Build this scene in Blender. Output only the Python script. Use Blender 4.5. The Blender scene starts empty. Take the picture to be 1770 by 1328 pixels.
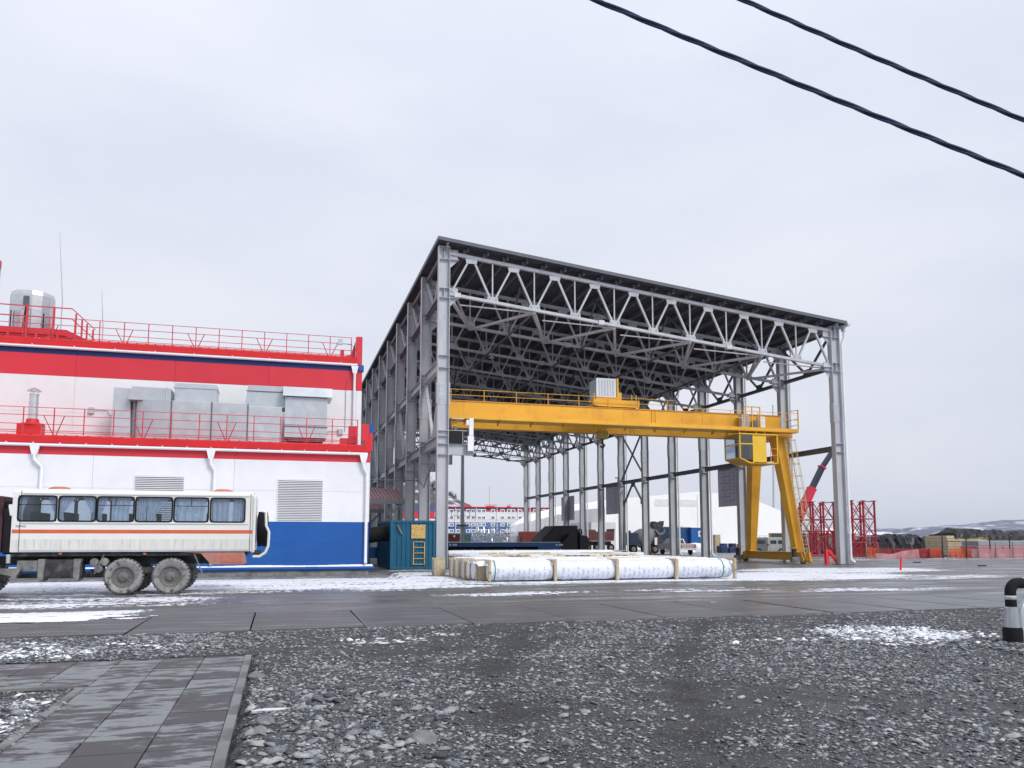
import bpy, bmesh, math, random
import numpy as np
from mathutils import Vector, Matrix
R = random.Random(7)
S = bpy.context.scene
COL = S.collection
rad = math.radians

# ------------------------------------------------------------------ camera
F, CX, CY, HZ, CAMH = 1380., 885., 786., 931., 1.65
PITCH = math.atan((HZ-CY)/F)
YAW = math.atan((885-485)/math.hypot(F, HZ-CY))
cam = bpy.data.cameras.new('camera'); cam_o = bpy.data.objects.new('camera', cam); COL.objects.link(cam_o)
cam_o.location = (0, 0, CAMH)
cam_o.rotation_euler = (math.pi/2+PITCH, 0, -YAW)
cam.sensor_fit = 'HORIZONTAL'; cam.sensor_width = 36.; cam.lens = 36.*F/1770.
cam.shift_y = (CY-664.)/1770.
cam.clip_start = .1; cam.clip_end = 9000
S.camera = cam_o
fw = Vector((math.sin(YAW)*math.cos(PITCH), math.cos(YAW)*math.cos(PITCH), math.sin(PITCH)))
rt = Vector((math.cos(YAW), -math.sin(YAW), 0)); up = rt.cross(fw)
def ray(x, y): return fw*F+rt*(x-CX)-up*(y-CY)
def G(x, y, z=0.):
    d = ray(x, y); return Vector((0, 0, CAMH))+d*((z-CAMH)/d.z)
def PY(x, y, Y):
    d = ray(x, y); return Vector((0, 0, CAMH))+d*(Y/d.y)
def PX(x, y, X):
    d = ray(x, y); return Vector((0, 0, CAMH))+d*(X/d.x)

# ------------------------------------------------------------------ sky and light
SUN_EL, SUN_AZ = 40., 150.          # azimuth clockwise from +Y: behind the camera, to the right
W = bpy.data.worlds.new('World'); S.world = W; W.use_nodes = True
nt = W.node_tree; nt.nodes.clear()
def N(nt, t, **k):
    n = nt.nodes.new(t)
    for a, b in k.items(): setattr(n, a, b)
    return n
L = nt.links.new
wo = N(nt, 'ShaderNodeOutputWorld'); bg = N(nt, 'ShaderNodeBackground'); bg.inputs[1].default_value = .081
sky = N(nt, 'ShaderNodeTexSky', sky_type='NISHITA'); sky.sun_disc = False
sky.sun_elevation = rad(SUN_EL); sky.sun_rotation = rad(SUN_AZ); sky.air_density = 1.; sky.dust_density = 2.
tc = N(nt, 'ShaderNodeTexCoord'); mp = N(nt, 'ShaderNodeMapping'); mp.inputs['Scale'].default_value = (1, 1, 3.2)
n1 = N(nt, 'ShaderNodeTexNoise'); n1.inputs['Scale'].default_value = 1.7; n1.inputs['Detail'].default_value = 6; n1.inputs['Roughness'].default_value = .5
cr = N(nt, 'ShaderNodeValToRGB')
cr.color_ramp.elements[0].position = .34; cr.color_ramp.elements[0].color = (.60, .645, .76, 1)
cr.color_ramp.elements[1].position = .66; cr.color_ramp.elements[1].color = (.735, .76, .835, 1)
sx = N(nt, 'ShaderNodeSeparateXYZ'); zr = N(nt, 'ShaderNodeMapRange')
zr.inputs[1].default_value = 0; zr.inputs[2].default_value = .55; zr.inputs[3].default_value = .90; zr.inputs[4].default_value = 1.08
vm = N(nt, 'ShaderNodeVectorMath', operation='SCALE')
v10 = N(nt, 'ShaderNodeVectorMath', operation='SCALE'); v10.inputs[3].default_value = 10.
mx = N(nt, 'ShaderNodeMix', data_type='RGBA'); mx.inputs[0].default_value = .96
L(tc.outputs['Generated'], mp.inputs[0]); L(mp.outputs[0], n1.inputs[0]); L(n1.outputs[0], cr.inputs[0])
L(tc.outputs['Generated'], sx.inputs[0]); L(sx.outputs[2], zr.inputs[0]); L(cr.outputs[0], vm.inputs[0]); L(zr.outputs[0], vm.inputs[3])
L(vm.outputs[0], v10.inputs[0]); L(sky.outputs[0], mx.inputs[6]); L(v10.outputs[0], mx.inputs[7]); L(mx.outputs[2], bg.inputs[0]); L(bg.outputs[0], wo.inputs[0])
sun = bpy.data.lights.new('sun', 'SUN'); sun.energy = 1.5; sun.angle = rad(22); sun.color = (1, .97, .93)
so = bpy.data.objects.new('sun', sun); COL.objects.link(so)
a, e = rad(SUN_AZ), rad(SUN_EL)
so.rotation_euler = Vector((-math.sin(a)*math.cos(e), -math.cos(a)*math.cos(e), -math.sin(e))).to_track_quat('-Z', 'Y').to_euler()
vs = S.view_settings; vs.view_transform = 'Standard'; vs.look = 'None'; vs.exposure = .52; vs.gamma = 1; vs.use_curve_mapping = False

# ------------------------------------------------------------------ materials
MC = {}
def mat(name, col, rough=.6, metal=0., var=.12, scale=2.5, stretch=(1, 1, 1), bump=0., dirt=None, dscale=1.2, dlo=.5, dhi=.7, spec=.4, alpha=1.):
    if name in MC: return MC[name]
    m = bpy.data.materials.new(name); m.use_nodes = True; t = m.node_tree; l = t.links.new
    b = t.nodes['Principled BSDF']; b.inputs['Roughness'].default_value = rough; b.inputs['Metallic'].default_value = metal
    b.inputs['Specular IOR Level'].default_value = spec; b.inputs['Alpha'].default_value = alpha
    tc = N(t, 'ShaderNodeTexCoord'); mp = N(t, 'ShaderNodeMapping'); mp.inputs['Scale'].default_value = stretch
    oi = N(t, 'ShaderNodeObjectInfo'); l(tc.outputs['Object'], mp.inputs[0])
    n = N(t, 'ShaderNodeTexNoise'); n.inputs['Scale'].default_value = scale; n.inputs['Detail'].default_value = 6; n.inputs['Roughness'].default_value = .6
    l(mp.outputs[0], n.inputs[0])
    r = N(t, 'ShaderNodeMapRange'); r.inputs[1].default_value = .3; r.inputs[2].default_value = .7; r.inputs[3].default_value = 1-var; r.inputs[4].default_value = 1+var
    l(n.outputs[0], r.inputs[0])
    r2 = N(t, 'ShaderNodeMapRange'); r2.inputs[3].default_value = 1-var*.4; r2.inputs[4].default_value = 1+var*.4; l(oi.outputs['Random'], r2.inputs[0])
    mm = N(t, 'ShaderNodeMath', operation='MULTIPLY'); l(r.outputs[0], mm.inputs[0]); l(r2.outputs[0], mm.inputs[1])
    v = N(t, 'ShaderNodeVectorMath', operation='SCALE'); v.inputs[0].default_value = col; l(mm.outputs[0], v.inputs[3])
    out = v.outputs[0]
    if dirt:
        n2 = N(t, 'ShaderNodeTexNoise'); n2.inputs['Scale'].default_value = dscale; n2.inputs['Detail'].default_value = 8; n2.inputs['Roughness'].default_value = .7
        l(mp.outputs[0], n2.inputs[0])
        q = N(t, 'ShaderNodeMapRange'); q.inputs[1].default_value = dlo; q.inputs[2].default_value = dhi; l(n2.outputs[0], q.inputs[0])
        x = N(t, 'ShaderNodeMix', data_type='RGBA'); l(q.outputs[0], x.inputs[0]); l(out, x.inputs[6]); x.inputs[7].default_value = (*dirt, 1); out = x.outputs[2]
    l(out, b.inputs['Base Color'])
    if bump:
        bb = N(t, 'ShaderNodeBump'); bb.inputs['Strength'].default_value = bump; bb.inputs['Distance'].default_value = .02
        l(n.outputs[0], bb.inputs['Height']); l(bb.outputs[0], b.inputs['Normal'])
    MC[name] = m; return m
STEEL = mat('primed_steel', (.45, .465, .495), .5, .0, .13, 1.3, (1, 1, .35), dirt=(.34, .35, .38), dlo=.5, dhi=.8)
STEELD = mat('dark_and_shaded_steel', (.11, .115, .135), .55, 0, .12, 1.5)  # dark steel parts; on inner hall members it carries painted roof shade
PLATE = mat('zinc_plate', (.50, .52, .55), .45, .25, .1, 4)
ROOFM = mat('roof_sheet_metal', (.06, .064, .078), .55, .1, .12, 1.)
WHITE = mat('white_panel', (.76, .77, .79), .45, 0, .035, .6, dirt=(.66, .67, .69), dscale=.5, dlo=.5, dhi=.85)
RED = mat('red_panel', (.62, .032, .05), .42, 0, .05, .7)
REDT = mat('red_trim', (.62, .018, .022), .4, 0, .08, 1.2)
BLUE = mat('blue_panel', (.006, .085, .33), .42, 0, .06, .6, dirt=(.012, .10, .32), dscale=.6)
NAVY = mat('navy_trim', (.012, .035, .17), .45, 0, .05, 1)
GUT = mat('white_gutter', (.78, .79, .82), .35, 0, .04, 2)
GALV = mat('galvanised_duct', (.50, .54, .57), .38, .35, .10, 1.6, dirt=(.42, .46, .49), dlo=.45, dhi=.75)
GALVB = mat('bright_galvanised', (.62, .64, .66), .25, .75, .1, 3)
REDR = mat('red_railing', (.55, .05, .07), .45, 0, .1, 3)
YEL = mat('crane_yellow', (.80, .42, .035), .42, 0, .07, .5, dirt=(.58, .27, .03), dscale=.7, dlo=.5, dhi=.8)
YELB = mat('cab_yellow', (.80, .50, .04), .4, 0, .05, 2, dirt=(.55, .32, .06), dlo=.6, dhi=.8)
BLACK = mat('black_rubber', (.013, .013, .015), .85, 0, .2, 4, spec=.2)
TYRE = mat('dusty_tyre', (.27, .27, .265), .85, 0, .25, 6, dirt=(.05, .05, .052), dscale=5, dlo=.52, dhi=.66, bump=.3)
TREAD = mat('tyre_tread', (.05, .05, .053), .85, 0, .3, 8, dirt=(.22, .225, .23), dscale=9, dlo=.55, dhi=.7)
BUSW = mat('bus_white', (.76, .76, .735), .4, 0, .05, 1.2)
BUSD = mat('bus_dirty_white', (.70, .695, .66), .5, 0, .08, 3, (5, 1, .35), dirt=(.27, .26, .23), dscale=1.9, dlo=.52, dhi=.80)
ORNG = mat('bus_orange', (.62, .12, .05), .45, 0, .12, 2)
FRAME = mat('chassis_dark', (.035, .036, .038), .75, 0, .3, 5, dirt=(.14, .135, .13), dscale=3, dlo=.5, dhi=.7)
MUDG = mat('muddy_grey_metal', (.15, .15, .15), .7, 0, .25, 5, dirt=(.30, .295, .28), dscale=3, dlo=.45, dhi=.7)
ALU = mat('grey_rim', (.17, .168, .16), .6, .2, .2, 6, dirt=(.12, .115, .11), dscale=6)
SNOW = mat('snow', (.86, .88, .93), .7, 0, .05, 4, bump=.4)
CONC = mat('concrete', (.22, .22, .225), .7, 0, .2, 2, bump=.2, dirt=(.13, .13, .135), dlo=.45, dhi=.6)
WOOD = mat('pale_timber', (.54, .45, .30), .75, 0, .2, 6, (1, 1, 6), dirt=(.32, .24, .14), dscale=2)
TARP = mat('black_tarpaulin', (.014, .015, .018), .42, 0, .25, 2, bump=.6)
CONT = mat('container_teal', (.008, .105, .19), .45, 0, .10, 2, dirt=(.012, .14, .22), dscale=2.5, dlo=.55, dhi=.75)
RUST = mat('rust', (.20, .075, .035), .8, 0, .3, 8)
OLDY = mat('worn_yellow_board', (.60, .40, .14), .7, 0, .15, 8, dirt=(.20, .08, .03), dscale=7, dlo=.56, dhi=.62)
MAROON = mat('maroon_sheet', (.20, .115, .13), .45, 0, .1, 2)
TENT = mat('white_tent_fabric', (.93, .93, .92), .6, 0, .03, .3)
TENTG = mat('grey_tent_fabric', (.70, .70, .70), .6, 0, .06, .3)
BEAMB = mat('beam_blue', (.012, .085, .27), .4, 0, .07, .6)
CABB = mat('cabin_blue', (.012, .10, .33), .45, 0, .07, .6)
CABL = mat('cabin_light_blue', (.09, .19, .36), .45, 0, .07, .6)
DUMP = mat('tipper_maroon', (.13, .045, .045), .6, 0, .2, 1)
LATR = mat('lattice_red', (.34, .018, .035), .45, 0, .12, 1.2)
CRRED = mat('boom_red', (.58, .02, .045), .4, 0, .05, 1)
POSTR = mat('signal_red', (.75, .04, .05), .5, 0, .1, 3)
UAZ = mat('van_grey', (.36, .39, .39), .5, 0, .08, 2)
UAZD = mat('van_dark_grey', (.12, .135, .14), .5, 0, .1, 2)
SILV = mat('pickup_silver', (.44, .40, .39), .35, .35, .08, 2)
SLATE = mat('car_bluegrey', (.12, .16, .21), .35, .3, .08, 2)
LAMPR = mat('red_lamp', (.35, .02, .03), .25)
BANN = mat('mauve_banner', (.66, .63, .71), .7, 0, .05, 1)
BANI = mat('banner_print', (.42, .40, .47), .7, 0, .1, 5)
CURT = mat('curtain', (.68, .74, .82), .8, 0, .2, 6, (6, 1, 1))
SEATM = mat('seat_dark', (.02, .025, .03), .8)
LAMPW = mat('white_lamp', (.8, .8, .8), .4)
CABLE = mat('cable_sheath', (.010, .026, .065), .4, 0, .1, 4)
PIPEW = mat('white_wrap', (.74, .76, .82), .5, 0, .06, 3, dirt=(.62, .65, .74), dlo=.5, dhi=.8, bump=.2)
BLUEP = mat('blue_print', (.30, .42, .62), .6)
GREENS = mat('green_strap', (.03, .22, .17), .5)
DARKB = mat('dark_blue_stack', (.02, .04, .13), .5, 0, .3, 6)
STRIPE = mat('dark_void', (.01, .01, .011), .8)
PINS = mat('pink_foam', (.42, .20, .22), .7, 0, .15, 2)
GREYP = mat('grey_bundle', (.25, .29, .34), .6, 0, .15, 1)
TILE = None

def glassmat(name, tint=(.75, .82, .88), tr=.55, rough=.03):
    m = bpy.data.materials.new(name); m.use_nodes = True; t = m.node_tree; t.nodes.clear(); l = t.links.new
    o = N(t, 'ShaderNodeOutputMaterial'); g = N(t, 'ShaderNodeBsdfGlossy'); g.inputs['Roughness'].default_value = rough
    tr_ = N(t, 'ShaderNodeBsdfTransparent'); tr_.inputs[0].default_value = (*[c*tr for c in tint], 1)
    fr = N(t, 'ShaderNodeLayerWeight'); fr.inputs[0].default_value = .25; mxs = N(t, 'ShaderNodeMixShader')
    ma = N(t, 'ShaderNodeMath', operation='MULTIPLY_ADD'); ma.inputs[1].default_value = .45; ma.inputs[2].default_value = .05; l(fr.outputs['Facing'], ma.inputs[0]); l(ma.outputs[0], mxs.inputs[0])
    l(tr_.outputs[0], mxs.inputs[1]); l(g.outputs[0], mxs.inputs[2]); l(mxs.outputs[0], o.inputs[0]); return m
GLASS = glassmat('window_glass', (.90, .95, 1.), .88); GLASSD = mat('dark_glass', (.03, .035, .045), .08, 0, .1, 1, spec=.6)
def netmat(name, col, sc=(14, 14, 14), thr=.28):
    m = bpy.data.materials.new(name); m.use_nodes = True; t = m.node_tree; l = t.links.new
    b = t.nodes['Principled BSDF']; b.inputs['Base Color'].default_value = (*col, 1); b.inputs['Roughness'].default_value = .6
    o = t.nodes['Material Output']; tr_ = N(t, 'ShaderNodeBsdfTransparent'); mxs = N(t, 'ShaderNodeMixShader')
    tc = N(t, 'ShaderNodeTexCoord'); n = N(t, 'ShaderNodeTexNoise'); n.inputs['Scale'].default_value = 1.1; n.inputs['Detail'].default_value = 3; l(tc.outputs['Object'], n.inputs[0])
    r = N(t, 'ShaderNodeMapRange'); r.inputs[1].default_value = .3; r.inputs[2].default_value = .7; r.inputs[3].default_value = .45; r.inputs[4].default_value = .85; l(n.outputs[0], r.inputs[0])
    l(r.outputs[0], mxs.inputs[0]); l(tr_.outputs[0], mxs.inputs[1]); l(b.outputs[0], mxs.inputs[2]); l(mxs.outputs[0], o.inputs[0]); return m
NETO = netmat('orange_netting', (.62, .085, .025)); NETR = netmat('red_netting', (.32, .022, .022)); NETP = netmat('pink_netting', (.50, .24, .26))

# ------------------------------------------------------------------ mesh builder
class MB:
    def __init__(s): s.v = []; s.f = []; s.m = []; s.mi = 0; s.X = None
    def add(s, vs, fs):
        b = len(s.v)
        if s.X is not None: vs = [s.X @ Vector(p) for p in vs]
        s.v += [tuple(p) for p in vs]; s.f += [tuple(b+i for i in f) for f in fs]; s.m += [s.mi]*len(fs)
        return s
    def box(s, x0, x1, y0, y1, z0, z1):
        s.add([(x0, y0, z0), (x1, y0, z0), (x1, y1, z0), (x0, y1, z0), (x0, y0, z1), (x1, y0, z1), (x1, y1, z1), (x0, y1, z1)],
              [(0, 3, 2, 1), (4, 5, 6, 7), (0, 1, 5, 4), (1, 2, 6, 5), (2, 3, 7, 6), (3, 0, 4, 7)]); return s
    def fr(s, p, q, upv=None):
        p = Vector(p); q = Vector(q); d = (q-p).normalized()
        u = Vector(upv) if upv else (Vector((0, 0, 1)) if abs(d.z) < .95 else Vector((0, 1, 0)))
        a = d.cross(u).normalized(); b = a.cross(d).normalized(); return p, q, a, b
    def beam(s, p, q, w, h=None, upv=None):
        h = h or w; p, q, a, b = s.fr(p, q, upv)
        c = [(-1, -1), (1, -1), (1, 1), (-1, 1)]
        vs = [r+a*(i*w/2)+b*(j*h/2) for r in (p, q) for i, j in c]
        s.add(vs, [(3, 2, 1, 0), (4, 5, 6, 7), (0, 1, 5, 4), (1, 2, 6, 5), (2, 3, 7, 6), (3, 0, 4, 7)]); return s
    def ibeam(s, p, q, w, h, t=.02, upv=None):   # flanges of width w, overall height h along up
        p, q, a, b = s.fr(p, q, upv)
        for o, ww, hh in ((h/2-t/2, w, t), (-h/2+t/2, w, t), (0, t, h-2*t)):
            s.beam(p+b*o, q+b*o, ww, hh, tuple(b))
        return s
    def cyl(s, p, q, r0, r1=None, n=12, cap=True):
        r1 = r0 if r1 is None else r1; p, q, a, b = s.fr(p, q)
        vs = []
        for c, r in ((p, r0), (q, r1)):
            for i in range(n):
                t = 2*math.pi*i/n; vs.append(c+a*(r*math.cos(t))+b*(r*math.sin(t)))
        fs = [(i, (i+1) % n, n+(i+1) % n, n+i) for i in range(n)]
        if cap: fs += [tuple(range(n-1, -1, -1)), tuple(range(n, 2*n))]
        s.add(vs, fs); return s
    def tube(s, pts, r, n=8):
        pts = [Vector(p) for p in pts]; rings = []; pa = None
        for i, p in enumerate(pts):
            d = ((pts[min(i+1, len(pts)-1)]-pts[max(i-1, 0)])).normalized()
            if pa is None:
                u = Vector((0, 0, 1)) if abs(d.z) < .9 else Vector((0, 1, 0)); pa = d.cross(u).normalized()
            a = (pa-d*pa.dot(d)).normalized(); b = a.cross(d); pa = a
            rings += [p+a*(r*math.cos(2*math.pi*k/n))+b*(r*math.sin(2*math.pi*k/n)) for k in range(n)]
        fs = [(i*n+k, i*n+(k+1) % n, (i+1)*n+(k+1) % n, (i+1)*n+k) for i in range(len(pts)-1) for k in range(n)]
        fs += [tuple(range(n-1, -1, -1)), tuple(range((len(pts)-1)*n, len(pts)*n))]
        s.add(rings, fs); return s
    def prism(s, pts, axis, a, b):       # 2d outline swept along axis from a to b
        o = {'x': lambda u, v, w: (w, u, v), 'y': lambda u, v, w: (u, w, v), 'z': lambda u, v, w: (u, v, w)}[axis]
        n = len(pts); vs = [o(u, v, a) for u, v in pts]+[o(u, v, b) for u, v in pts]
        s.add(vs, [tuple(range(n-1, -1, -1)), tuple(range(n, 2*n))]+[(i, (i+1) % n, n+(i+1) % n, n+i) for i in range(n)]); return s
    def lathe(s, prof, c, axis='y', n=24):   # prof: (radius, offset along axis)
        c = Vector(c); vs = []
        for r, h in prof:
            for k in range(n):
                t = 2*math.pi*k/n; u, v = r*math.cos(t), r*math.sin(t)
                vs.append(c+Vector({'y': (u, h, v), 'z': (u, v, h), 'x': (h, u, v)}[axis]))
        m = len(prof); s.add(vs, [(i*n+k, i*n+(k+1) % n, (i+1)*n+(k+1) % n, (i+1)*n+k) for i in range(m-1) for k in range(n)]); return s
    def build(s, name, m, parent=None, bevel=0, smooth=False, org=None, kind=None, label=None):
        me = bpy.data.meshes.new(name)
        o3 = Vector(org) if org is not None else (Vector(parent['o']) if parent is not None and 'o' in parent else Vector((0, 0, 0)))
        me.from_pydata([tuple(Vector(p)-o3) for p in s.v], [], s.f)
        for mm in (m if isinstance(m, (list, tuple)) else [m]): me.materials.append(mm)
        if any(s.m): me.polygons.foreach_set('material_index', s.m)
        bm = bmesh.new(); bm.from_mesh(me)
        if bevel:
            bmesh.ops.remove_doubles(bm, verts=bm.verts, dist=1e-5)
            try: bmesh.ops.bevel(bm, geom=[e for e in bm.edges if e.is_manifold and e.calc_face_angle(0) > .6], offset=bevel, segments=2, affect='EDGES', profile=.6)
            except Exception: pass
        bmesh.ops.recalc_face_normals(bm, faces=bm.faces); bm.to_mesh(me); bm.free()
        if smooth:
            me.shade_smooth() if hasattr(me, 'shade_smooth') else None
            try: me.set_sharp_from_angle(angle=.6)
            except Exception: pass
        o = bpy.data.objects.new(name, me); COL.objects.link(o)
        if parent is not None:
            o.parent = parent
            if parent.type != 'EMPTY' and 'o' in parent: o['o'] = parent['o']
            elif 'o' in parent: o['o'] = parent['o']
        else:
            o.location = o3; o['o'] = tuple(o3)
        if kind: o['kind'] = kind
        if label: o['label'] = label
        return o
def thing(name, label, cat, loc=(0, 0, 0), group=None, kind=None):
    o = bpy.data.objects.new(name, None); COL.objects.link(o); o.location = loc; o['o'] = tuple(loc); o.empty_display_size = .3
    if label: o['label'] = label
    if cat: o['category'] = cat
    if group: o['group'] = group
    if kind: o['kind'] = kind
    return o
def tag(o, label, cat, group=None, kind=None):
    if label: o['label'] = label
    if cat: o['category'] = cat
    if group: o['group'] = group
    if kind: o['kind'] = kind
    return o
KIDS = {}
def kids(o): return [c for c in COL.objects if c.parent == o]
def snapshot(o):   # tree description, gathered once, for fast copying
    return (o, [snapshot(c) for c in kids(o)])
def copy_tree(t, parent=None, shift=(0, 0, 0)):
    c = t[0].copy(); COL.objects.link(c)
    if parent is not None: c.parent = parent
    c.location = t[0].location+Vector(shift)
    for k in t[1]: copy_tree(k, c)
    return c
def text(body, size, m, name, parent, mtx, ext=.002):
    cu = bpy.data.curves.new('t', 'FONT'); cu.body = body; cu.size = size; cu.extrude = ext; cu.resolution_u = 2
    to = bpy.data.objects.new('t', cu); COL.objects.link(to); dg = bpy.context.evaluated_depsgraph_get()
    me = bpy.data.meshes.new_from_object(to.evaluated_get(dg)); bpy.data.objects.remove(to)
    me.materials.clear(); me.materials.append(m); me.transform(mtx)
    o = bpy.data.objects.new(name, me); COL.objects.link(o); o.parent = parent; return o

# ================================================================== GROUND
rng = np.random.default_rng(3)
def vnoise(x, y, sc, seed):
    g = np.random.default_rng(seed).random((64, 64)); x = np.asarray(x)*sc+1000.; y = np.asarray(y)*sc+1000.
    xi = np.floor(x).astype(int); yi = np.floor(y).astype(int); fx = x-xi; fy = y-yi; fx = fx*fx*(3-2*fx); fy = fy*fy*(3-2*fy)
    def g_(a, b): return g[a % 64, b % 64]
    return (g_(xi, yi)*(1-fx)+g_(xi+1, yi)*fx)*(1-fy)+(g_(xi, yi+1)*(1-fx)+g_(xi+1, yi+1)*fx)*fy
def fbm(x, y, sc, seed, o=4): return sum(vnoise(x, y, sc*2**i, seed+i)*.5**i for i in range(o))/sum(.5**i for i in range(o))
def ss(a, b, x): t = np.clip((x-a)/(b-a), 0, 1); return t*t*(3-2*t)
def blob(X, Y, cx, cy, rx, ry, amp=1.): return amp*ss(1., .45, np.hypot((X-cx)/rx, (Y-cy)/ry))
# fields in world metres
def f_snow(X, Y):
    s = np.zeros_like(X)
    s = np.maximum(s, .86*ss(23.6, 28.2, Y)*ss(8.6, 6.2, X)*ss(39.6, 38.6, Y))           # in front of the building
    s = np.maximum(s, .66*ss(20.2, 22.2, Y)*ss(26.2, 25., Y)*ss(.5, -3., X))
    s = np.maximum(s, .95*ss(18.9, 19.5, Y)*ss(20.9, 20.1, Y)*ss(-1.6, -3.6, X))             # streak beside the slabs
    s = np.maximum(s, .80*ss(26.2, 29.0, Y)*ss(4., 7., X)*ss(33, 30, Y)*ss(24., 19., X))     # along the pipe stack
    s = np.maximum(s, blob(X, Y, 22.0, 31.0, 8.5, 5.6, .92))
    s = np.maximum(s, blob(X, Y, 28.5, 36.0, 9.0, 5.0, .84))
    s = np.maximum(s, blob(X, Y, 26., 28.5, 9.0, 2.6, .66))
    s = np.maximum(s, .55*ss(33, 36, Y)*ss(44, 42, Y)*ss(4, 6, X)*ss(14, 10, X))
    s = np.maximum(s, blob(X, Y, 13.2, 23.6, 4.2, 1.6, .60)); s = np.maximum(s, blob(X, Y, 7.2, 23.4, 4.4, 1.5, .60)); s = np.maximum(s, blob(X, Y, 18.5, 22., 5., 1.5, .56)); s = np.maximum(s, .5*ss(44, 60, Y)*ss(36, 38, X))
    s = np.maximum(s, blob(X, Y, 7.6, 11.3, 1.4, .5, .55)); s = np.maximum(s, blob(X, Y, 10.2, 11.4, 2.0, 2.1, .80))
    s = np.maximum(s, blob(X, Y, -4.3, 13.4, 3.0, 1.3, .72)); s = np.maximum(s, blob(X, Y, -1.8, 13.8, 2.2, .9, .60))
    s = np.maximum(s, blob(X, Y, -2.7, 8.6, 1.0, 1.6, .72)); s = np.maximum(s, blob(X, Y, 1.6, 13.4, 1.6, .8, .44)); s = np.maximum(s, blob(X, Y, 2.6, 13.6, .8, .4, .5))
    far = ss(70, 110, Y)*.5; s = np.maximum(s, far)
    s = np.maximum(s, .5*ss(48, 52, Y)*ss(58, 55, Y)*ss(36, 40, X))
    return s
RUTS = (((1.98, 5.2), (1.92, 7.1), (2.35, 9.1), (3.6, 12.4), (4.9, 15.)), ((2.9, 5.0), (3.65, 6.7), (4.4, 8.5), (5.95, 11.1), (8.1, 14.5)))
def rut_x(k, Y): return np.interp(Y, [p[1] for p in RUTS[k]], [p[0] for p in RUTS[k]])
def f_rut(X, Y):
    t = np.zeros_like(X)
    for k in (0, 1):
        w = .24+.10*(fbm(X, Y, 1.5, 33, 2)); t = np.maximum(t, np.exp(-((X-rut_x(k, Y)-.15*(fbm(X, Y, .9, 44, 2)-.5))/w)**2))
    return t*ss(15, 13.5, Y)*(.45+.9*(fbm(X, Y, 1.1, 55, 3)-.2))
def f_stone(X, Y):     # 1 where loose broken stone lies on the mud
    n = fbm(X, Y, .55, 20, 3)
    tr = f_rut(X, Y)
    base = .34+1.0*(n-.44)+.5*(fbm(X, Y, 2.2, 26, 3)-.5)
    base += .55*np.exp(-((X-.55)/1.0)**2)*ss(12, 9, Y)+.5*blob(X, Y, -2.8, 8, 1.2, 3.)+.45*blob(X, Y, 7.6, 9.0, 2.8, 2.6)+.4*blob(X, Y, -2.5, 13.6, 4, 1.6)+.35*blob(X, Y, 10.2, 9.6, 1., 1.)
    base += .3*blob(X, Y, 1.2, 6.2, 1.6, 1.4)+.35*blob(X, Y, 4.8, 5.6, 2., 1.)
    return np.clip(base-.45*tr, .05, 1)*ss(15.35, 15.0, Y)
def height(X, Y):
    gz = ss(15.3, 14.6, Y)
    h = .05*(fbm(X, Y, .7, 50, 4)-.5)+.03*(fbm(X, Y, 3.5, 60, 3)-.5)
    r_ = f_rut(X, Y); h = h-.045*r_+.05*r_*(fbm(X, Y, 9., 66, 2)-.5)
    inpath = (X < -.3) & (X > -2.0) & (Y < 12.1) | (X < -.3) & (Y > 9.95) & (Y < 12.1)
    h = h*gz*np.where(inpath, 0, 1)-np.where(inpath, .05, 0)+.02*gz*np.where(inpath, 0, 1)
    rr = np.hypot(X-10.6, Y-9.7); h = h+.10*np.exp(-(rr/.7)**2)
    h = h+.05*ss(28, 30, Y)*ss(36, 34, Y)*ss(8.6, 5.5, X)*(fbm(X, Y, .8, 80, 3))-.20*ss(31, 37.5, Y)*ss(5.4, 5.0, X)
    return h
ys = np.concatenate([np.linspace(2.5, 16, 200), np.linspace(16.1, 45, 170)[0:], np.geomspace(45.6, 420, 70)])
gx = np.linspace(-1, 1, 330)
YY, TT = np.meshgrid(ys, gx, indexing='ij')
XX = YY*.55+TT*(6+YY*1.25)
ZZ = height(XX, YY)
nr, nc = XX.shape
V = np.stack([XX, YY, ZZ], -1).reshape(-1, 3)
idx = np.arange(nr*nc).reshape(nr, nc)
Fq = np.stack([idx[:-1, :-1], idx[:-1, 1:], idx[1:, 1:], idx[1:, :-1]], -1).reshape(-1, 4)
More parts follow.
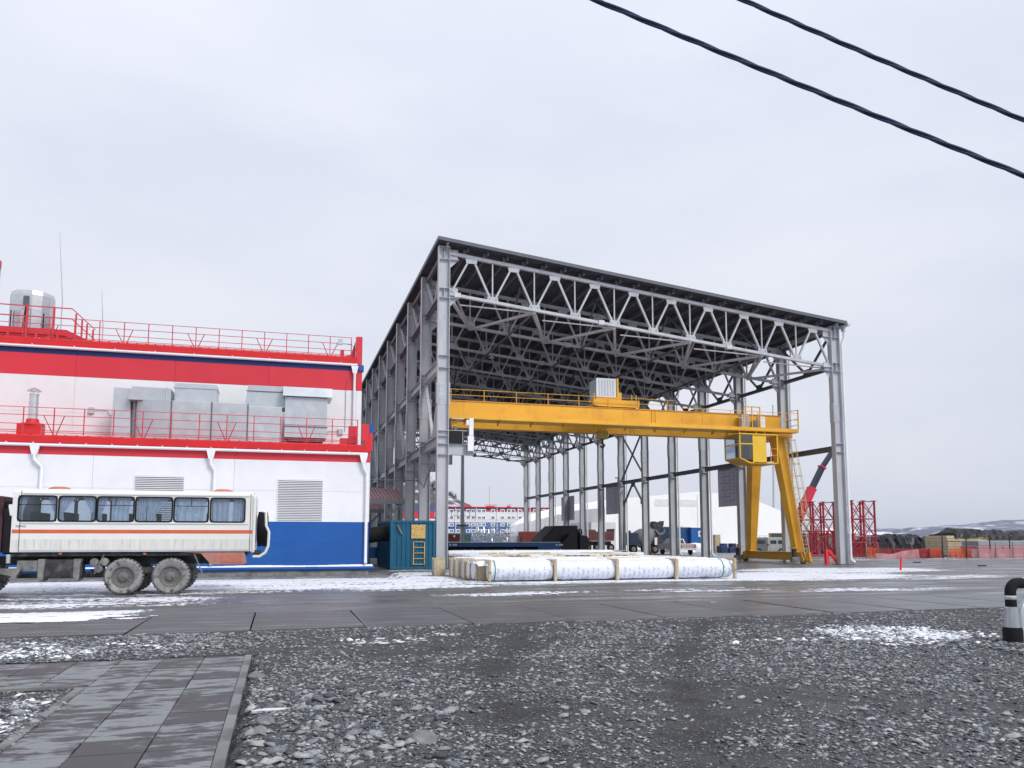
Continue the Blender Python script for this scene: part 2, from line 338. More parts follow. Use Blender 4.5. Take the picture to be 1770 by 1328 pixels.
# beyond and around: a skirt out to the horizon
def mesh_np(name, V, Fq, m, smooth=True):
    me = bpy.data.meshes.new(name); me.from_pydata(V.tolist(), [], Fq.tolist()); me.materials.append(m)
    if smooth: me.polygons.foreach_set('use_smooth', [True]*len(me.polygons))
    me.update(); return me
def ground_mat():
    m = bpy.data.materials.new('yard_ground'); m.use_nodes = True; t = m.node_tree; l = t.links.new; b = t.nodes['Principled BSDF']
    tc = N(t, 'ShaderNodeTexCoord')
    def noise(sc, det=5, ro=.6, st=None):
        n = N(t, 'ShaderNodeTexNoise'); n.inputs['Scale'].default_value = sc; n.inputs['Detail'].default_value = det; n.inputs['Roughness'].default_value = ro
        if st:
            q = N(t, 'ShaderNodeMapping'); q.inputs['Scale'].default_value = st; l(tc.outputs['Object'], q.inputs[0]); l(q.outputs[0], n.inputs[0])
        else: l(tc.outputs['Object'], n.inputs[0])
        return n.outputs[0]
    def mr(x, a, b_, c=0., d=1.):
        r = N(t, 'ShaderNodeMapRange'); l(x, r.inputs[0])
        for i, v in ((1, a), (2, b_), (3, c), (4, d)): r.inputs[i].default_value = v
        return r.outputs[0]
    def math_(op, x, y):
        q = N(t, 'ShaderNodeMath', operation=op)
        for i, v in ((0, x), (1, y)):
            if isinstance(v, (int, float)): q.inputs[i].default_value = v
            else: l(v, q.inputs[i])
        return q.outputs[0]
    def mix(f, a_, b_):
        q = N(t, 'ShaderNodeMix', data_type='RGBA')
        for i, v in ((0, f), (6, a_), (7, b_)):
            if isinstance(v, tuple): q.inputs[i].default_value = (*v, 1)
            elif isinstance(v, (int, float)): q.inputs[i].default_value = v
            else: l(v, q.inputs[i])
        return q.outputs[2]
    at = lambda nme: (lambda n: n.outputs['Fac'])(N(t, 'ShaderNodeAttribute', attribute_name=nme))
    grav = at('gravel'); sn = at('snow'); stn = at('stone')
    # mud / gravel
    vo = N(t, 'ShaderNodeTexVoronoi'); vo.inputs['Scale'].default_value = 34; l(tc.outputs['Object'], vo.inputs[0])
    vo2 = N(t, 'ShaderNodeTexVoronoi'); vo2.inputs['Scale'].default_value = 75; l(tc.outputs['Object'], vo2.inputs[0])
    sp = N(t, 'ShaderNodeSeparateColor'); l(vo.outputs['Color'], sp.inputs[0]); sp2 = N(t, 'ShaderNodeSeparateColor'); l(vo2.outputs['Color'], sp2.inputs[0])
    mud = mix(mr(noise(1.1, 8, .7), .35, .65), (.022, .023, .025), (.046, .046, .049))
    mud = mix(mr(noise(.45, 4), .56, .7), mud, (.038, .033, .028))
    mud = mix(math_('MULTIPLY', at('rut'), .8), mud, (.017, .015, .013))
    chipc = mix(sp.outputs[1], (.09, .095, .10), (.27, .285, .30))
    dens = math_('MULTIPLY_ADD', stn, .7); dens.node.inputs[2].default_value = .16
    c1 = math_('MULTIPLY', math_('LESS_THAN', sp.outputs[0], dens), mr(vo.outputs['Distance'], .42, .30))
    c2 = math_('MULTIPLY', math_('LESS_THAN', sp2.outputs[0], math_('ADD', dens, .05)), mr(vo2.outputs['Distance'], .45, .3))
    chipc2 = mix(sp2.outputs[1], (.07, .073, .08), (.23, .24, .255))
    gcol = mix(c2, mud, chipc2); gcol = mix(c1, gcol, chipc)
    # wet asphalt / concrete yard
    st = noise(.8, 7, .65, (.35, 1.6, 1)); fine = noise(40, 3, .6)
    yard = mix(mr(st, .35, .65), (.082, .084, .09), (.145, .148, .156))
    yard = mix(mr(noise(2.2, 6, .7, (.5, 1.4, 1)), .5, .75), yard, (.10, .093, .083))
    yard = mix(math_('MULTIPLY', mr(fine, .55, .7), .5), yard, (.17, .17, .175))
    col = mix(grav, yard, gcol)
    # snow: density attribute against layered noise, drawn out along the driving direction
    nA = noise(1.1, 6, .6, (.22, 1.1, 1)); nB = noise(3.2, 7, .78, (1.7, .75, 1)); nn = math_('ADD', math_('MULTIPLY', nA, .75), math_('MULTIPLY', nB, .95)); nn = math_('SUBTRACT', nn, .35)
    th = math_('ADD', math_('MULTIPLY', sn, -.42), .76)
    sf = mr(math_('SUBTRACT', nn, th), -.002, .012)
    on = math_('GREATER_THAN', sn, .02); sf = math_('MULTIPLY', sf, on)
    sf = math_('MULTIPLY', sf, mr(c1, 0, 1, 1, .25))
    col = mix(sf, col, (.80, .82, .88)); l(col, b.inputs['Base Color'])
    wet = mr(noise(.55, 5, .6, (.4, 1.7, 1)), .42, .6, .55, .22)
    ro = N(t, 'ShaderNodeMix'); l(grav, ro.inputs[0]); l(wet, ro.inputs[2]); l(mr(noise(2., 4), .4, .6, .5, .8), ro.inputs[3])
    ro2 = N(t, 'ShaderNodeMix'); l(sf, ro2.inputs[0]); l(ro.outputs[0], ro2.inputs[2]); ro2.inputs[3].default_value = .7; l(ro2.outputs[0], b.inputs['Roughness'])
    hh = math_('ADD', math_('MULTIPLY', math_('MULTIPLY', c1, mr(vo.outputs['Distance'], 0, .42, 1, .3)), grav), math_('MULTIPLY', sf, .8))
    hh = math_('ADD', hh, math_('MULTIPLY', noise(25, 4, .7), .25)); hh = math_('ADD', hh, math_('MULTIPLY', math_('MULTIPLY', c2, grav), .35))
    bb = N(t, 'ShaderNodeBump'); bb.inputs['Strength'].default_value = .8; bb.inputs['Distance'].default_value = .022; l(hh, bb.inputs['Height']); l(bb.outputs[0], b.inputs['Normal'])
    b.inputs['Specular IOR Level'].default_value = .45
    return m
GM = ground_mat()
me = mesh_np('ground', V, Fq, GM)
def setattr_np(me, nme, arr):
    A = me.attributes.new(nme, 'FLOAT', 'POINT'); A.data.foreach_set('value', np.asarray(arr, dtype=np.float32).ravel())
setattr_np(me, 'snow', f_snow(XX, YY))
setattr_np(me, 'gravel', ss(15.4+.0*XX, 15.15, YY+.35*(fbm(XX, YY, 1.2, 90, 3)-.5)))
setattr_np(me, 'stone', f_stone(XX, YY)); setattr_np(me, 'rut', f_rut(XX, YY))
g = bpy.data.objects.new('ground', me); COL.objects.link(g); g['kind'] = 'structure'
# far land sheet, just under the yard
mb = MB(); mb.add([(-5000, -60, -.25), (5000, -60, -.25), (5000, 7000, -.25), (-5000, 7000, -.25)], [(0, 1, 2, 3)])
FARM = mat('far_land', (.22, .225, .24), .8, 0, .2, .02, dirt=(.62, .64, .69), dscale=.012, dlo=.45, dhi=.55)
mb.build('terrain', FARM, kind='structure')

# loose stones (nobody could count them)
def stones(n, xr, yr, smin, smax, name, seed, field=None, m=None):
    r = np.random.default_rng(seed)
    X = r.uniform(*xr, n*3); Y = r.uniform(*yr, n*3)
    keep = np.ones(len(X), bool)
    if field is not None: keep &= r.random(len(X)) < field(X, Y)
    inpath = (X > -1.98) & (X < -.27) & (Y < 12.02) | (X < -.27) & (Y > 9.95) & (Y < 12.02)
    keep &= ~inpath
    # only inside the field of view, with a margin
    d = np.stack([X, Y], 1); z = X*fw.x+Y*fw.y; xx = (X*rt.x+Y*rt.y)/np.maximum(z, .1)
    keep &= (z > 3) & (np.abs(xx) < .82)
    X = X[keep][:n]; Y = Y[keep][:n]; n = len(X)
    # octahedron-like 8 vert, 12 tri lumps
    base = np.array([(1, 0, 0), (.3, .95, 0), (-.8, .6, 0), (-.8, -.6, 0), (.3, -.95, 0), (.35, .2, .62), (-.3, -.15, .55), (.1, -.3, -.5)])
    F0 = np.array([(0, 1, 5), (1, 2, 5), (2, 6, 5), (2, 3, 6), (3, 4, 6), (4, 5, 6), (4, 0, 5), (1, 0, 7), (2, 1, 7), (3, 2, 7), (4, 3, 7), (0, 4, 7)])
    s = smin*(smax/smin)**(r.random(n)**2.2)
    vs_ = base[None]*(1+r.uniform(-.32, .32, (n, 8, 3)))
    vs_ *= s[:, None, None]*np.stack([np.ones(n), r.uniform(.55, 1, n), r.uniform(.28, .7, n)], 1)[:, None, :]
    a = r.uniform(0, 6.28, n); c, s_ = np.cos(a), np.sin(a); tl = r.uniform(-.35, .35, n)
    x = vs_[..., 0]*c[:, None]-vs_[..., 1]*s_[:, None]; y = vs_[..., 0]*s_[:, None]+vs_[..., 1]*c[:, None]; z = vs_[..., 2]+x*tl[:, None]
    H = height(X, Y)
    V = np.stack([x+X[:, None], y+Y[:, None], z+(H+s*.12)[:, None]], -1).reshape(-1, 3)
    FF = (F0[None]+(np.arange(n)*8)[:, None, None]).reshape(-1, 3)
    me = bpy.data.meshes.new(name); me.vertices.add(len(V)); me.vertices.foreach_set('co', V.ravel())
    me.loops.add(len(FF)*3); me.loops.foreach_set('vertex_index', FF.ravel().astype(np.int32)); me.polygons.add(len(FF)); me.polygons.foreach_set('loop_start', np.arange(0, len(FF)*3, 3, dtype=np.int32))
    me.update(calc_edges=True)
    A = me.attributes.new('tone', 'FLOAT', 'POINT'); tn = np.repeat(r.random(n), 8); A.data.foreach_set('value', tn.astype(np.float32))
    me.materials.append(m or STONE); o = bpy.data.objects.new(name, me); COL.objects.link(o); o['kind'] = 'stuff'; return o
def stone_mat():
    m = bpy.data.materials.new('broken_stone'); m.use_nodes = True; t = m.node_tree; l = t.links.new; b = t.nodes['Principled BSDF']
    a = N(t, 'ShaderNodeAttribute', attribute_name='tone'); c = N(t, 'ShaderNodeValToRGB'); e = c.color_ramp.elements
    e[0].color = (.040, .044, .05, 1); e[1].color = (.50, .52, .545, 1); q = e.new(.35); q.color = (.115, .125, .137, 1); q = e.new(.7); q.color = (.28, .30, .318, 1); q = e.new(.95); q.color = (.36, .355, .34, 1)
    tc = N(t, 'ShaderNodeTexCoord'); n = N(t, 'ShaderNodeTexNoise'); n.inputs['Scale'].default_value = 30; n.inputs['Detail'].default_value = 4; l(tc.outputs['Object'], n.inputs[0])
    r = N(t, 'ShaderNodeMapRange'); r.inputs[1].default_value = .3; r.inputs[2].default_value = .7; r.inputs[3].default_value = .7; r.inputs[4].default_value = 1.3; l(n.outputs[0], r.inputs[0])
    v = N(t, 'ShaderNodeVectorMath', operation='SCALE'); l(a.outputs['Fac'], c.inputs[0]); l(c.outputs[0], v.inputs[0]); l(r.outputs[0], v.inputs[3]); l(v.outputs[0], b.inputs['Base Color'])
    b.inputs['Roughness'].default_value = .6; return m
STONE = stone_mat()
fs = lambda X, Y: np.clip(f_stone(X, Y)*1.25-.10, .03, 1)
fk = lambda X, Y: np.clip(.9*np.exp(-((X-.15)/.42)**2)*ss(9.6, 8.6, Y)+.5*np.exp(-((X-.6)/.7)**2)*ss(9.6, 8.6, Y)+.25*blob(X, Y, -2.6, 8.3, .9, 1.6)+.02, 0, 1)
tag(stones(42000, (-6, 10.5), (4, 11), .009, .040, 'gravel', 5, fs), 'grey broken stone scattered over the muddy ground nearest the camera', 'gravel')
tag(stones(24000, (-8, 19), (10.5, 15.25), .015, .05, 'gravel', 6, fs), 'grey broken stone lying along the near edge of the road', 'gravel')
tag(stones(1300, (-6, 12), (4, 15.1), .035, .08, 'gravel', 7, fs), 'larger pale broken stones strewn over the gravel yard', 'gravel')
tag(stones(420, (-3.5, 1.6), (4.5, 9.6), .045, .11, 'gravel', 12, fk), 'coarse grey stones banked against the paving kerb', 'gravel')
tag(stones(420, (9.9, 11.3), (9.1, 10.3), .03, .07, 'gravel', 8), 'dark stones heaped round the foot of the lagged pipe', 'gravel')

def fsn(X, Y):
    a = np.maximum(blob(X, Y, -4.0, 13.4, 3.0, 1.1), blob(X, Y, 10.2, 11.4, 1.8, 1.9)); a = np.maximum(a, blob(X, Y, -2.75, 8.6, .9, 1.3)); a = np.maximum(a, .7*blob(X, Y, 7.5, 11.3, 1.1, .4)); a = np.maximum(a, .35*blob(X, Y, 1.6, 13.3, 1.0, .4))
    return np.clip(a*(fbm(X, Y, 1.8, 70, 3)*4-1.6), 0, 1)
tag(stones(9000, (-8, 12), (6.5, 15.1), .02, .075, 'snow_crumbs', 15, fsn, SNOW), 'thin crumbs of snow caught between the stones', 'snow')

# individual rocks
def rock(px, py, s, label, seed):
    p = G(px, py); r = random.Random(seed); bm = bmesh.new(); bmesh.ops.create_icosphere(bm, subdivisions=2, radius=1)
    pl = [(Vector((r.uniform(-1, 1), r.uniform(-1, 1), r.uniform(-.3, 1))).normalized(), r.uniform(.55, .85)) for _ in range(9)]
    for v in bm.verts:
        for n_, d_ in pl:
            k = v.co.dot(n_)
            if k > d_: v.co -= n_*(k-d_)
        v.co = Vector((v.co.x*s, v.co.y*s*.7, v.co.z*s*.55+s*.18))
    me = bpy.data.meshes.new('rock'); bm.to_mesh(me); bm.free(); me.materials.append(ROCKM)
    o = bpy.data.objects.new('rock', me); COL.objects.link(o); o.location = (p.x, p.y, .0); o.rotation_euler.z = r.uniform(0, 3); tag(o, label, 'rock', 'rocks lying on the gravel')
ROCKM = mat('rock_grey', (.19, .195, .20), .7, 0, .3, 7, bump=.5, dirt=(.28, .28, .28), dscale=8, dlo=.55, dhi=.65)
rock(738, 1285, .16, 'largest pale grey rock, at the lower left of the open gravel', 1)
rock(455, 1252, .13, 'blocky grey rock nearest the white flat scrap beside the kerb', 2)
rock(443, 1172, .13, 'brownish rock beside the far end of the paving kerb', 3)
rock(1666, 1150, .10, 'pale wedge shaped rock near the snow and the lagged pipe', 4)
rock(447, 1268, .10, 'low grey rock just below the blocky one at the kerb', 6)
rock(984, 1290, .08, 'flat pale rock at the bottom centre of the gravel', 7)
mb = MB(); p = G(462, 1251); mb.prism([(-.14, -.03), (.10, -.05), (.17, .01), (-.02, .03)], 'z', .09, .10)
tag(mb.build('scrap_sheet', GUT, org=(0, 0, 0)), 'small white flat scrap lying on the stones by the kerb', 'scrap').location = (p.x, p.y, .03)

# ------------------------------------------------------------------ paving path
def tile_mat():
    m = bpy.data.materials.new('paving_slab'); m.use_nodes = True; t = m.node_tree; l = t.links.new; b = t.nodes['Principled BSDF']
    tc = N(t, 'ShaderNodeTexCoord'); gm = N(t, 'ShaderNodeNewGeometry'); oi = N(t, 'ShaderNodeObjectInfo')
    mp_ = N(t, 'ShaderNodeMapping'); mp_.inputs['Scale'].default_value = (1, 2.6, 1); l(gm.outputs['Position'], mp_.inputs[0])
    n = N(t, 'ShaderNodeTexNoise'); n.inputs['Scale'].default_value = 2.6; n.inputs['Detail'].default_value = 8; n.inputs['Roughness'].default_value = .68; l(mp_.outputs[0], n.inputs[0])
    a = N(t, 'ShaderNodeMath', operation='MULTIPLY_ADD'); a.inputs[1].default_value = .20; l(oi.outputs['Random'], a.inputs[0]); l(n.outputs[0], a.inputs[2])
    r = N(t, 'ShaderNodeMapRange'); r.inputs[1].default_value = .58; r.inputs[2].default_value = .66; l(a.outputs[0], r.inputs[0])
    n2 = N(t, 'ShaderNodeTexNoise'); n2.inputs['Scale'].default_value = 90; n2.inputs['Detail'].default_value = 2; l(gm.outputs['Position'], n2.inputs[0])
    mxx = N(t, 'ShaderNodeMix', data_type='RGBA'); mxx.inputs[6].default_value = (.040, .045, .049, 1); mxx.inputs[7].default_value = (.23, .24, .25, 1); l(r.outputs[0], mxx.inputs[0])
    v = N(t, 'ShaderNodeVectorMath', operation='SCALE'); r3 = N(t, 'ShaderNodeMapRange'); r3.inputs[3].default_value = .7; r3.inputs[4].default_value = 1.3; l(n2.outputs[0], r3.inputs[0])
    l(mxx.outputs[2], v.inputs[0]); l(r3.outputs[0], v.inputs[3]); l(v.outputs[0], b.inputs['Base Color'])
    r4 = N(t, 'ShaderNodeMapRange'); r4.inputs[3].default_value = .42; r4.inputs[4].default_value = .8; l(r.outputs[0], r4.inputs[0]); l(r4.outputs[0], b.inputs['Roughness'])
    bb = N(t, 'ShaderNodeBump'); bb.inputs['Strength'].default_value = .25; bb.inputs['Distance'].default_value = .004; l(n2.outputs[0], bb.inputs['Height']); l(bb.outputs[0], b.inputs['Normal'])
    return m
TILE = tile_mat()
mb = MB(); mb.box(-1.95, -.34, 2.5, 12.0, -.12, .0); mb.box(-12, -1.95, 10.0, 12.0, -.12, .0)
path = mb.build('pavement', mat('joint_sand', (.03, .03, .032), .9), kind='structure')
tw, tl_ = .525, .465
slab = MB().box(-tw/2+.005, tw/2-.005, -tl_/2+.008, tl_/2-.008, -.02, .022).build('slab', TILE, path, bevel=.006)
first = True
def put_slab(x, y, sx=1):
    global first
    o = slab if first else slab.copy()
    if not first: COL.objects.link(o)
    first = False; o.location = (x, y, R.uniform(-.002, .0025)); o.rotation_euler = (R.uniform(-.004, .004), R.uniform(-.004, .004), R.uniform(-.004, .004)); o.scale = (sx, 1, 1)
for i in range(19):
    y = 11.98-tl_*(i+.5)
    for k in range(3):
        put_slab(-.43-tw*(k+.5)+(0), y, 1)
    if i < 4:
        for k in range(3, 14): put_slab(-.43-tw*(k+.5), y)
kerb = MB().box(-.045, .045, -.495, .495, -.1, .035).build('kerb_stone', CONC, path, bevel=.008)
ks = [(-.385, 11.5-i*1., 0) for i in range(10)]+[(-2.05, 9.4-i*1., 0) for i in range(8)]+[(-2.6-i*1.0, 10.06, 1) for i in range(7)]
for i, (x, y, rz) in enumerate(ks):
    o = kerb if i == 0 else kerb.copy()
    if i: COL.objects.link(o)
    o.location = (x, y, R.uniform(-.003, .003)); o.rotation_euler.z = rz*math.pi/2+R.uniform(-.006, .006)

# ------------------------------------------------------------------ road slabs along the near edge of the yard
def road_mat():
    m = mat('road_slab_concrete', (.085, .088, .096), .38, 0, .2, 1.2, (.35, 2.4, 1), dirt=(.165, .17, .18), dscale=1.1, dlo=.50, dhi=.62, bump=.1); return m
RM = road_mat()
mb = MB(); mb.box(-20, 40, 15.25, 19.05, -.14, .0)
road = mb.build('road', mat('road_bed', (.035, .035, .037), .9), kind='structure')
RMD = mat('road_slab_relief', (.12, .123, .13), .45, 0, .15, 1.5, dirt=(.05, .05, .055), dscale=.7)
def diamond_slab():
    mb = MB(); mb.box(-1.015, 1.015, -1.87, 1.87, -.14, .022)
    return mb
rs = diamond_slab().build('road_slab', RM, road, bevel=.012)
studs = MB()
for i in range(26):
    for j in range(42):
        x = -.93+i*.074+(.037 if j % 2 else 0); y = -1.75+j*.084
        studs.add([(x-.025, y, .022), (x, y-.028, .022), (x+.025, y, .022), (x, y+.028, .022), (x, y, .030)], [(0, 1, 4), (1, 2, 4), (2, 3, 4), (3, 0, 4)])
st0 = studs.build('relief_pattern', RM, rs, kind='stuff')
rtree = snapshot(rs); rtree2 = (rs, [])
for k in range(-6, 18):
    x = -.48+2.055*k-1.03
    if k == -6: o = rs
    else: o = copy_tree(rtree if k < 3 else rtree2, road)
    o.location = (x, 17.13+R.uniform(-.04, .04), R.uniform(-.008, .006)); o.rotation_euler = (R.uniform(-.003, .003), R.uniform(-.005, .005), R.uniform(-.006, .006))
    o['o'] = (0, 0, 0)
# thin snow lying on the slabs
def snow_sheet(xa, xb, ya, yb, dens, z, label, seed, cell=.05):
    xs = np.arange(xa, xb, cell*1.6); ys_ = np.arange(ya, yb, cell*.8); Xg, Yg = np.meshgrid(xs, ys_); u = (Xg-xa)/(xb-xa); v = (Yg-ya)/(yb-ya)
    f = .55*fbm(Xg*.35, Yg*1.5, .9, seed, 5)+.45*fbm(Xg*.6, Yg*1.2, 4., seed+3, 4); keep = f > 1.04-dens(u, v)*.72
    nr_, nc_ = Xg.shape; ix = np.arange(nr_*nc_).reshape(nr_, nc_); k = keep[:-1, :-1] & keep[1:, 1:] & keep[:-1, 1:] & keep[1:, :-1]
    Fq_ = np.stack([ix[:-1, :-1][k], ix[:-1, 1:][k], ix[1:, 1:][k], ix[1:, :-1][k]], -1); Z = z+.010*np.clip((f-1.04+dens(u, v)*.72)*12, 0, 1)
    V_ = np.stack([Xg, Yg, Z], -1).reshape(-1, 3); used = np.unique(Fq_); mp_ = -np.ones(len(V_), int); mp_[used] = np.arange(len(used))
    me = mesh_np('snow_patch', V_[used], mp_[Fq_], SNOW); o = bpy.data.objects.new('snow_patch', me); COL.objects.link(o); tag(o, label, 'snow', None, 'stuff')
bell = lambda v, a, w: np.exp(-((v-a)/w)**2)
snow_sheet(-13, .6, 17.0, 19.15, lambda u, v: .93*ss(.10, .6, v+.15*(1-u))*ss(1., .62, u), .026, 'bright streak of thin snow on the road slabs at the left', 31)
snow_sheet(-2., 12, 16.4, 19.1, lambda u, v: .52*bell(v, .85, .3)*(.5+.5*np.sin(u*19)**2), .026, 'thin scraps of snow on the road slabs in the middle', 41)

# ================================================================== HALL
BAY, NB, Y0 = 5.72, 13, 43.5
XL, XR = 8.5, 34.5
def ztop(x): return 18.23-(x-XL)*(18.23-15.5)/(XR-XL)      # underside of roof beams
hall = thing('steel_hall', 'long open steel hall with sloping dark roof on tall grey columns, no walls', 'hall', (XL, Y0, 0)); HO = Vector(hall['o'])
def column(X, H, left):
    mb = MB(); w, t, d = .62, .03, .42
    for s_ in (-1, 1): mb.box(X+s_*w/2-t/2, X+s_*w/2+t/2, Y0-d/2, Y0+d/2, 0, H)
    mb.box(X-w/2+t/2, X+w/2-t/2, Y0-.012, Y0+.012, 0, H)
    zs = [H-.03, H-.75, H-2.45, H-3.0] if True else []
    zs += [11.9, 11.2, 7.35, 6.9] if left else [7.75, 7.2]
    for z in zs:
        mb.box(X-w/2+t/2, X+w/2-t/2, Y0-d/2+.01, Y0-.012, z-.02, z)
        mb.box(X-w/2+t/2, X+w/2-t/2, Y0+.012, Y0+d/2-.01, z-.02, z)
    for z0, z1 in ((H-.75, H-.03), (H-3.0, H-2.45)): mb.box(X-.012, X+.012, Y0-d/2+.02, Y0-.012, z0, z1-.02)
    c = mb.build('column', STEEL, hall)
    # foot plate
    MB().box(X-.5, X+.5, Y0-.4, Y0+.4, 0, .04).build('base_plate', STEELD, c)
    # bolted splice
    zc = 9.75
    mb = MB()
    mb.box(X-.22, X+.22, Y0-.035, Y0-.013, zc-.62, zc+.62)
    for s_ in (-1, 1): mb.box(X+s_*(w/2+t/2+.001), X+s_*(w/2+t/2+.03), Y0-.2, Y0+.2, zc-.62, zc+.62)
    sp = mb.build('splice_plate', PLATE, c)
    mb = MB()
    for g_ in (0, 1):
        for j in range(6):
            z = zc-.54+g_*.62+j*.09
            for i in range(6):
                x = X-.18+i*.072; mb.cyl((x, Y0-.035, z), (x, Y0-.06, z), .018, n=6)
            for s_ in (-1, 1):
                for yy in (-.14, .14): mb.cyl((X+s_*(w/2+.045), Y0+yy, z), (X+s_*(w/2+.10), Y0+yy, z), .02, n=5)
    mb.build('bolts', PLATE, c, kind='stuff')
    # knee brackets where the roof beam meets
    i_ = 1 if left else -1; xe = X+i_*w/2
    for z0 in (H-.75, H-3.0):
        mb = MB(); mb.prism([(xe+i_*.016, z0-.5), (xe+i_*.5, z0-.02), (xe+i_*.5, z0+.62), (xe+i_*.016, z0+.62)], 'y', Y0-.015, Y0+.015)
        mb.box(min(xe+i_*.016, xe+i_*.55), max(xe+i_*.016, xe+i_*.55), Y0-.17, Y0+.17, z0-.0, z0+.025)
        mb.box(min(xe+i_*.2, xe+i_*.5), max(xe+i_*.2, xe+i_*.5), Y0-.05, Y0-.016, z0+.3, z0+.56)
        mb.build('knee_bracket', STEEL, c)
    if left:   # crane bracket
        mb = MB(); x0, x1 = X+w/2+.016, X+1.75
        mb.box(x0, x1, Y0-.16, Y0+.16, 6.88, 6.90); mb.box(x0, x1, Y0-.16, Y0+.16, 6.28, 6.30); mb.box(x0, x1, Y0-.012, Y0+.012, 6.30, 6.88)
        for x in (x0+.95, x1-.02): mb.box(x-.012, x+.012, Y0-.15, Y0-.013, 6.30, 6.88)
        mb.build('crane_bracket', STEEL, c)
        mb = MB(); mb.box(X-w/2+t/2, X+w/2-t/2, Y0-.2, Y0-.012, 6.28, 6.30); mb.box(X-w/2+t/2, X+w/2-t/2, Y0-.2, Y0-.012, 7.62, 7.65); mb.build('stiffener', STEEL, c)
    return c
colL = snapshot(column(XL, 18.23, True)); colR = snapshot(column(XR, 15.5, False))
for k in range(1, NB):
    copy_tree(colL, hall, (0, BAY*k, 0)); copy_tree(colR, hall, (0, BAY*k, 0))
# roof truss
def truss():
    xa, xb = XL+.33, XR-.33; n = 20; dx = (xb-xa)/n
    zt = lambda x: ztop(x)-.32; zb = lambda x: ztop(x)-2.72
    mb = MB(); mb.beam((xa, Y0, zt(xa)), (xb, Y0, zt(xb)), .22, .18)
    t_ = mb.build('roof_truss', STEEL, hall)
    MB().beam((xa, Y0, zb(xa)), (xb, Y0, zb(xb)), .22, .16).build('bottom_chord', STEEL, t_)
    tops = [(xa+dx*(2*i+1)) for i in range(10)]; bots = [(xa+dx*2*i) for i in range(0, 11)]
    for i, x in enumerate(tops):
        for s_ in (-1, 1):
            xb_ = x+s_*dx*(.90); 
            MB().beam((x+s_*.16, Y0, zt(x)-.22), (xb_, Y0, zb(xb_)+.16), .13, .105).build('diagonal', STEEL, t_)
        mb = MB(); z = zt(x); mb.prism([(x-.36, z-.1), (x+.36, z-.1), (x+.30, z-.38), (x-.30, z-.38)], 'y', Y0-.085, Y0-.067); mb.build('gusset', STEEL, t_)
    for x in bots[1:-1]:
        MB().beam((x, Y0, zt(x)-.1), (x, Y0, zb(x)+.09), .07, .07, (1, 0, 0)).build('strut', STEEL, t_)
        mb = MB(); z = zb(x); mb.prism([(x-.36, z-.05), (x-.30, z+.30), (x+.30, z+.30), (x+.36, z-.05)], 'y', Y0-.085, Y0-.067)
        mb.cyl((x-.2, Y0-.086, z+.12), (x-.2, Y0-.12, z+.2), .03, n=6); mb.cyl((x+.2, Y0-.086, z+.12), (x+.2, Y0-.12, z+.2), .03, n=6); mb.build('gusset', STEEL, t_)
    for x in (xa+dx*7.3, xa+dx*14.1, xa+dx*.35, xb-dx*.35):
        MB().box(x-.18, x+.18, Y0-.16, Y0+.16, zb(x)-.13, zb(x)+.13).build('splice_plate', PLATE, t_)
    return t_
TR = snapshot(truss())
for k in range(1, NB): copy_tree(TR, hall, (0, BAY*k, 0))
YE = Y0+BAY*(NB-1)
# purlins with cleats
NP = 23
for i in range(NP):
    x = XL+.15+(XR-XL-.1)*i/(NP-1); z = ztop(x)+.02
    MB().ibeam((x, Y0-.45, z), (x, YE+.5, z), .13, .24, .014).build('purlin', STEELD if 0 < i < NP-1 else STEEL, hall)  # inner purlins darker: shade under the roof put into their colour
mb = MB()
for i in range(NP):
    for k in range(NB):
        x = XL+.15+(XR-XL-.1)*i/(NP-1)-.12; y = Y0+BAY*k; z = ztop(x)
        mb.box(x-.09, x+.03, y-.1, y+.1, z-.25, z+.06)
mb.build('purlin_cleats', STEELD, hall, kind='stuff')
# roof sheets, one per bay, ribs running down the slope
sl = -(18.23-15.5)/(XR-XL); xa, xb = XL-.42, XR+.62
pit = .26; 
for k in range(NB-1):
    ya = Y0-.62 if k == 0 else Y0+BAY*k+.002; yb = Y0+BAY*(k+1)-.002 if k < NB-2 else YE+.7
    mb = MB(); n = int((yb-ya)/pit); pts = []
    for j in range(n):
        y = ya+(yb-ya)*j/n; p_ = (yb-ya)/n
        pts += [(y, 0), (y+p_*.45, 0), (y+p_*.55, .055), (y+p_*.95, .055)]
    pts.append((yb, 0))
    vs_ = []
    for x in (xa, xb):
        zz = ztop(x)+.15
        vs_ += [(x, y, zz+h) for y, h in pts]+[(x, y, zz+.10+h) for y, h in pts]
    m_ = len(pts); fs_ = []
    for j in range(m_-1):
        fs_ += [(j, j+1, 2*m_+j+1, 2*m_+j), (m_+j, 3*m_+j, 3*m_+j+1, m_+j+1), (j, m_+j, m_+j+1, j+1), (2*m_+j, 2*m_+j+1, 3*m_+j+1, 3*m_+j)]
    mb.add(vs_, fs_); mb.build('roof_panel', ROOFM, hall)
mb = MB(); mb.beam((xa, Y0-.63, ztop(xa)+.23), (xb, Y0-.63, ztop(xb)+.23), .02, .20); mb.build('fascia', STEELD, hall)
mb = MB(); mb.box(xa-.02, xa, Y0-.62, YE+.7, ztop(xa)+.12, ztop(xa)+.36); mb.build('fascia', STEELD, hall)
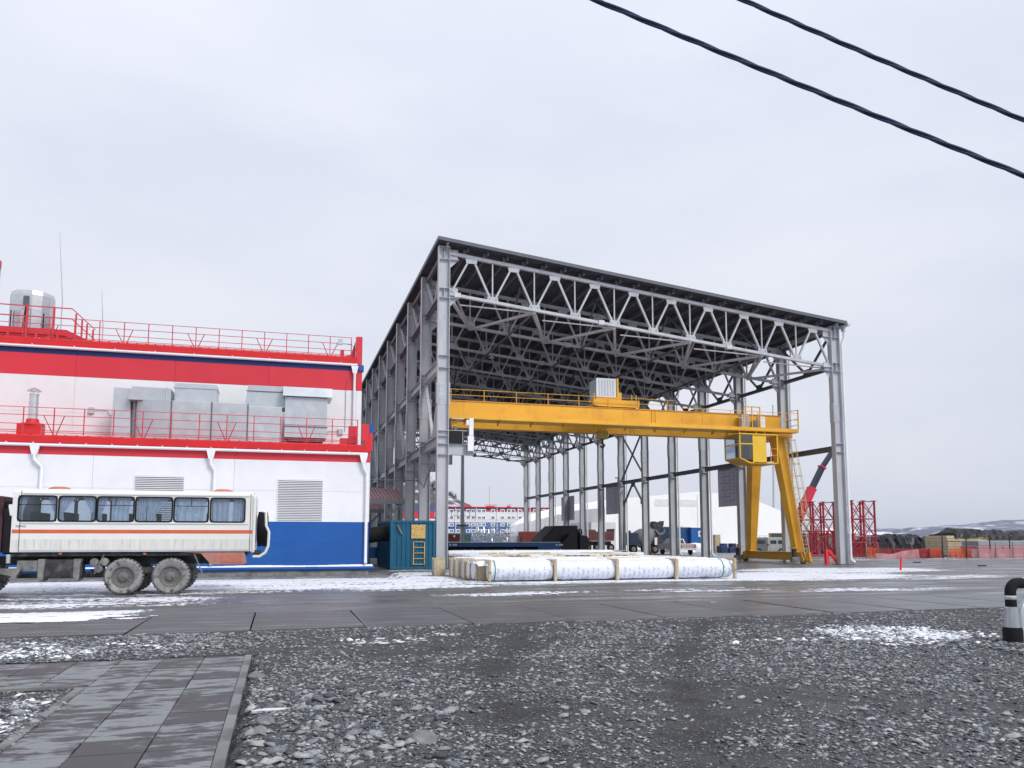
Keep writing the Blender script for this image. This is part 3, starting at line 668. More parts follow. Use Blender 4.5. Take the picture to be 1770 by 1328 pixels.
# eaves trusses along both rows of columns, beams and bracing between columns
for X, H in ((XL, 18.23), (XR, 15.5)):
    left = X == XL
    for k in range(NB-1):
        ya, yb = Y0+BAY*k+.2, Y0+BAY*(k+1)-.2; ym = (ya+yb)/2; zt, zb = H-.35, H-2.72
        MB().ibeam((X, ya, zb), (X, yb, zb), .22, .22).build('eaves_chord', STEELD, hall)
        MB().beam((X, ya, zt), (X, yb, zt), .16, .16).build('eaves_chord', STEELD, hall)
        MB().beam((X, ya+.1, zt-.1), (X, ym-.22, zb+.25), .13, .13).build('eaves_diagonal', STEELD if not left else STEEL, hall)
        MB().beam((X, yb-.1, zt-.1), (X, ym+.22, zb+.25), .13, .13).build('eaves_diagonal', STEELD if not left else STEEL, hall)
        mb = MB(); mb.prism([(ym-.42, zb+.11), (ym+.42, zb+.11), (ym+.3, zb+.45), (ym-.3, zb+.45)], 'x', X-.015, X+.015); mb.build('gusset', STEELD, hall)
        if left:
            MB().ibeam((X, ya, 11.55), (X, yb, 11.55), .3, .55, .03).build('tie_beam', STEEL, hall)
            MB().ibeam((XL-.05, ya, 7.15), (XL-.05, yb, 7.15), .3, .55, .03).build('tie_beam', STEEL, hall)
            MB().box(X+.75, X+1.3, Y0+BAY*k+.004, Y0+BAY*(k+1)-.004, 6.905, 7.0).build('runway_flange', STEELD, hall)
            mb = MB(); mb.box(X+1.0, X+1.05, Y0+BAY*k+.004, Y0+BAY*(k+1)-.004, 7.0, 7.55); mb.box(X+.8, X+1.25, Y0+BAY*k+.004, Y0+BAY*(k+1)-.004, 7.55, 7.6)
            mb.box(X+.99, X+1.06, Y0+BAY*k+.004, Y0+BAY*(k+1)-.004, 7.6, 7.72); mb.build('runway_beam', STEELD, hall)
        else:
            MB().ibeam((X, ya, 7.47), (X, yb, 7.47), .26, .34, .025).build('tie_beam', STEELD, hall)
    for k in ([0, 2, 5] if left else [5]):
        ya, yb = Y0+BAY*k+.25, Y0+BAY*(k+1)-.25; ym = (ya+yb)/2; x = X-.0
        if left:
            for (q0, q1) in (((ya, 11.2), (ym, 7.5)), ((yb, 11.2), (ym, 7.5))):
                MB().beam((x, *q0), (x, *q1), .17, .17).build('brace', STEEL, hall)
        else:
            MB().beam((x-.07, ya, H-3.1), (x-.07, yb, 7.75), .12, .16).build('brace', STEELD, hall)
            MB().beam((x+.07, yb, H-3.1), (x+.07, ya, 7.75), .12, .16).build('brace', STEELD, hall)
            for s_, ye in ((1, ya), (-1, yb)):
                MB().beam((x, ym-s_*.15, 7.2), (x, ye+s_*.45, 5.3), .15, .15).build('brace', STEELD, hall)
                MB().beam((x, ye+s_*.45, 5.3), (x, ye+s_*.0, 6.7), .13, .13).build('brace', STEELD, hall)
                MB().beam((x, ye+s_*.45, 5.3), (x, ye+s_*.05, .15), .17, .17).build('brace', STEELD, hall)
                MB().prism([(ye+s_*.2, 5.0), (ye+s_*.75, 5.1), (ye+s_*.7, 5.6), (ye+s_*.2, 5.6)], 'x', x-.09, x-.085).build('gusset', STEELD, hall)
            MB().prism([(ym-.5, 7.28), (ym+.5, 7.28), (ym+.25, 6.9), (ym-.25, 6.9)], 'x', x-.02, x+.02).build('gusset', STEELD, hall)
# bracing in the plane of the bottom chords
dx = (XR-XL-.66)/20; xs0 = XL+.33
zb = lambda x: ztop(x)-2.86
for k in range(NB-1):
    nodes = [xs0+dx*4*i for i in range(6)]
    if k in (0, 5, 11):
        for i in range(5):
            xm = (nodes[i]+nodes[i+1])/2
            for q in (nodes[i], nodes[i+1]):
                MB().beam((q, Y0+BAY*k, zb(q)), (xm, Y0+BAY*(k+1), zb(xm)), .16, .14).build('chord_brace', STEEL if k == 0 else STEELD, hall)  # deeper bays darkened in colour to stand for interior shade
            MB().beam((nodes[i]+.9, Y0+BAY*k+1.2, zb(nodes[i]+.9)+.02), (nodes[i+1]-.15, Y0+BAY*k+.12, zb(nodes[i+1])+.02), .07, .07).build('tie_rod', STEEL, hall)
    for i in (1, 2, 3, 4):
        q = nodes[i]; MB().beam((q, Y0+BAY*k+.12, zb(q)+.02), (q, Y0+BAY*(k+1)-.12, zb(q)+.02), .11, .11).build('chord_tie', STEELD, hall)
    if k in (0, 3, 6, 9):
        for i in (1, 2, 3, 4):   # sloping links between neighbouring trusses
            q = nodes[i]; MB().beam((q, Y0+BAY*k+.2, zb(q)+.2), (q, Y0+BAY*(k+.5), ztop(q)-.4), .10, .10).build('cross_link', STEELD, hall)
            MB().beam((q, Y0+BAY*(k+1)-.2, zb(q)+.2), (q, Y0+BAY*(k+.5), ztop(q)-.4), .10, .10).build('cross_link', STEELD, hall)
# gutter and downpipes on the low side
mb = MB(); gz = ztop(XR+.75)+.10
mb.prism([(XR+.63, gz+.12), (XR+.63, gz-.06), (XR+.83, gz-.06), (XR+.90, gz+.12), (XR+.88, gz+.12), (XR+.82, gz-.04), (XR+.65, gz-.04), (XR+.65, gz+.12)], 'y', Y0-.7, YE+.7)
mb.build('gutter', GUT, hall)
mb = MB(); xp = XR+.55
mb.box(XR+.66, XR+.86, Y0-.25, Y0+.05, gz-.3, gz-.06); mb.tube([(XR+.76, Y0-.1, gz-.25), (XR+.76, Y0-.1, gz-.75), (xp, Y0-.1, gz-1.15), (xp, Y0-.1, .45)], .085, 12)
mb.tube([(xp, Y0-.1, .5), (xp, Y0-.1, .3), (xp+.18, Y0-.22, .12)], .10, 12)
for j in range(9): mb.cyl((xp, Y0-.1, 1.2+j*1.6), (xp, Y0-.1, 1.26+j*1.6), .095, n=12)
dp = mb.build('downpipe', GUT, hall, smooth=True); dpt = snapshot(dp)
for k in range(1, NB):
    if k % 2 == 0 or k < 5: copy_tree(dpt, hall, (0, BAY*k, 0))
# extras on the first left column: cable box on the runway, far column conduit
mb = MB(); mb.box(XL+1.38, XL+1.72, Y0-.35, Y0-.17, 6.5, 7.35); mb.box(XL+1.46, XL+1.70, Y0-.35, Y0-.17, 7.36, 8.35); mb.box(XL+1.30, XL+1.45, Y0-.33, Y0-.2, 7.95, 8.25)
mb.build('cable_box', GUT, hall, bevel=.01)
MB().box(XL+.37, XL+1.1, Y0-.2, Y0-.03, 6.905, 7.62).build('bumper_block', STRIPE, hall)
MB().box(XL+1.1, XL+1.12, Y0-.2, Y0+.0, 6.905, 7.66).build('stop_plate', STEEL, hall)
MB().box(XL+.34, XL+1.4, Y0-.22, Y0+.2, 7.63, 7.66).build('stop_plate', STEEL, hall)
# lamps strung between the beams
lamp0 = None
def lamp(x, y, z, label):
    mb = MB(); mb.lathe([(.02, .22), (.04, .2), (.05, .12), (.20, .02), (.21, 0), (.17, .0), (.0, .05)], (0, 0, 0), 'z', 14)
    o = mb.build('pendant_lamp', LAMPW, smooth=True, org=(0, 0, 0)); o.location = (x, y, z); tag(o, label, 'lamp', 'lamps hung on wires under the hall roof'); return o
for px, py, Y, lb in ((850, 619, 55, 'white lamp on the nearest wire, left of the crane trolley'), (1052, 633, 55, 'white lamp on the nearest wire, above the crane trolley'),
                      (790, 677, 72, 'small lamp deep under the roof behind the first column'), (961, 682, 72, 'small lamp deep under the roof just above the crane girder')):
    p = PY(px, py, Y); lamp(p.x, p.y, p.z, lb)
for Y, ya_, yb_ in ((55, 612, 640), (72, 676, 692)):
    a_ = PY(776, ya_, Y); b_ = PY(1200, yb_, Y); a_.x = XL+.3; mb = MB(); b2 = a_+(b_-a_)*((XR-.3-a_.x)/(b_.x-a_.x))
    mb.tube([a_+(b2-a_)*i/12+Vector((0, 0, -.25*math.sin(math.pi*i/12)+.12)) for i in range(13)], .018, 5)
    tag(mb.build('lamp_wire', STEELD, org=tuple(a_)), 'thin wire slung across the hall %s' % ('nearer the front beams' if Y == 55 else 'deeper behind the crane'), 'wire')
# banners on the far side of the right row
def banner(x0, x1, px0, px1, pyt, pyb, n, label, rows):
    a_ = PX(px0, pyt, XR+.36); b_ = PX(px1, pyb, XR+.36); y0, y1 = sorted((a_.y, b_.y)); z1, z0 = a_.z, b_.z
    o = thing('banner', label, 'banner', (XR+.36, y0, z0), 'mauve banners hung between the right hand columns')
    mb = MB(); N_ = 14
    for j in range(N_):
        f0, f1 = j/N_, (j+1)/N_; o0 = .03*math.sin(f0*9); o1 = .03*math.sin(f1*9)
        Y_a, Y_b = y0+(y1-y0)*f0, y0+(y1-y0)*f1
        mb.add([(XR+.36+o0, Y_a, z0), (XR+.36+o1, Y_b, z0), (XR+.36+o1, Y_b, z1), (XR+.36+o0, Y_a, z1), (XR+.366+o0, Y_a, z0), (XR+.366+o1, Y_b, z0), (XR+.366+o1, Y_b, z1), (XR+.366+o0, Y_a, z1)],
               [(0, 1, 2, 3), (7, 6, 5, 4), (0, 4, 5, 1), (3, 2, 6, 7)])
    mb.build('sheet', BANN, o)
    mb = MB()
    if rows:
        for j in range(5):
            zz = z1-(z1-z0)*(.14+.16*j)
            mb.box(XR+.318, XR+.321, y0+(y1-y0)*.42, y0+(y1-y0)*.85, zz, zz+.09)
            for q in (.3, .45, .68): mb.cyl((XR+.318, y0+(y1-y0)*q, zz-.26), (XR+.321, y0+(y1-y0)*q, zz-.26), .10, n=8)
            mb.box(XR+.318, XR+.321, y0+(y1-y0)*.08, y0+(y1-y0)*.25, zz-.05, zz+.0)
    else:
        for j in range(11): zz = z1-(z1-z0)*(.08+.08*j); mb.box(XR+.318, XR+.321, y0+(y1-y0)*.1, y0+(y1-y0)*.6, zz, zz+.05)
    mb.build('print', BANI, o, kind='stuff')
banner(0, 0, 1240, 1282, 806, 874, 0, 'nearest and widest mauve banner, printed with faint lines and circles', True)
banner(0, 0, 1047, 1073, 840, 888, 0, 'middle mauve banner, hung left of the crossed braces', False)
banner(0, 0, 970, 993, 860, 899, 0, 'farthest and palest mauve banner, left of the big tarpaulined machine', False)

# ================================================================== GANTRY CRANE
cr_ = thing('gantry_crane', 'yellow semi gantry crane spanning the hall, one end on two sloping legs', 'crane', (33, 48.5, 0))
GX0, GX1, ZB, ZT = 9.35, 32.25, 8.72, 9.86
def girder(y0, y1, lab):
    mb = MB(); mb.box(GX0, GX1, y0, y1, ZB, ZT); mb.box(GX0, GX1, y0-.07, y1+.07, ZT, ZT+.03); mb.box(GX0, GX1, y0-.07, y1+.07, ZB-.03, ZB)
    gg = mb.build('girder', YEL, cr_)
    mb = MB()
    for i in range(11): x = GX0+1.0+i*2.08; mb.box(x-.006, x+.006, y0-.012, y0-.001, ZB+.02, ZT-.02)
    mb.build('weld_seams', YEL, gg, kind='stuff')
    MB().box(GX0, GX1, (y0+y1)/2-.04, (y0+y1)/2+.04, ZT+.031, ZT+.10).build('rail', STEELD, gg)
    for x in (22.7, 22.95): MB().box(x, x+.05, y0-.05, y0-.002, ZB+.05, ZT-.05).build('splice_flange', YEL, gg)
    return gg
girder(46.35, 46.9, 1); girder(49.6, 50.15, 1)
# near walkway
MB().box(GX0, GX1+.75, 45.45, 46.25, 8.66, 8.70).build('walkway', YEL, cr_)
MB().box(GX0, GX1+.75, 45.44, 45.47, 8.70, 8.90).build('toe_board', YEL, cr_)
for i in range(11):
    x = GX0+1.0+i*2.08; MB().prism([(45.45, 8.64), (46.33, 8.64), (46.33, 8.40)], 'x', x-.02, x+.02).build('walkway_bracket', YEL, cr_)
mb = MB()
for i in range(12):
    x = GX0+.2+i*2.04; MB().beam((x, 46.3 if i < 8 else 45.46, 8.9 if i >= 8 else ZT), (x, 46.3 if i < 8 else 45.46, ZT+.72 if i < 8 else 9.95), .035, .035).build('rail_post', YEL, cr_)
for z in (ZT+.70, ZT+.36): MB().beam((GX0, 46.3, z), (24.3, 46.3, z), .028, .028).build('handrail', YEL, cr_)
for z in (9.95, 9.5): MB().beam((24.3, 45.46, z), (33., 45.46, z), .035, .035).build('handrail', YEL, cr_)
for x, z1 in ((28.9, 10.25), (29.5, 10.25), (30.1, 10.25), (33., 10.2)): MB().beam((x, 45.46, 8.9), (x, 45.46, z1), .06, .06).build('rail_post', YEL, cr_)
MB().beam((28.9, 45.46, 10.25), (30.1, 45.46, 10.25), .06, .06).build('handrail', YEL, cr_)
for z in (10.2, 9.6, 9.2): MB().beam((33., 45.46, z), (33., 47.0, z), .035, .035).build('handrail', YEL, cr_)
mb = MB(); mb.box(28.95, 29.5, 45.8, 46.2, 8.75, 9.75); mb.build('switch_cabinet', GALV, cr_, bevel=.02)
mb = MB(); mb.cyl((29.75, 45.7, 8.75), (29.75, 45.7, 9.35), .17, n=14); mb.build('winch_motor', STEELD, cr_, smooth=True)
MB().box(30.2, 30.65, 45.7, 46.1, 8.95, 9.7).build('switch_cabinet', GUT, cr_, bevel=.02)
# trunnion (fixed end) carriage on the runway
mb = MB(); mb.box(9.38, 9.72, 45.2, 51.3, 7.95, 8.5); mb.build('end_carriage', YEL, cr_, bevel=.03)
for y in (45.0, 51.1):
    MB().cyl((9.43, y, 7.92), (9.65, y, 7.92), .2, n=18).build('wheel', STEELD, cr_, smooth=True)
mb = MB(); mb.box(9.3, 9.75, 45.3, 45.7, 7.8, 8.1); mb.cyl((9.15, 45., 8.0), (9.15, 45., 8.5), .13, n=12); mb.build('drive_motor', FRAME, cr_)
MB().box(9.35, 10.05, 44.9, 45.5, 8.55, 8.58).build('drive_cover', GUT, cr_)
# legs (tapered box sections) and ground carriage
def leg(ytop, ybot, name='leg'):
    mb = MB(); xt, xb2 = 32.4, 32.9; wt, wb = .42, .24; dt, db = .42, .26; z1, z0 = ZB-.03, .82
    vs_ = []
    for x, y, z, w, d in ((xb2, ybot, z0, wb, db), (xt, ytop, z1, wt, dt)):
        vs_ += [(x-w, y-d, z), (x+w, y-d, z), (x+w, y+d, z), (x-w, y+d, z)]
    mb.add(vs_, [(3, 2, 1, 0), (4, 5, 6, 7), (0, 1, 5, 4), (1, 2, 6, 5), (2, 3, 7, 6), (3, 0, 4, 7)])
    return mb.build(name, YEL, cr_, bevel=.02)
lg = leg(47.0, 45.9); lg2 = leg(49.7, 51.3)
MB().box(32.0, 33.2, 46.4, 50.4, ZB-.28, ZB-.04).build('leg_head', YEL, cr_, bevel=.02)
for y in (45.9, 51.3): MB().box(32.58, 33.22, y-.33, y+.33, .74, .82).build('foot_flange', YEL, cr_)
MB().box(32.7, 33.1, 45.75, 51.75, .22, .73).build('ground_carriage', mat('crane_ochre', (.52, .26, .025), .45, 0, .05, 1), cr_, bevel=.02)
MB().box(32.62, 33.18, 45.75, 51.75, .731, .755).build('carriage_flange', YEL, cr_)
for y in (45.35, 52.1):
    mb = MB(); mb.cyl((32.78, y, .17), (33.02, y, .17), .17, n=18); mb.cyl((32.84, y, .17), (32.96, y, .17), .2, n=18); mb.build('wheel', STEELD, cr_, smooth=True)
    s_ = -1 if y < 48 else 1
    mb = MB(); mb.prism([(y+s_*.25, .1), (y-s_*.4, .22), (y-s_*.4, .72), (y+s_*.05, .72), (y+s_*.35, .25)], 'x', 32.72, 32.76); mb.prism([(y+s_*.25, .1), (y-s_*.4, .22), (y-s_*.4, .72), (y+s_*.05, .72), (y+s_*.35, .25)], 'x', 33.04, 33.08); mb.build('wheel_housing', YEL, cr_)
    MB().cyl((32.25, y, .35), (32.25, y, .95), .15, n=14).build('drive_motor', FRAME, cr_, smooth=True)
    MB().box(32.0, 32.6, y-.15, y+.15, .15, .45).build('gearbox', MUDG, cr_, bevel=.03)
    MB().box(31.95, 32.65, y-.3, y+.3, 1.03, 1.06).build('motor_cover', YEL, cr_)
# railing clamps at the near foot
MB().prism([(44.85, .1), (45.1, .05), (45.35, .75), (45.0, .75)], 'x', 33.1, 33.25).build('rail_clamp', YEL, cr_)
# ladder with hoops on the near leg
lt, lb_ = Vector((32.75, 46.5, 8.6)), Vector((33.22, 45.25, .3))
ld = thing('x', None, None); bpy.data.objects.remove(ld)
lad = MB()
for s_ in (-.2, .2): lad.beam(lb_+Vector((s_, 0, 0)), lt+Vector((s_, 0, 0)), .045, .045)
LADM = mat('pale_ladder_paint', (.74, .56, .30), .5, 0, .1, 3)
lad_o = lad.build('ladder', LADM, cr_)
mb = MB(); nr_ = 30
for i in range(nr_):
    p = lb_+(lt-lb_)*((i+.5)/nr_); mb.beam(p-Vector((.2, 0, 0)), p+Vector((.2, 0, 0)), .028, .028)
mb.build('rungs', LADM, lad_o, kind='stuff')
hoop = []
for i in range(8):
    p = lb_+(lt-lb_)*(.27+i*.098); pts = [p+Vector((.2+.0, 0, 0))]+[p+Vector((.36*math.cos(t), -.36-.36*math.sin(t)+.0, 0)) for t in [rad(q) for q in range(0, 181, 30)]]+[p+Vector((-.2, 0, 0))]
    MB().tube(pts, .018, 5).build('safety_hoop', LADM, lad_o); hoop.append(pts)
mb = MB()
for j in (1, 3, 4, 5, 7):
    mb.tube([h[j] for h in hoop], .014, 4)
mb.build('cage_bars', LADM, lad_o, kind='stuff')
# mesh guard on the leg face
mb = MB()
for i in range(34):
    f = (i+.5)/34; z = .9+7.6*f; y = 45.9+1.1*f-.26-.16*f-.06; mb.beam((32.75-.35*f, y, z), (33.05-.4*f, y, z), .012, .012)
for j in range(4): mb.beam((32.75+.09*j, 45.6, .9), (32.4+.08*j, 46.5, 8.5), .012, .012)
mb.build('grating', YELB, cr_, kind='stuff')
# operator cab
cb = thing('operator_cab', None, None, cr_['o']); cb.parent = cr_; cb.location = (0, 0, 0)
cx0, cxm, cx1 = 28.55, 30.15, 31.35; cy0, cy1 = 45.5, 47.3; cz0, cz1 = 6.55, 8.42
CABLBL = cb
MB().box(cx0-.08, cx1+.08, cy0-.08, cy1+.08, cz1, cz1+.07).build('cab_roof', YELB, cb)
mb = MB(); mb.box(cx0+1.02, cx0+1.98, cy0, cy0+.03, cz0, cz1); mb.box(cx0+1.02, cx0+1.98, cy1-.03, cy1, cz0, cz1); mb.box(cx0+1.95, cx0+1.98, cy0+.03, cy1-.03, cz0, cz1); mb.build('cab_wall', YELB, cb)
mb = MB(); mb.prism([(cx0, cz0+.36), (cx0, cz0+.29), (cx0+.75, cz0-.03), (cx1, cz0-.03), (cx1, cz0+.06), (cx0+.77, cz0+.06)], 'y', cy0, cy1); mb.build('cab_floor', YEL, cb)
for x, y in ((cx0, cy0), (cx0, cy1), (cx0+.98, cy0), (cx1, cy0), (cx1, cy1)):
    MB().box(x-.035, x+.035, y-.035, y+.035, cz0+(.3 if x == cx0 else 0), cz1).build('cab_post', YELB, cb)
for y in (cy0, cy1):
    MB().beam((cx0, y, cz1-.62), (cx0+1.0, y, cz1-.62), .06, .07).build('window_bar', YELB, cb)
MB().beam((cx0, cy0, cz1-.62), (cx0, cy1, cz1-.62), .06, .07).build('window_bar', YELB, cb)
mb = MB(); mb.box(cx0+.02, cx0+.98, cy0+.005, cy0+.015, cz0+.2, cz1); mb.build('cab_glass', GLASS, cb)
MB().box(cx0+.02, cx0+.98, cy1-.015, cy1-.005, cz0+.2, cz1).build('cab_glass', GLASS, cb)
MB().box(cx0+.005, cx0+.015, cy0+.02, cy1-.02, cz0+.33, cz1).build('cab_glass', GLASS, cb)
mb = MB(); mb.box(cx0+.55, cx0+1.0, cy0+.5, cy0+1.1, cz0+.1, cz0+.55); mb.box(cx0+.85, cx0+1.0, cy0+.5, cy0+1.1, cz0+.55, cz0+1.2); mb.build('operator_seat', SEATM, cb, bevel=.04)
for z in (cz0+.3, cz0+.6, cz0+.95): MB().beam((cx0+1.98, cy1, z), (cx1, cy1, z), .03, .03).build('cab_rail', YEL, cb)
for z in (cz0+.5, cz0+.95): MB().beam((cx0+2.3, cy0, z), (cx1, cy0, z+.05), .03, .03).build('cab_rail', YEL, cb)
MB().beam((cx0+2.3, cy0, cz0), (cx0+2.3, cy0, cz0+.98), .04, .04).build('cab_rail', YEL, cb)
for x in (cx0+.1, cx0+1.35, cx0+2.0): MB().beam((x, cy0+.2, cz1+.07), (x, cy0+.2, 8.66), .10, .10).build('cab_hanger', YEL, cb)
for x in (cx0+.1, cx1): MB().beam((x, cy1-.1, cz1+.07), (x, cy1-.1, ZB-.03), .10, .10).build('cab_hanger', YEL, cb)
# trolley
tx0, tx1 = 18.75, 21.9
mb = MB(); mb.prism([(tx0, 10.05), (tx0+.35, 9.98), (tx1-.15, 9.98), (tx1, 10.05), (tx1, 10.42), (tx0, 10.42)], 'y', 46.4, 46.75); tro = mb.build('trolley', YEL, cr_)
mb = MB(); mb.prism([(tx0, 10.05), (tx0+.35, 9.98), (tx1-.15, 9.98), (tx1, 10.05), (tx1, 10.42), (tx0, 10.42)], 'y', 49.7, 50.05); mb.box(tx0+.3, tx1-.3, 46.76, 49.69, 10.1, 10.3); mb.build('trolley_frame', YEL, tro)
for x in (tx0+.25, tx1-.25):
    for y in (46.62, 49.87): MB().cyl((x, y-.08, 10.08), (x, y+.08, 10.08), .13, n=14).build('trolley_wheel', STEELD, tro, smooth=True)
mb = MB(); mb.box(19.05, 20.3, 46.6, 47.9, 10.62, 11.78); hb = mb.build('hoist_cabinet', GALV, tro, bevel=.01)
mb = MB(); mb.box(19.0, 20.35, 46.56, 46.60, 10.58, 11.82); mb.build('cabinet_frame', GUT, tro)
for i in range(6):
    x = 19.17+i*.19; MB().box(x, x+.10, 46.53, 46.558, 10.70, 11.70).build('louvre_blade', GALVB, tro)
mb = MB(); mb.box(19.0, 20.4, 46.6, 47.9, 10.43, 10.60); mb.box(20.42, 20.75, 46.6, 47.2, 10.43, 10.95); mb.box(20.42, 20.55, 46.6, 46.7, 10.95, 11.86); mb.build('cabinet_stand', YEL, tro)
for x in (18.85, 21.45, 21.75): MB().beam((x, 46.6, 10.42), (x, 46.6, 10.85), .05, .05).build('rail_post', YEL, tro)
# hook
hk = PY(1041, 752, 48.2); mb = MB()
mb.box(hk.x-.35, hk.x+.35, 48.0, 48.4, hk.z-.28, hk.z+.25); hb2 = mb.build('hook_block', mat('hook_yellow_black', (.35, .27, .05), .5, 0, .3, 6), cr_, bevel=.05)
mb = MB(); mb.tube([(hk.x, 48.2, hk.z-.28), (hk.x, 48.2, hk.z-.55), (hk.x+.15, 48.2, hk.z-.68), (hk.x+.05, 48.2, hk.z-.85), (hk.x-.15, 48.2, hk.z-.75)], .07, 8); mb.build('hook', FRAME, hb2)
mb = MB()
for x_ in (-.25, -.1, .1, .25): mb.cyl((hk.x+x_, 48.2, hk.z+.25), (hk.x+x_, 48.2, 10.1), .015, n=5)
mb.build('hoist_rope', STEELD, cr_, kind='stuff')

# ================================================================== RED WHITE BLUE BUILDING
BX1 = 4.12; FY = 39.5; UY = 44.6; BXL = -26.
bl = thing('workshop_building', 'red, white and blue panelled two storey building with ducts on its lower roof', 'building', (-6, FY, 0))
def core(x0, x1, y0, y1, z0, z1): MB().box(x0, x1, y0, y1, z0, z1).build('wall_core', mat('panel_core', (.45, .45, .47), .7), bl)
core(BXL, BX1-.12, FY+.10, 60, .05, 5.9); core(BXL, BX1-.12, UY+.10, 60, 5.9, 11.3)
def panel_row(y, z0, z1, m, xs, seed=0, th=.1, name='wall_panel'):
    for a_, b_ in zip(xs[:-1], xs[1:]):
        MB().box(a_+.004, b_-.004, y, y+th, z0+.003, z1-.003).build(name, m, bl, bevel=.003)
jx = [BX1-.30-6.*i for i in range(5)][::-1]
jx = [BXL]+[j for j in jx if j > BXL]
# lower wing, front
for z0, z1 in ((2.44, 3.9), (3.9, 5.36)): panel_row(FY, z0, z1, WHITE, jx)
panel_row(FY, 5.36, 5.95, RED, jx)
for z0, z1 in ((.36, 1.4), (1.4, 2.44)): panel_row(FY, z0, z1, BLUE, jx)
# corner trims and side wall
for z0, z1, m in ((.36, 2.44, BLUE), (2.44, 5.36, WHITE), (5.36, 5.95, RED)):
    MB().box(jx[-1]+.003, BX1, FY-.012, FY+.1, z0+.004, z1-.004).build('corner_trim', m, bl)
    MB().box(BX1-.1, BX1, FY+.104, 60, z0+.004, z1-.004).build('side_panel', m, bl)
for z0, z1, m in ((5.95, 9.84, WHITE), (9.84, 10.95, RED), (10.95, 11.25, NAVY)):
    MB().box(BX1-.1, BX1, UY+.104, 60, z0+.004, z1-.004).build('side_panel', m, bl)
# tiny seam lines on the panels (pressed ribs)
mb = MB()
for i in range(1, 9): z = .36+i*.23; mb.box(BXL, jx[-1], FY-.004, FY-.001, z, z+.012)
mb.build('pressed_ribs', BLUE, bl, kind='stuff')
# plinth, drip ledge
MB().box(BXL, BX1+.02, FY-.04, 60, -.3, .14).build('plinth', CONC, bl)
MB().prism([(FY-.02, .36), (FY-.16, .30), (FY-.17, .22), (FY-.12, .145), (FY-.10, .145), (FY+.02, .2)], 'x', BXL, BX1+.28).build('drip_ledge', BLUE, bl)
mb = MB()
for i in range(58):
    x = BXL+i*(BX1+.2-BXL)/58; mb.prism([(FY-.02, .365), (FY-.14-.02*math.sin(i*1.3), .315), (FY-.02, .39+.015*math.sin(i*.7))], 'x', x, x+(BX1+.2-BXL)/58)
mb.build('ledge_snow', SNOW, bl, kind='stuff')
pav = MB(); pav.prism([(BXL, 38.45), (BX1+1.6, 38.45), (BX1+.9, 39.6), (BX1+.9, 42.2), (BX1-.1, 42.2), (BX1-.1, 39.5), (BXL, 39.5)], 'z', -.3, -.11)
pav.build('apron', CONC, kind='structure')
# cap of the lower roof, gutter, downpipes
MB().prism([(FY-.10, 5.86), (FY-.12, 6.16), (FY-.06, 6.20), (FY+.25, 6.26), (FY+.25, 5.95), (FY-.04, 5.955)], 'x', BXL, BX1-.28).build('roof_edge', REDT, bl)
MB().box(BXL, BX1-.13, FY+.26, UY-.01, 5.955, 6.18).build('lower_roof', REDT, bl)
mb = MB()
for i in range(60): x = BX1-.6-i*.46; mb.box(x-.03, x+.03, FY-.08, FY+1.2, 6.20, 6.235)
mb.build('roof_ribs', REDT, bl, kind='stuff')
MB().box(BX1-.28, BX1-.01, FY-.13, FY+.25, 5.86, 6.42).build('corner_block', REDT, bl)
MB().box(BX1-.42, BX1-.06, FY+.1, FY+.35, 6.43, 7.28).build('parapet_post', RED, bl)
MB().box(BX1-.05, BX1+.14, FY+.1, FY+.4, 6.85, 7.3).build('parapet_post', BLUE, bl)
MB().box(BX1-.045, BX1+.12, FY+.1, FY+.4, 5.96, 6.84).build('parapet_post', RED, bl)
MB().box(BX1-.98, BX1-.58, FY+1.0, FY+1.4, 6.2, 7.28).build('parapet_post', RED, bl)
MB().box(BX1-1.4, BX1-1.0, FY+1.0, FY+1.4, 6.2, 6.65).build('parapet_post', RED, bl)
def gutter(y, z, x0, x1, step):
    mb = MB(); mb.prism([(y, z+.06), (y-.02, z+.07), (y-.14, z+.06), (y-.15, z-.01), (y-.11, z-.06), (y-.03, z-.06), (y, -.01+z)], 'x', x0, x1)
    g_ = mb.build('gutter', GUT, bl)
    x = x1-.9
    while x > x0:
        MB().box(x-.02, x+.02, y-.16, y, z+.071, z+.11).build('gutter_bracket', GUT, g_); x -= step
gutter(FY-.10, 5.76, BXL, BX1-.14, 1.05)
gutter(UY-.10, 11.26, BXL, BX1-.28, 1.9)
def downpipe(x, y, zt, zb, off, foot=True):
    mb = MB(); mb.prism([(x-.20, zt), (x+.20, zt), (x+.10, zt-.42), (x-.10, zt-.42)], 'y', y-.24, y-.11)
    mb.tube([(x, y-.17, zt-.35), (x, y-.17, zt-.62), (x+off, y-.11, zt-.95), (x+off, y-.11, zb+.12)]+([(x+off, y-.2, zb)] if foot else []), .075, 12)
    for z in (zt-1.6, zt-2.9): 
        if z > zb: mb.cyl((x+off, y-.11, z), (x+off, y-.11, z+.05), .088, n=12)
    mb.build('downpipe', GUT, bl, smooth=True)
downpipe(BX1-.33, FY, 5.74, .45, .18); downpipe(-3.22, FY, 5.74, .45, .18); downpipe(-10.5, FY, 5.74, .45, .3)
downpipe(BX1-.42, UY, 11.2, 6.4, .0)
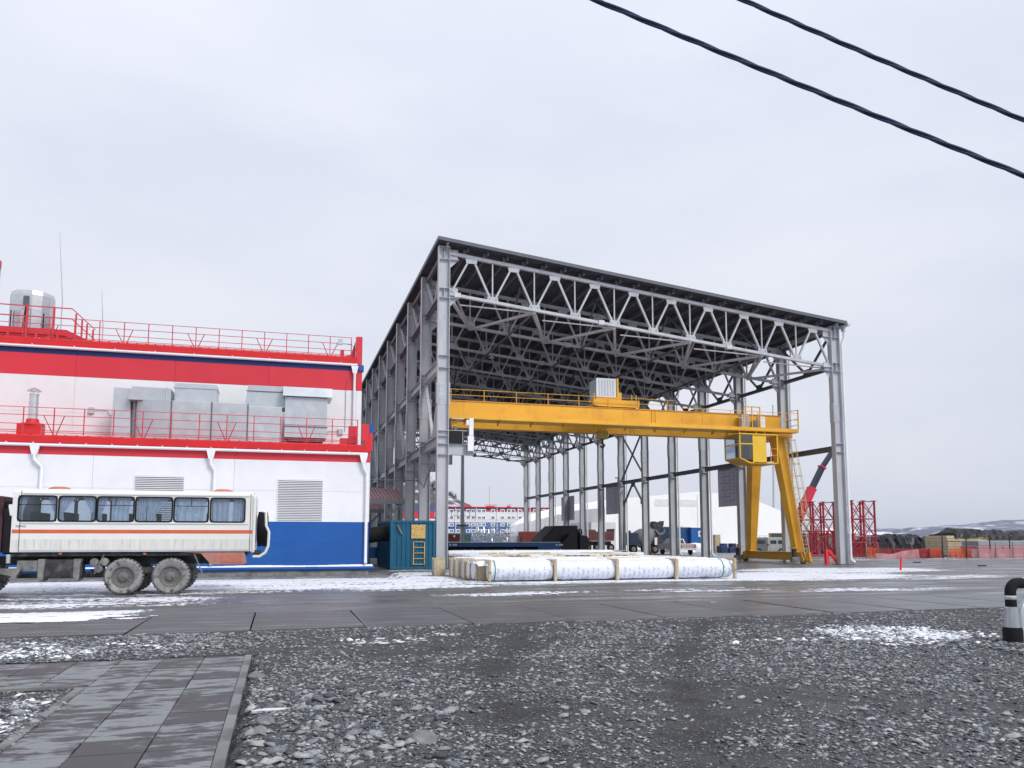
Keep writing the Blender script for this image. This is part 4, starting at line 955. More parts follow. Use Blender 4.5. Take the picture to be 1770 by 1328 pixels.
# louvres
def louvre(x0, x1, z0, z1, n):
    mb = MB(); mb.box(x0-.05, x1+.05, FY-.03, FY-.002, z0-.05, z0); mb.box(x0-.05, x1+.05, FY-.03, FY-.002, z1, z1+.05); mb.box(x0-.05, x0, FY-.03, FY-.002, z0, z1); mb.box(x1, x1+.05, FY-.03, FY-.002, z0, z1)
    f_ = mb.build('louvre', GUT, bl); MB().box(x0, x1, FY-.006, FY-.002, z0, z1).build('louvre_back', STEELD, f_)
    mb = MB(); p_ = (z1-z0)/n
    for i in range(n):
        z = z0+i*p_; mb.add([(x0, FY-.012, z+p_*.95), (x1, FY-.012, z+p_*.95), (x1, FY-.075, z+p_*.30), (x0, FY-.075, z+p_*.30), (x0, FY-.008, z+p_*.9), (x1, FY-.008, z+p_*.9), (x1, FY-.07, z+p_*.22), (x0, FY-.07, z+p_*.22)],
                            [(0, 3, 2, 1), (4, 5, 6, 7), (2, 3, 7, 6), (0, 1, 5, 4), (0, 4, 7, 3), (1, 2, 6, 5)])
    mb.build('slats', WHITE, f_, kind='stuff')
louvre(-.18, 1.88, 2.50, 4.46, 24); louvre(-6.42, -4.36, 2.50, 4.50, 24)
# upper storey front
ux = [BX1-.30-4.7*i for i in range(7)][::-1]; ux = [BXL]+[j for j in ux if j > BXL]
for z0, z1 in ((6.19, 8.0), (8.0, 9.84)): panel_row(UY, z0, z1, WHITE, ux)
panel_row(UY, 9.84, 10.95, RED, ux); panel_row(UY, 10.95, 11.3, NAVY, ux)
for z0, z1, m in ((6.19, 9.84, WHITE), (9.84, 10.95, RED), (10.95, 11.3, BLUE)):
    MB().box(ux[-1]+.003, BX1, UY-.012, UY+.1, z0+.004, z1-.004).build('corner_trim', m, bl)
MB().prism([(UY-.12, 11.36), (UY-.14, 11.68), (UY-.06, 11.73), (UY+.3, 11.8), (UY+.3, 11.32), (UY-.04, 11.32)], 'x', BXL, BX1-.30).build('roof_edge', REDT, bl)
MB().box(BXL, BX1-.31, UY+.31, 60, 11.31, 11.62).build('upper_roof', REDT, bl)
mb = MB()
for i in range(60): x = BX1-.6-i*.44; mb.box(x-.03, x+.03, UY-.1, UY+1.2, 11.73, 11.775)
mb.build('roof_ribs', REDT, bl, kind='stuff')
MB().prism([(UY-.10, 11.3), (UY+.3, 11.3), (UY+.3, 12.9), (UY-.10, 12.9)], 'x', BX1-.36, BX1-.02).build('parapet_post', RED, bl)
MB().box(BX1-.20, BX1+.08, UY-.11, UY+.3, 10.95, 11.29).build('parapet_post', BLUE, bl)
MB().prism([(BX1-.95, 11.8), (BX1-.38, 11.8), (BX1-.38, 12.7), (BX1-.62, 11.95)], 'y', UY+.2, UY+.3).build('parapet_wing', RED, bl)
MB().box(BX1-1.1, BX1-.9, UY+1.6, UY+2., 11.62, 12.5).build('parapet_post', RED, bl)
# roof railings
def railing(y, z0, x0, x1, step, hts, vstep, label, start=0):
    r_ = thing('roof_railing', None, None, bl['o']); r_.parent = bl; r_.location = (0, 0, 0)
    xs = []; x = x1
    while x > x0: xs.append(x); x -= step
    post = None
    for i, x in enumerate(xs):
        MB().box(x-.022, x+.022, y-.022, y+.022, z0, z0+hts[-1]).build('post', REDR, r_)
    for h in hts: MB().box(x0, x1+.05, y-.014, y+.014, z0+h-.014, z0+h+.014).build('rail', REDR, r_)
    for i in range(start, len(xs), vstep):
        x = xs[i]
        for s_ in (-1, 1): MB().beam((x-.0+.06*s_, y+.25, z0), (x+s_*.42, y-.0, z0+hts[-2]), .03, .03).build('stay', REDR, r_)
railing(FY+.25, 6.28, BXL, BX1-.62, 1.22, (.08, .16, .45, .85, 1.2), 3, 'l', 2)
railing(UY+.35, 11.8, BXL, BX1-.6, 1.17, (.05, .12, .38, .75, 1.12), 3, 'u', 1)
# junction boxes and cables on the walls
def jbox(x, y, z, c1): 
    MB().box(x-.13, x+.13, y-.12, y-.01, z-.16, z+.16).build('junction_box', GALV, bl, bevel=.01)
    MB().tube([Vector(p) for p in c1], .012, 5).build('conduit', STEELD, bl)
jbox(-9.75+.3, UY, 8.13, [(-9.3, UY-.05, 8.15), (-8.7, UY-.05, 8.15), (-8.6, UY-.05, 7.9), (-7.9, UY-.05, 7.86)])
jbox(3.0, UY, 7.5, [(2.9, UY-.05, 7.5), (2.3, UY-.05, 7.5), (2.3, UY-.05, 7.3)]); jbox(2.9, UY+.3, 12.62, [(3.0, UY+.3, 12.55), (3.5, UY+.3, 12.5), (3.72, UY-.05, 12.2), (3.8, UY-.15, 11.6)])
MB().tube([(3.45, UY-.04, 10.6), (3.28, UY-.04, 10.3), (3.24, UY-.04, 9.8), (3.24, UY-.04, 7.5)], .012, 5).build('conduit', STEELD, bl)
# ducts on the lower roof
dk = thing('duct_unit', 'row of galvanised air ducts on the lower roof with rounded left end', 'duct', (-4, 42.4, 6.2))
def P2(x, y, Y): p = PY(x, y, Y); return p.x, p.z
def dbox(x0, x1, y0, y1, z0, z1, n='duct_panel', b=.02): return MB().box(x0, x1, y0, y1, z0, z1).build(n, GALV, dk, bevel=b)
mb = MB(); mb.prism([(-8.1, 6.2), (-7.2, 6.2), (-7.3, 9.0), (-8.05, 9.02)], 'y', 42.4, 43.6); mb.build('duct_riser', GALV, dk, bevel=.02)
mb = MB(); n = 10; cx_, cy_ = -5.5, 43.5; pts = [(cx_-1.95*math.cos(t), cy_-1.95*math.sin(t)) for t in [rad(90*i/n) for i in range(n+1)]]+[(cx_+.19, 41.55), (cx_+.19, 43.7), (cx_-1.95, 43.7)]
mb.prism(pts, 'z', 6.2, 8.35); mb.build('rounded_duct', GALV, dk, smooth=True)
xsd = [-5.3, -3.45, -1.75, -.1]
for a_, b_ in zip(xsd[:-1], xsd[1:]):
    o_ = dbox(a_+.015, b_-.015, 41.55, 43.6, 6.2, 8.35-(.1 if a_ > -2 else 0))
    mb = MB()
    mb.beam((a_+.04, 41.545, 6.25), (b_-.04, 41.545, 8.2), .02, .012, (0, 1, 0)); mb.beam((a_+.04, 41.545, 8.2), (b_-.04, 41.545, 6.25), .02, .012, (0, 1, 0)); mb.build('cross_break', GALV, o_)
for x in (-5.3, -3.45, -1.75): MB().box(x-.018, x+.018, 41.5, 41.56, 6.2, 8.36).build('flange', STEELD, dk)
MB().box(-7.03, -6.99, 42.2, 42.35, 6.2, 8.36).build('flange', STEELD, dk)
mb = MB(); mb.prism([(-7.35, 8.36), (-5.4, 8.36), (-5.4, 9.0), (-7.15, 9.03)], 'y', 41.9, 43.4); mb.build('duct_panel', GALV, dk, bevel=.02)
MB().box(-5.62, -5.57, 41.86, 43.44, 8.36, 9.04).build('flange', GALVB, dk)
dbox(-5.25, -3.3, 42.2, 43.5, 8.36, 9.35); MB().box(-5.3, -3.25, 42.16, 43.54, 9.1, 9.16).build('flange', GALVB, dk)
mb = MB(); mb.prism([(-1.95, 8.3), (.2, 8.3), (.1, 9.42), (-1.8, 9.42)], 'y', 42.2, 43.5); mb.build('duct_panel', GALV, dk, bevel=.02)
MB().box(-1.9, .16, 42.17, 42.2, 9.1, 9.14).build('flange', STEELD, dk)
ac = thing('ventilation_unit', 'hooded grey ventilation unit at the right end of the ducts', 'ventilation unit', (1.1, 42.2, 6.2))
mb = MB(); mb.prism([(41.5, 8.85), (41.7, 9.35), (43.3, 9.35), (43.5, 8.85)], 'x', -.1, 2.35); mb.build('hood', GALV, ac, bevel=.01)
bx = MB().box(.02, 2.12, 41.7, 43.3, 6.75, 8.83).build('casing', GALV, ac, bevel=.02)
mb = MB()
for a_, b_ in ((.1, .8), (.8, 1.45), (1.45, 2.05)): mb.beam((a_, 41.694, 8.7), (b_, 41.694, 7.6), .025, .012, (0, 1, 0))
mb.build('cross_break', GALV, bx)
MB().box(0, 2.14, 41.66, 43.34, 7.30, 7.34).build('flange', STEELD, bx); mb = MB(); mb.prism([(.1, 6.78), (2.05, 6.78), (1.9, 6.55), (.3, 6.55)], 'y', 41.75, 43.2); mb.build('base_tray', FRAME, ac)
mb = MB()
for x in (.3, 1.8):
    for y in (41.9, 43.1): mb.box(x-.04, x+.04, y-.04, y+.04, 6.2, 6.55)
mb.build('stand', REDT, ac); MB().box(-.2, 2.7, 41.4, 43.3, 6.2, 6.3).build('stand_base', REDT, ac)
def snow_slab(x0, x1, y0, y1, z, h, label, n=14, m_=6, seed=1, cat='snow'):
    r = random.Random(seed); mb = MB(); vs_ = []; fs_ = []
    for j in range(m_+1):
        for i in range(n+1):
            u, v = i/n, j/m_; ed = min(u, 1-u, v, 1-v); hh = h*min(1, ed*5)*r.uniform(.6, 1.15)
            vs_.append((x0+(x1-x0)*u+r.uniform(-.3, .3)*(x1-x0)/n, y0+(y1-y0)*v+r.uniform(-.3, .3)*(y1-y0)/m_, z+hh))
    for j in range(m_):
        for i in range(n): q = j*(n+1)+i; fs_.append((q, q+1, q+n+2, q+n+1))
    mb.add(vs_, fs_); o = mb.build('snow_patch', SNOW, smooth=True, org=(0, 0, 0)); tag(o, label, cat, None, 'stuff'); return o
snow_slab(-2.0, 3.2, FY+.4, FY+1.7, 6.19, .07, 'thin snow on the lower red roof below the ventilation unit')
snow_slab(-9.2, -6.6, FY+1.2, FY+2.2, 6.19, .16, 'snow lying on the lower roof by the duct riser', seed=4)
# small flue
fl = thing('flue', 'round galvanised flue with cone cap on a red base, left on the lower roof', 'chimney', (-11.35, 42., 6.2))
MB().box(-11.95, -10.95, 41.7, 42.5, 6.2, 7.0).build('flue_base', REDT, fl, bevel=.02); mb = MB(); mb.lathe([(.52, 6.99), (.5, 7.03), (.30, 7.06), (.26, 7.25)], (-11.4, 42.1, 0), 'z', 16); mb.build('flashing', REDT, fl)
mb = MB(); mb.cyl((-11.4, 42.1, 7.0), (-11.4, 42.1, 8.45), .2, n=18)
for z in (7.5, 8.0, 8.4): mb.cyl((-11.4, 42.1, z), (-11.4, 42.1, z+.03), .215, n=18)
mb.build('pipe', GALVB, fl, smooth=True)
mb = MB(); mb.lathe([(.0, 8.78), (.32, 8.60), (.32, 8.58), (.0, 8.60)], (-11.4, 42.1, 0), 'z', 18); mb.build('cone_cap', GALVB, fl)
mb = MB()
for t in (0, 2.1, 4.2): mb.beam((-11.4+.19*math.cos(t), 42.1+.19*math.sin(t), 8.44), (-11.4+.19*math.cos(t), 42.1+.19*math.sin(t), 8.6), .02, .02)
mb.build('cap_struts', GALVB, fl)
# cylinder on the upper roof with its platform
tk = thing('roof_platform', 'red railed steel platform with sloping end on the upper roof', 'platform', (-13, 47, 11.7))
mb = MB(); mb.prism([(-20, 12.3), (-11.3, 12.3), (-9.9, 11.85), (-9.75, 11.95), (-11.2, 12.62), (-20, 12.62)], 'y', 46.2, 49); mb.build('deck', RED, tk)
for x in (-14.8, -13.9, -12.6, -11.6): MB().box(x-.06, x+.06, 46.15, 46.25, 11.6, 12.3).build('leg', REDR, tk)
MB().beam((-12.6, 46.2, 11.8), (-11.7, 46.2, 12.35), .08, .08).build('brace', REDR, tk)
yy = 46.1
for x in (-15.6, -14.6, -13.05, -11.8): MB().box(x-.05, x+.05, yy-.04, yy+.04, 11.9, 13.75-.0*x).build('post', REDR, tk)
for h in (13.75, 13.2): MB().beam((-20, yy, h), (-10.95, yy, h-.0), .05, .05).build('rail', REDR, tk); MB().beam((-10.95, yy, h), (-9.8, yy, h-1.05), .05, .05).build('rail', REDR, tk)
for x, h in ((-10.75, 13.5), (-10.45, 13.2), (-10.2, 13.), (-9.9, 12.7)): MB().box(x-.04, x+.04, yy-.03, yy+.03, 11.9, h).build('post', REDR, tk)
cyl_ = thing('exhaust_cylinder', 'squat faceted galvanised cylinder behind the railing on the upper roof', 'exhaust stack', (-13.05, 47.6, 12.62))
mb = MB(); mb.lathe([(1.05, 12.62), (1.07, 13.0), (1.07, 14.5), (1.0, 14.72), (.86, 14.74), (.84, 14.4)], (-13.2, 47.5, 0), 'z', 14); mb.build('shell', GALVB, cyl_)
MB().box(-13.35, -13.1, 46.35, 46.45, 13.85, 14.35).build('control_box', STEELD, cyl_)
MB().tube([(-13.2, 46.4, 13.85), (-13.25, 46.38, 13.3), (-13.3, 46.38, 12.65)], .04, 6).build('cable', BLACK, cyl_)
mb = MB(); mb.cyl((-12.4, 46.55, 12.65), (-12.4, 46.55, 13.5), .03, n=6); mb.cyl((-13.95, 46.6, 12.65), (-13.95, 46.6, 13.6), .03, n=6); mb.build('rods', BLACK, cyl_)
mb = MB(); mb.cyl((-9.45, 47, 11.65), (-9.45, 47, 12.25), .3, n=14); mb.cyl((-8.9, 47.2, 11.65), (-8.9, 47.2, 12.1), .35, n=14)
tag(mb.build('roof_cowl', GUT, smooth=True, org=(-9.2, 47, 11.65)), 'low white roof cowls just right of the red platform', 'roof cowl')
for px, y0_, y1_, Y, lb in ((103, 400, 600, 52, 'tallest thin antenna rising behind the round roof cylinder'), (176, 500, 600, 50, 'shorter thin antenna rising behind the upper railing')):
    a_ = PY(px, y0_, Y); b_ = PY(px, y1_, Y); mb = MB(); mb.cyl((b_.x, Y, 11.6), (b_.x, Y, (11.6+a_.z)/2), .03, n=6); mb.cyl((b_.x, Y, (11.6+a_.z)/2), (a_.x, Y, a_.z), .03, .010, n=6)
    tag(mb.build('antenna', GALV, org=(b_.x, Y, 11.6)), lb, 'antenna', 'antennas on the upper roof')
# red and blue building corner cut by the left edge of the picture
a_ = PY(2.5, 447, 76); o = thing('tower_block', 'sliver of a red and blue block at the far left edge, above the roof', 'building', (a_.x-3, 70, 0))
MB().box(a_.x-6, a_.x, 70, 76, 0, a_.z-.9).build('wall', BLUE, o); MB().box(a_.x-6.05, a_.x+.05, 69.95, 76, a_.z-.9, a_.z-.3).build('parapet', RED, o)

# ================================================================== BUS
BY = 25.9
bus = thing('crew_bus', 'white six wheel crew bus with an orange stripe and a spare wheel on its back', 'bus', (-3.7, BY, 0))
x0, x1, zb_, zt_ = -7.36, -.86, 1.26, 3.02; W_ = 2.15
y0 = BY; y1 = BY+W_
wins = []; n_ = 6; wl = -7.13; 
pxs = [(31, 98.5), (101, 166.5), (167.5, 232), (234, 298.5), (300.5, 361), (363.5, 424)]
for a_, b_ in pxs: wins.append((PY(a_, 880, BY).x, PY(b_, 880, BY).x))
wz0, wz1 = 2.14, 2.88
# near side wall with real window openings
def side(y, th, name):
    mb = MB(); mb.box(x0, x1, y, y+th, 1.62, wz0); mb.box(x0, x1, y, y+th, wz1, zt_-.06); xs = [x0]
    for a_, b_ in wins: xs += [a_, b_]
    xs.append(x1)
    for i in range(0, len(xs), 2): mb.box(xs[i], xs[i+1], y, y+th, wz0, wz1)
    sd = mb.build(name, BUSW, bus)
    MB().box(x0, x1, y+.002*(1 if y < 26 else -1), y+th, zb_, 1.62).build('lower_panel', BUSD, sd)
    return sd
sd = side(y0, .05, 'side_wall'); sd2 = side(y1-.05, .05, 'side_wall')
MB().box(x0, x1+.02, y0-.006, y0-.001, 1.80, 1.905).build('orange_stripe', ORNG, sd)
for x in (x0+.19, x1-.05): MB().box(x-.008, x+.008, y0-.009, y0-.006, zb_, zt_).build('trim_strip', FRAME, sd)
for z in (wz0-.06, wz1+.05): MB().box(x0+.22, x1-.1, y0-.014, y0-.002, z-.012, z+.012).build('rain_rail', GALV, sd)
MB().box(x0+.2, x1-.08, y0-.012, y0-.001, zb_, zb_+.06).build('sill_trim', GALV, sd)
def rrect(a_, b_, c_, d_, r, n=5):
    pts = []
    for (cx_, cy_, t0) in ((b_-r, d_-r, 0), (a_+r, d_-r, 90), (a_+r, c_+r, 180), (b_-r, c_+r, 270)):
        pts += [(cx_+r*math.cos(rad(t0+90*i/n)), cy_+r*math.sin(rad(t0+90*i/n))) for i in range(n+1)]
    return pts
def ring(po, pi_, y0_, y1_):
    n = len(po); mb = MB(); vs_ = [(x, y0_, z) for x, z in po]+[(x, y0_, z) for x, z in pi_]+[(x, y1_, z) for x, z in po]+[(x, y1_, z) for x, z in pi_]
    fs_ = []
    for i in range(n):
        j = (i+1) % n; fs_ += [(i, j, n+j, n+i), (2*n+i, 3*n+i, 3*n+j, 2*n+j), (i, 2*n+i, 2*n+j, j), (n+i, n+j, 3*n+j, 3*n+i)]
    return mb.add(vs_, fs_)
for i, (a_, b_) in enumerate(wins):
    for s_, yy in ((0, y0), (1, y1)):
        ya_, yb2 = (yy-.012, yy+.02) if s_ == 0 else (yy-.02, yy+.012)
        po = rrect(a_-.012, b_+.012, wz0-.012, wz1+.012, .11); pi_ = rrect(a_+.03, b_-.03, wz0+.03, wz1-.03, .085)
        w_ = ring(po, pi_, ya_, yb2).build('window', BLACK, bus)
        # corner fillers sealing the square opening
        MB().box(a_+.01, b_-.01, yy-.002 if s_ == 0 else yy-.004, yy+.002, wz0+.01, wz1-.01).build('pane', GLASS, w_)
        if s_ == 0 and i in (0, 2, 4):
            MB().box(a_+.03, b_-.03, y0-.010, y0-.003, wz1-.27, wz1-.25).build('slider_bar', BLACK, w_)
            if i: MB().box((a_+b_)/2-.01, (a_+b_)/2+.01, y0-.010, y0-.003, wz1-.25, wz1-.04).build('slider_bar', BLACK, w_)
    # curtains, gathered differently at each window
    cm = MB(); rr_ = random.Random(i)
    def curtain(xa, xb_, tie):
        n = 14; vs_ = []; fs_ = []
        for j in range(9):
            z = wz1-.02-(wz1-wz0)*j/8*1.02; k = j/8
            for q in range(n+1):
                u = q/n; sx_ = 1-(tie*min(1, k*1.6)) if k < .62 else 1-tie*(1-.3*(k-.62))
                xx = xa+(xb_-xa)*u*sx_ if tie >= 0 else xb_-(xb_-xa)*(1-u)*(1-(-tie)*min(1, k*1.6))
                vs_.append((xx, y0+.10+.022*math.sin(u*24+rr_.random()), z))
        for j in range(8):
            for q in range(n): p_ = j*(n+1)+q; fs_.append((p_, p_+1, p_+n+2, p_+n+1))
        cm.add(vs_, fs_)
    w__ = b_-a_
    {0: lambda: (curtain(a_, a_+.25*w__, .6), curtain(b_-.28*w__, b_, -.7)), 1: lambda: (curtain(a_, a_+.45*w__, .75), curtain(b_-.4*w__, b_, -.7)),
     2: lambda: (curtain(a_, a_+.28*w__, .55), curtain(b_-.62*w__, b_-.1*w__, .1)), 3: lambda: (curtain(a_+.05, a_+.28*w__, .0), curtain(a_+.3*w__, b_-.1*w__, .6)),
     4: lambda: (curtain(a_, b_-.05, .12),), 5: lambda: (curtain(a_, a_+.55*w__, .05), curtain(b_-.35*w__, b_, 0))}[i]()
    cm.build('curtain', CURT, bus)
mb = MB()
for i in range(8):
    x = -7.0+i*.8; mb.box(x, x+.1, y0+.3, y0+1.1, 1.7, 2.42); mb.box(x, x+.4, y0+.3, y0+1.1, 1.55, 1.7); mb.box(x, x+.1, y0+1.4, y1-.15, 1.7, 2.42)
mb.build('seats', SEATM, bus, kind='stuff')
MB().box(x0, x1, y0+.05, y1-.05, zb_, zb_+.06).build('floor_panel', SEATM, bus)
mb = MB(); mb.prism([(y0, zt_-.06), (y0+.04, zt_+.02), (y0+.25, zt_+.07), (y1-.25, zt_+.07), (y1-.04, zt_+.02), (y1, zt_-.06)], 'x', x0-.0, x1+.02); mb.build('roof', BUSW, bus, bevel=.01)
mb = MB(); mb.box(x0-.03, x0, y0, y1, zb_, zt_-.02); mb.build('front_wall', BUSW, bus, bevel=.01)
mb = MB(); mb.box(x1, x1+.10, y0+.02, y1-.02, 1.22, zt_-.03); mb.build('rear_wall', BUSW, bus, bevel=.04)
MB().cyl((x1+.06, y0+.04, 1.3), (x1+.06, y0+.04, 2.9), .045, n=10).build('corner_pillar', BUSW, bus, smooth=True)
for x in (-6.45, -1.8):
    mb = MB(); mb.lathe([(0, zt_+.19), (.18, zt_+.18), (.30, zt_+.13), (.33, zt_+.06)], (x, BY+1.05, 0), 'z', 20); mb.X = None; mb.build('roof_hatch', mat('hatch_orange', (.50, .17, .09), .6), bus, smooth=True)
mtx = Matrix.Translation(Vector((PY(27, 911, BY).x, BY-.004, PY(27, 911.5, BY).z))-Vector(bus['o'])) @ Matrix.Rotation(math.pi/2, 4, 'X')
text('NEFAZ', .085, FRAME, 'lettering', sd, mtx)
# wheels
def wheel(x, yo, r=.535, w=.36, far=False):
    t_ = thing('wheel', None, None, bus['o']); t_.parent = bus; t_.location = (0, 0, 0); c = (x, yo, r)
    pr_ = [(r*.60, .03), (r*.70, .0), (r*.88, -.015), (r*.965, .03), (r, .08), (r, w-.08), (r*.96, w-.03), (r*.7, w), (r*.55, w-.05)]
    mb = MB(); mb.lathe(pr_, c, 'y', 40); mb.build('tyre', TYRE, t_, smooth=True)
    mb = MB()
    for k in range(30):
        a_ = 2*math.pi*k/30
        for s_ in (0, 1):
            aa = a_+s_*math.pi/30
            for (q0, q1, rr0, rr1) in ((.02, w*.45, r*.955, r*1.02) if s_ == 0 else (w*.55, w-.02, r*.955, r*1.02),):
                vs_ = []
                for ww in (-.035, .035):
                    for yy in (q0, q1):
                        for rr2 in (rr0, rr1):
                            vs_.append((x+rr2*math.cos(aa+ww), yo+yy, r+rr2*math.sin(aa+ww)))
                mb.add(vs_, [(0, 1, 3, 2), (4, 6, 7, 5), (0, 4, 5, 1), (2, 3, 7, 6), (1, 5, 7, 3), (0, 2, 6, 4)])
    mb.build('tread_blocks', TREAD, t_, kind='stuff')
    mb = MB(); mb.lathe([(r*.61, .028), (r*.58, .01), (r*.54, .015), (r*.52, .07), (r*.42, .09), (r*.25, .085), (r*.24, .02), (r*.13, .0), (0, .0)], c, 'y', 32); mb.build('rim', ALU, t_, smooth=True)
    mb = MB()
    for k in range(10): a_ = 2*math.pi*k/10; mb.cyl((x+r*.36*math.cos(a_), yo+.09, r+r*.36*math.sin(a_)), (x+r*.36*math.cos(a_), yo+.05, r+r*.36*math.sin(a_)), .018, n=6)
    mb.tube([(x+.02, yo+.0, r), (x+.05, yo-.03, r-.02), (x+.13, yo+.01, r-.07)], .014, 5); mb.build('wheel_nuts', MUDG, t_)
    return t_
wx = (PY(213, 995, BY).x, PY(295, 995, BY).x)
for x in wx: wheel(x, BY-.02)
for x in wx: wheel(x+.02, BY+1.78)
wheel(-8.45, BY+.05); wheel(-8.45, BY+1.75)
# chassis
mb = MB(); mb.box(-9.5, x1-.25, BY+.62, BY+.72, .88, 1.12); mb.box(-9.5, x1-.25, BY+1.42, BY+1.52, .88, 1.12); mb.box(x0, x1-.1, BY+.1, BY+2.05, 1.14, 1.25); mb.build('chassis_frame', FRAME, bus)
for x in wx: MB().cyl((x, BY+.3, .535), (x, BY+1.85, .535), .1, n=12).build('axle', FRAME, bus)
MB().cyl((-8.45, BY+.3, .535), (-8.45, BY+1.85, .535), .1, n=12).build('axle', FRAME, bus)
mb = MB(); mb.box(wx[0]-.1, wx[1]+.1, BY+.35, BY+.5, .62, .8); mb.build('leaf_spring', FRAME, bus)
MB().box(-7.2, -6.66, BY+.05, BY+.55, .72, 1.02).build('tool_box', MUDG, bus, bevel=.02)
mb = MB(); mb.box(-6.62, -5.55, BY+.05, BY+.7, .50, 1.05); mb.build('fuel_tank', FRAME, bus, bevel=.08)
for x in (-6.56, -5.64):
    mb = MB(); mb.prism([(x-.09, 1.06), (x+.09, 1.06), (x+.05, .45), (x-.02, .40), (x-.09, .55)], 'y', BY+.0, BY+.6); mb.build('tank_strap', MUDG, bus)
for x, z in ((-5.22, .96), (-4.95, .97), (-5.1, .76)):
    MB().cyl((x, BY+.1, z), (x, BY+.55, z), .115, n=18).build('air_tank', MUDG, bus, smooth=True, bevel=.015)
mb = MB(); mb.box(-5.35, -4.7, BY+.3, BY+.8, .55, .75); mb.box(-7.3, -4.4, BY+.5, BY+.9, .5, .62); mb.build('undertray', FRAME, bus)
for x, dx_ in ((wx[0]-.55, -.12), (wx[1]+.62, .25)):
    MB().beam((x, BY+.1, 1.2), (x+dx_*(1 if x < -4 else 1)-(.12 if x < -4 else 0)+.0, BY+.08, .62), .05, .03).build('mudguard_stay', MUDG, bus)
mb = MB(); mb.prism([(-2.95, 1.24), (-1.05, 1.24), (-.98, .92), (-1.05, .86), (-2.0, .86), (-2.3, 1.2)], 'y', BY+.02, BY+.25); mb.build('rear_skirt', mat('skirt_pink', (.42, .17, .14), .6, 0, .25, 3, dirt=(.33, .30, .28), dlo=.45, dhi=.7), bus, bevel=.015)
MB().box(-1.75, -1.12, BY+.008, BY+.018, .92, 1.15).build('skirt_door', mat('faded_orange', (.50, .17, .12), .6, 0, .2, 4, dirt=(.45, .28, .24), dlo=.5, dhi=.7), bus)
for px in (104, 250): p = PY(px, 957, BY); MB().box(p.x-.04, p.x+.04, BY+.01, BY+.04, p.z-.03, p.z+.02).build('side_marker', ORNG, bus)
# spare wheel and its cradle
mb = MB(); sx_ = x1+.13
mb.lathe([(.30, .02), (.38, .0), (.50, .03), (.535, .08), (.535, .27), (.50, .32), (.38, .34), (.3, .32)], (sx_, BY+.95, 1.95), 'x', 36)
sw = mb.build('spare_wheel', BLACK, bus, smooth=True)
mb = MB()
for k in range(30):
    a_ = 2*math.pi*k/30
    for s_ in (0, 1):
        aa = a_+s_*math.pi/30; vs_ = []
        for ww in (-.035, .035):
            for xx in ((.03, .15) if s_ == 0 else (.19, .31)):
                for rr2 in (.52, .55): vs_.append((sx_+xx, BY+.95+rr2*math.cos(aa+ww), 1.95+rr2*math.sin(aa+ww)))
        mb.add(vs_, [(0, 1, 3, 2), (4, 6, 7, 5), (0, 4, 5, 1), (2, 3, 7, 6), (1, 5, 7, 3), (0, 2, 6, 4)])
mb.build('tread_blocks', BLACK, sw, kind='stuff')
for yy in (BY+.12,):
    MB().tube([(x1+.05, yy, 1.10), (x1+.25, yy, 1.10), (x1+.42, yy, 1.22), (x1+.50, yy, 1.42), (x1+.51, yy, 1.85), (x1+.42, yy, 2.05), (x1+.40, yy, 2.45), (x1+.30, yy, 2.5)], .04, 8).build('wheel_cradle', BUSW, bus, smooth=True)
MB().box(x1+.05, x1+.3, BY+.15, BY+.35, 1.15, 1.3).build('tow_step', FRAME, bus)
# gap and cab end cut by the picture edge
cabd = mat('cab_dark_red', (.05, .015, .02), .5, 0, .3, 4)
MB().box(-9.9, -7.62, BY+.05, BY+2.1, 1.25, 2.86).build('driver_cab', cabd, bus, bevel=.05)
mb = MB(); mb.box(-7.6, -7.4, BY+.15, BY+1.9, 1.2, 2.7); mb.tube([(-7.5, BY+.05, 1.25), (-7.5, BY+.05, 2.2), (-7.56, BY+.05, 2.5)], .10, 10); mb.build('intake_stack', BLACK, bus)
MB().box(-7.48, -7.38, BY+.0, BY+.12, 2.3, 2.62).build('mirror_box', BUSW, bus)
MB().cyl((-7.42, BY+.05, .95), (-7.42, BY+.05, 1.2), .06, n=12).build('filter', GALVB, bus)
mb = MB(); mb.prism([(-7.75, .80), (-7.05, .80), (-7.2, .56), (-7.7, .68)], 'y', BY-.02, BY+.35); mb.build('mudguard', MUDG, bus)

# ================================================================== CONTAINER AND CANOPIES
c0 = G(672, 984.3); cx0, cy0 = c0.x, 43.0
ct = thing('shipping_container', 'teal corrugated container with a rusty yellow hatch and a small yellow ladder', 'container', (cx0+1.2, cy0+3, 0))
Wc, Lc, Hc = 2.44, 6.0, 2.62
for x in (cx0, cx0+Wc-.13):
    for y in (cy0, cy0+Lc-.13): MB().box(x, x+.13, y, y+.13, .02, Hc).build('corner_post', CONT, ct)
for z in (.02, Hc-.12):
    MB().box(cx0+.13, cx0+Wc-.13, cy0+.0, cy0+.1, z, z+.12).build('end_rail', CONT, ct); MB().box(cx0+.0, cx0+.1, cy0+.13, cy0+Lc-.13, z, z+.12).build('side_rail', CONT, ct); MB().box(cx0+Wc-.1, cx0+Wc, cy0+.13, cy0+Lc-.13, z, z+.12).build('side_rail', CONT, ct)
def corr(a_, b_, n, d):
    pts = []; p_ = (b_-a_)/n
    for i in range(n): s_ = a_+i*p_; pts += [(s_, 0), (s_+p_*.32, 0), (s_+p_*.45, d), (s_+p_*.87, d)]
    pts.append((b_, 0)); return pts
pts = corr(cx0+.13, cx0+Wc-.13, 9, .045); mb = MB()
vs_ = [(x, cy0+.03+d, z) for z in (.14, Hc-.12) for x, d in pts]; m_ = len(pts); mb.add(vs_, [(i, i+1, m_+i+1, m_+i) for i in range(m_-1)]); mb.build('end_wall', CONT, ct)
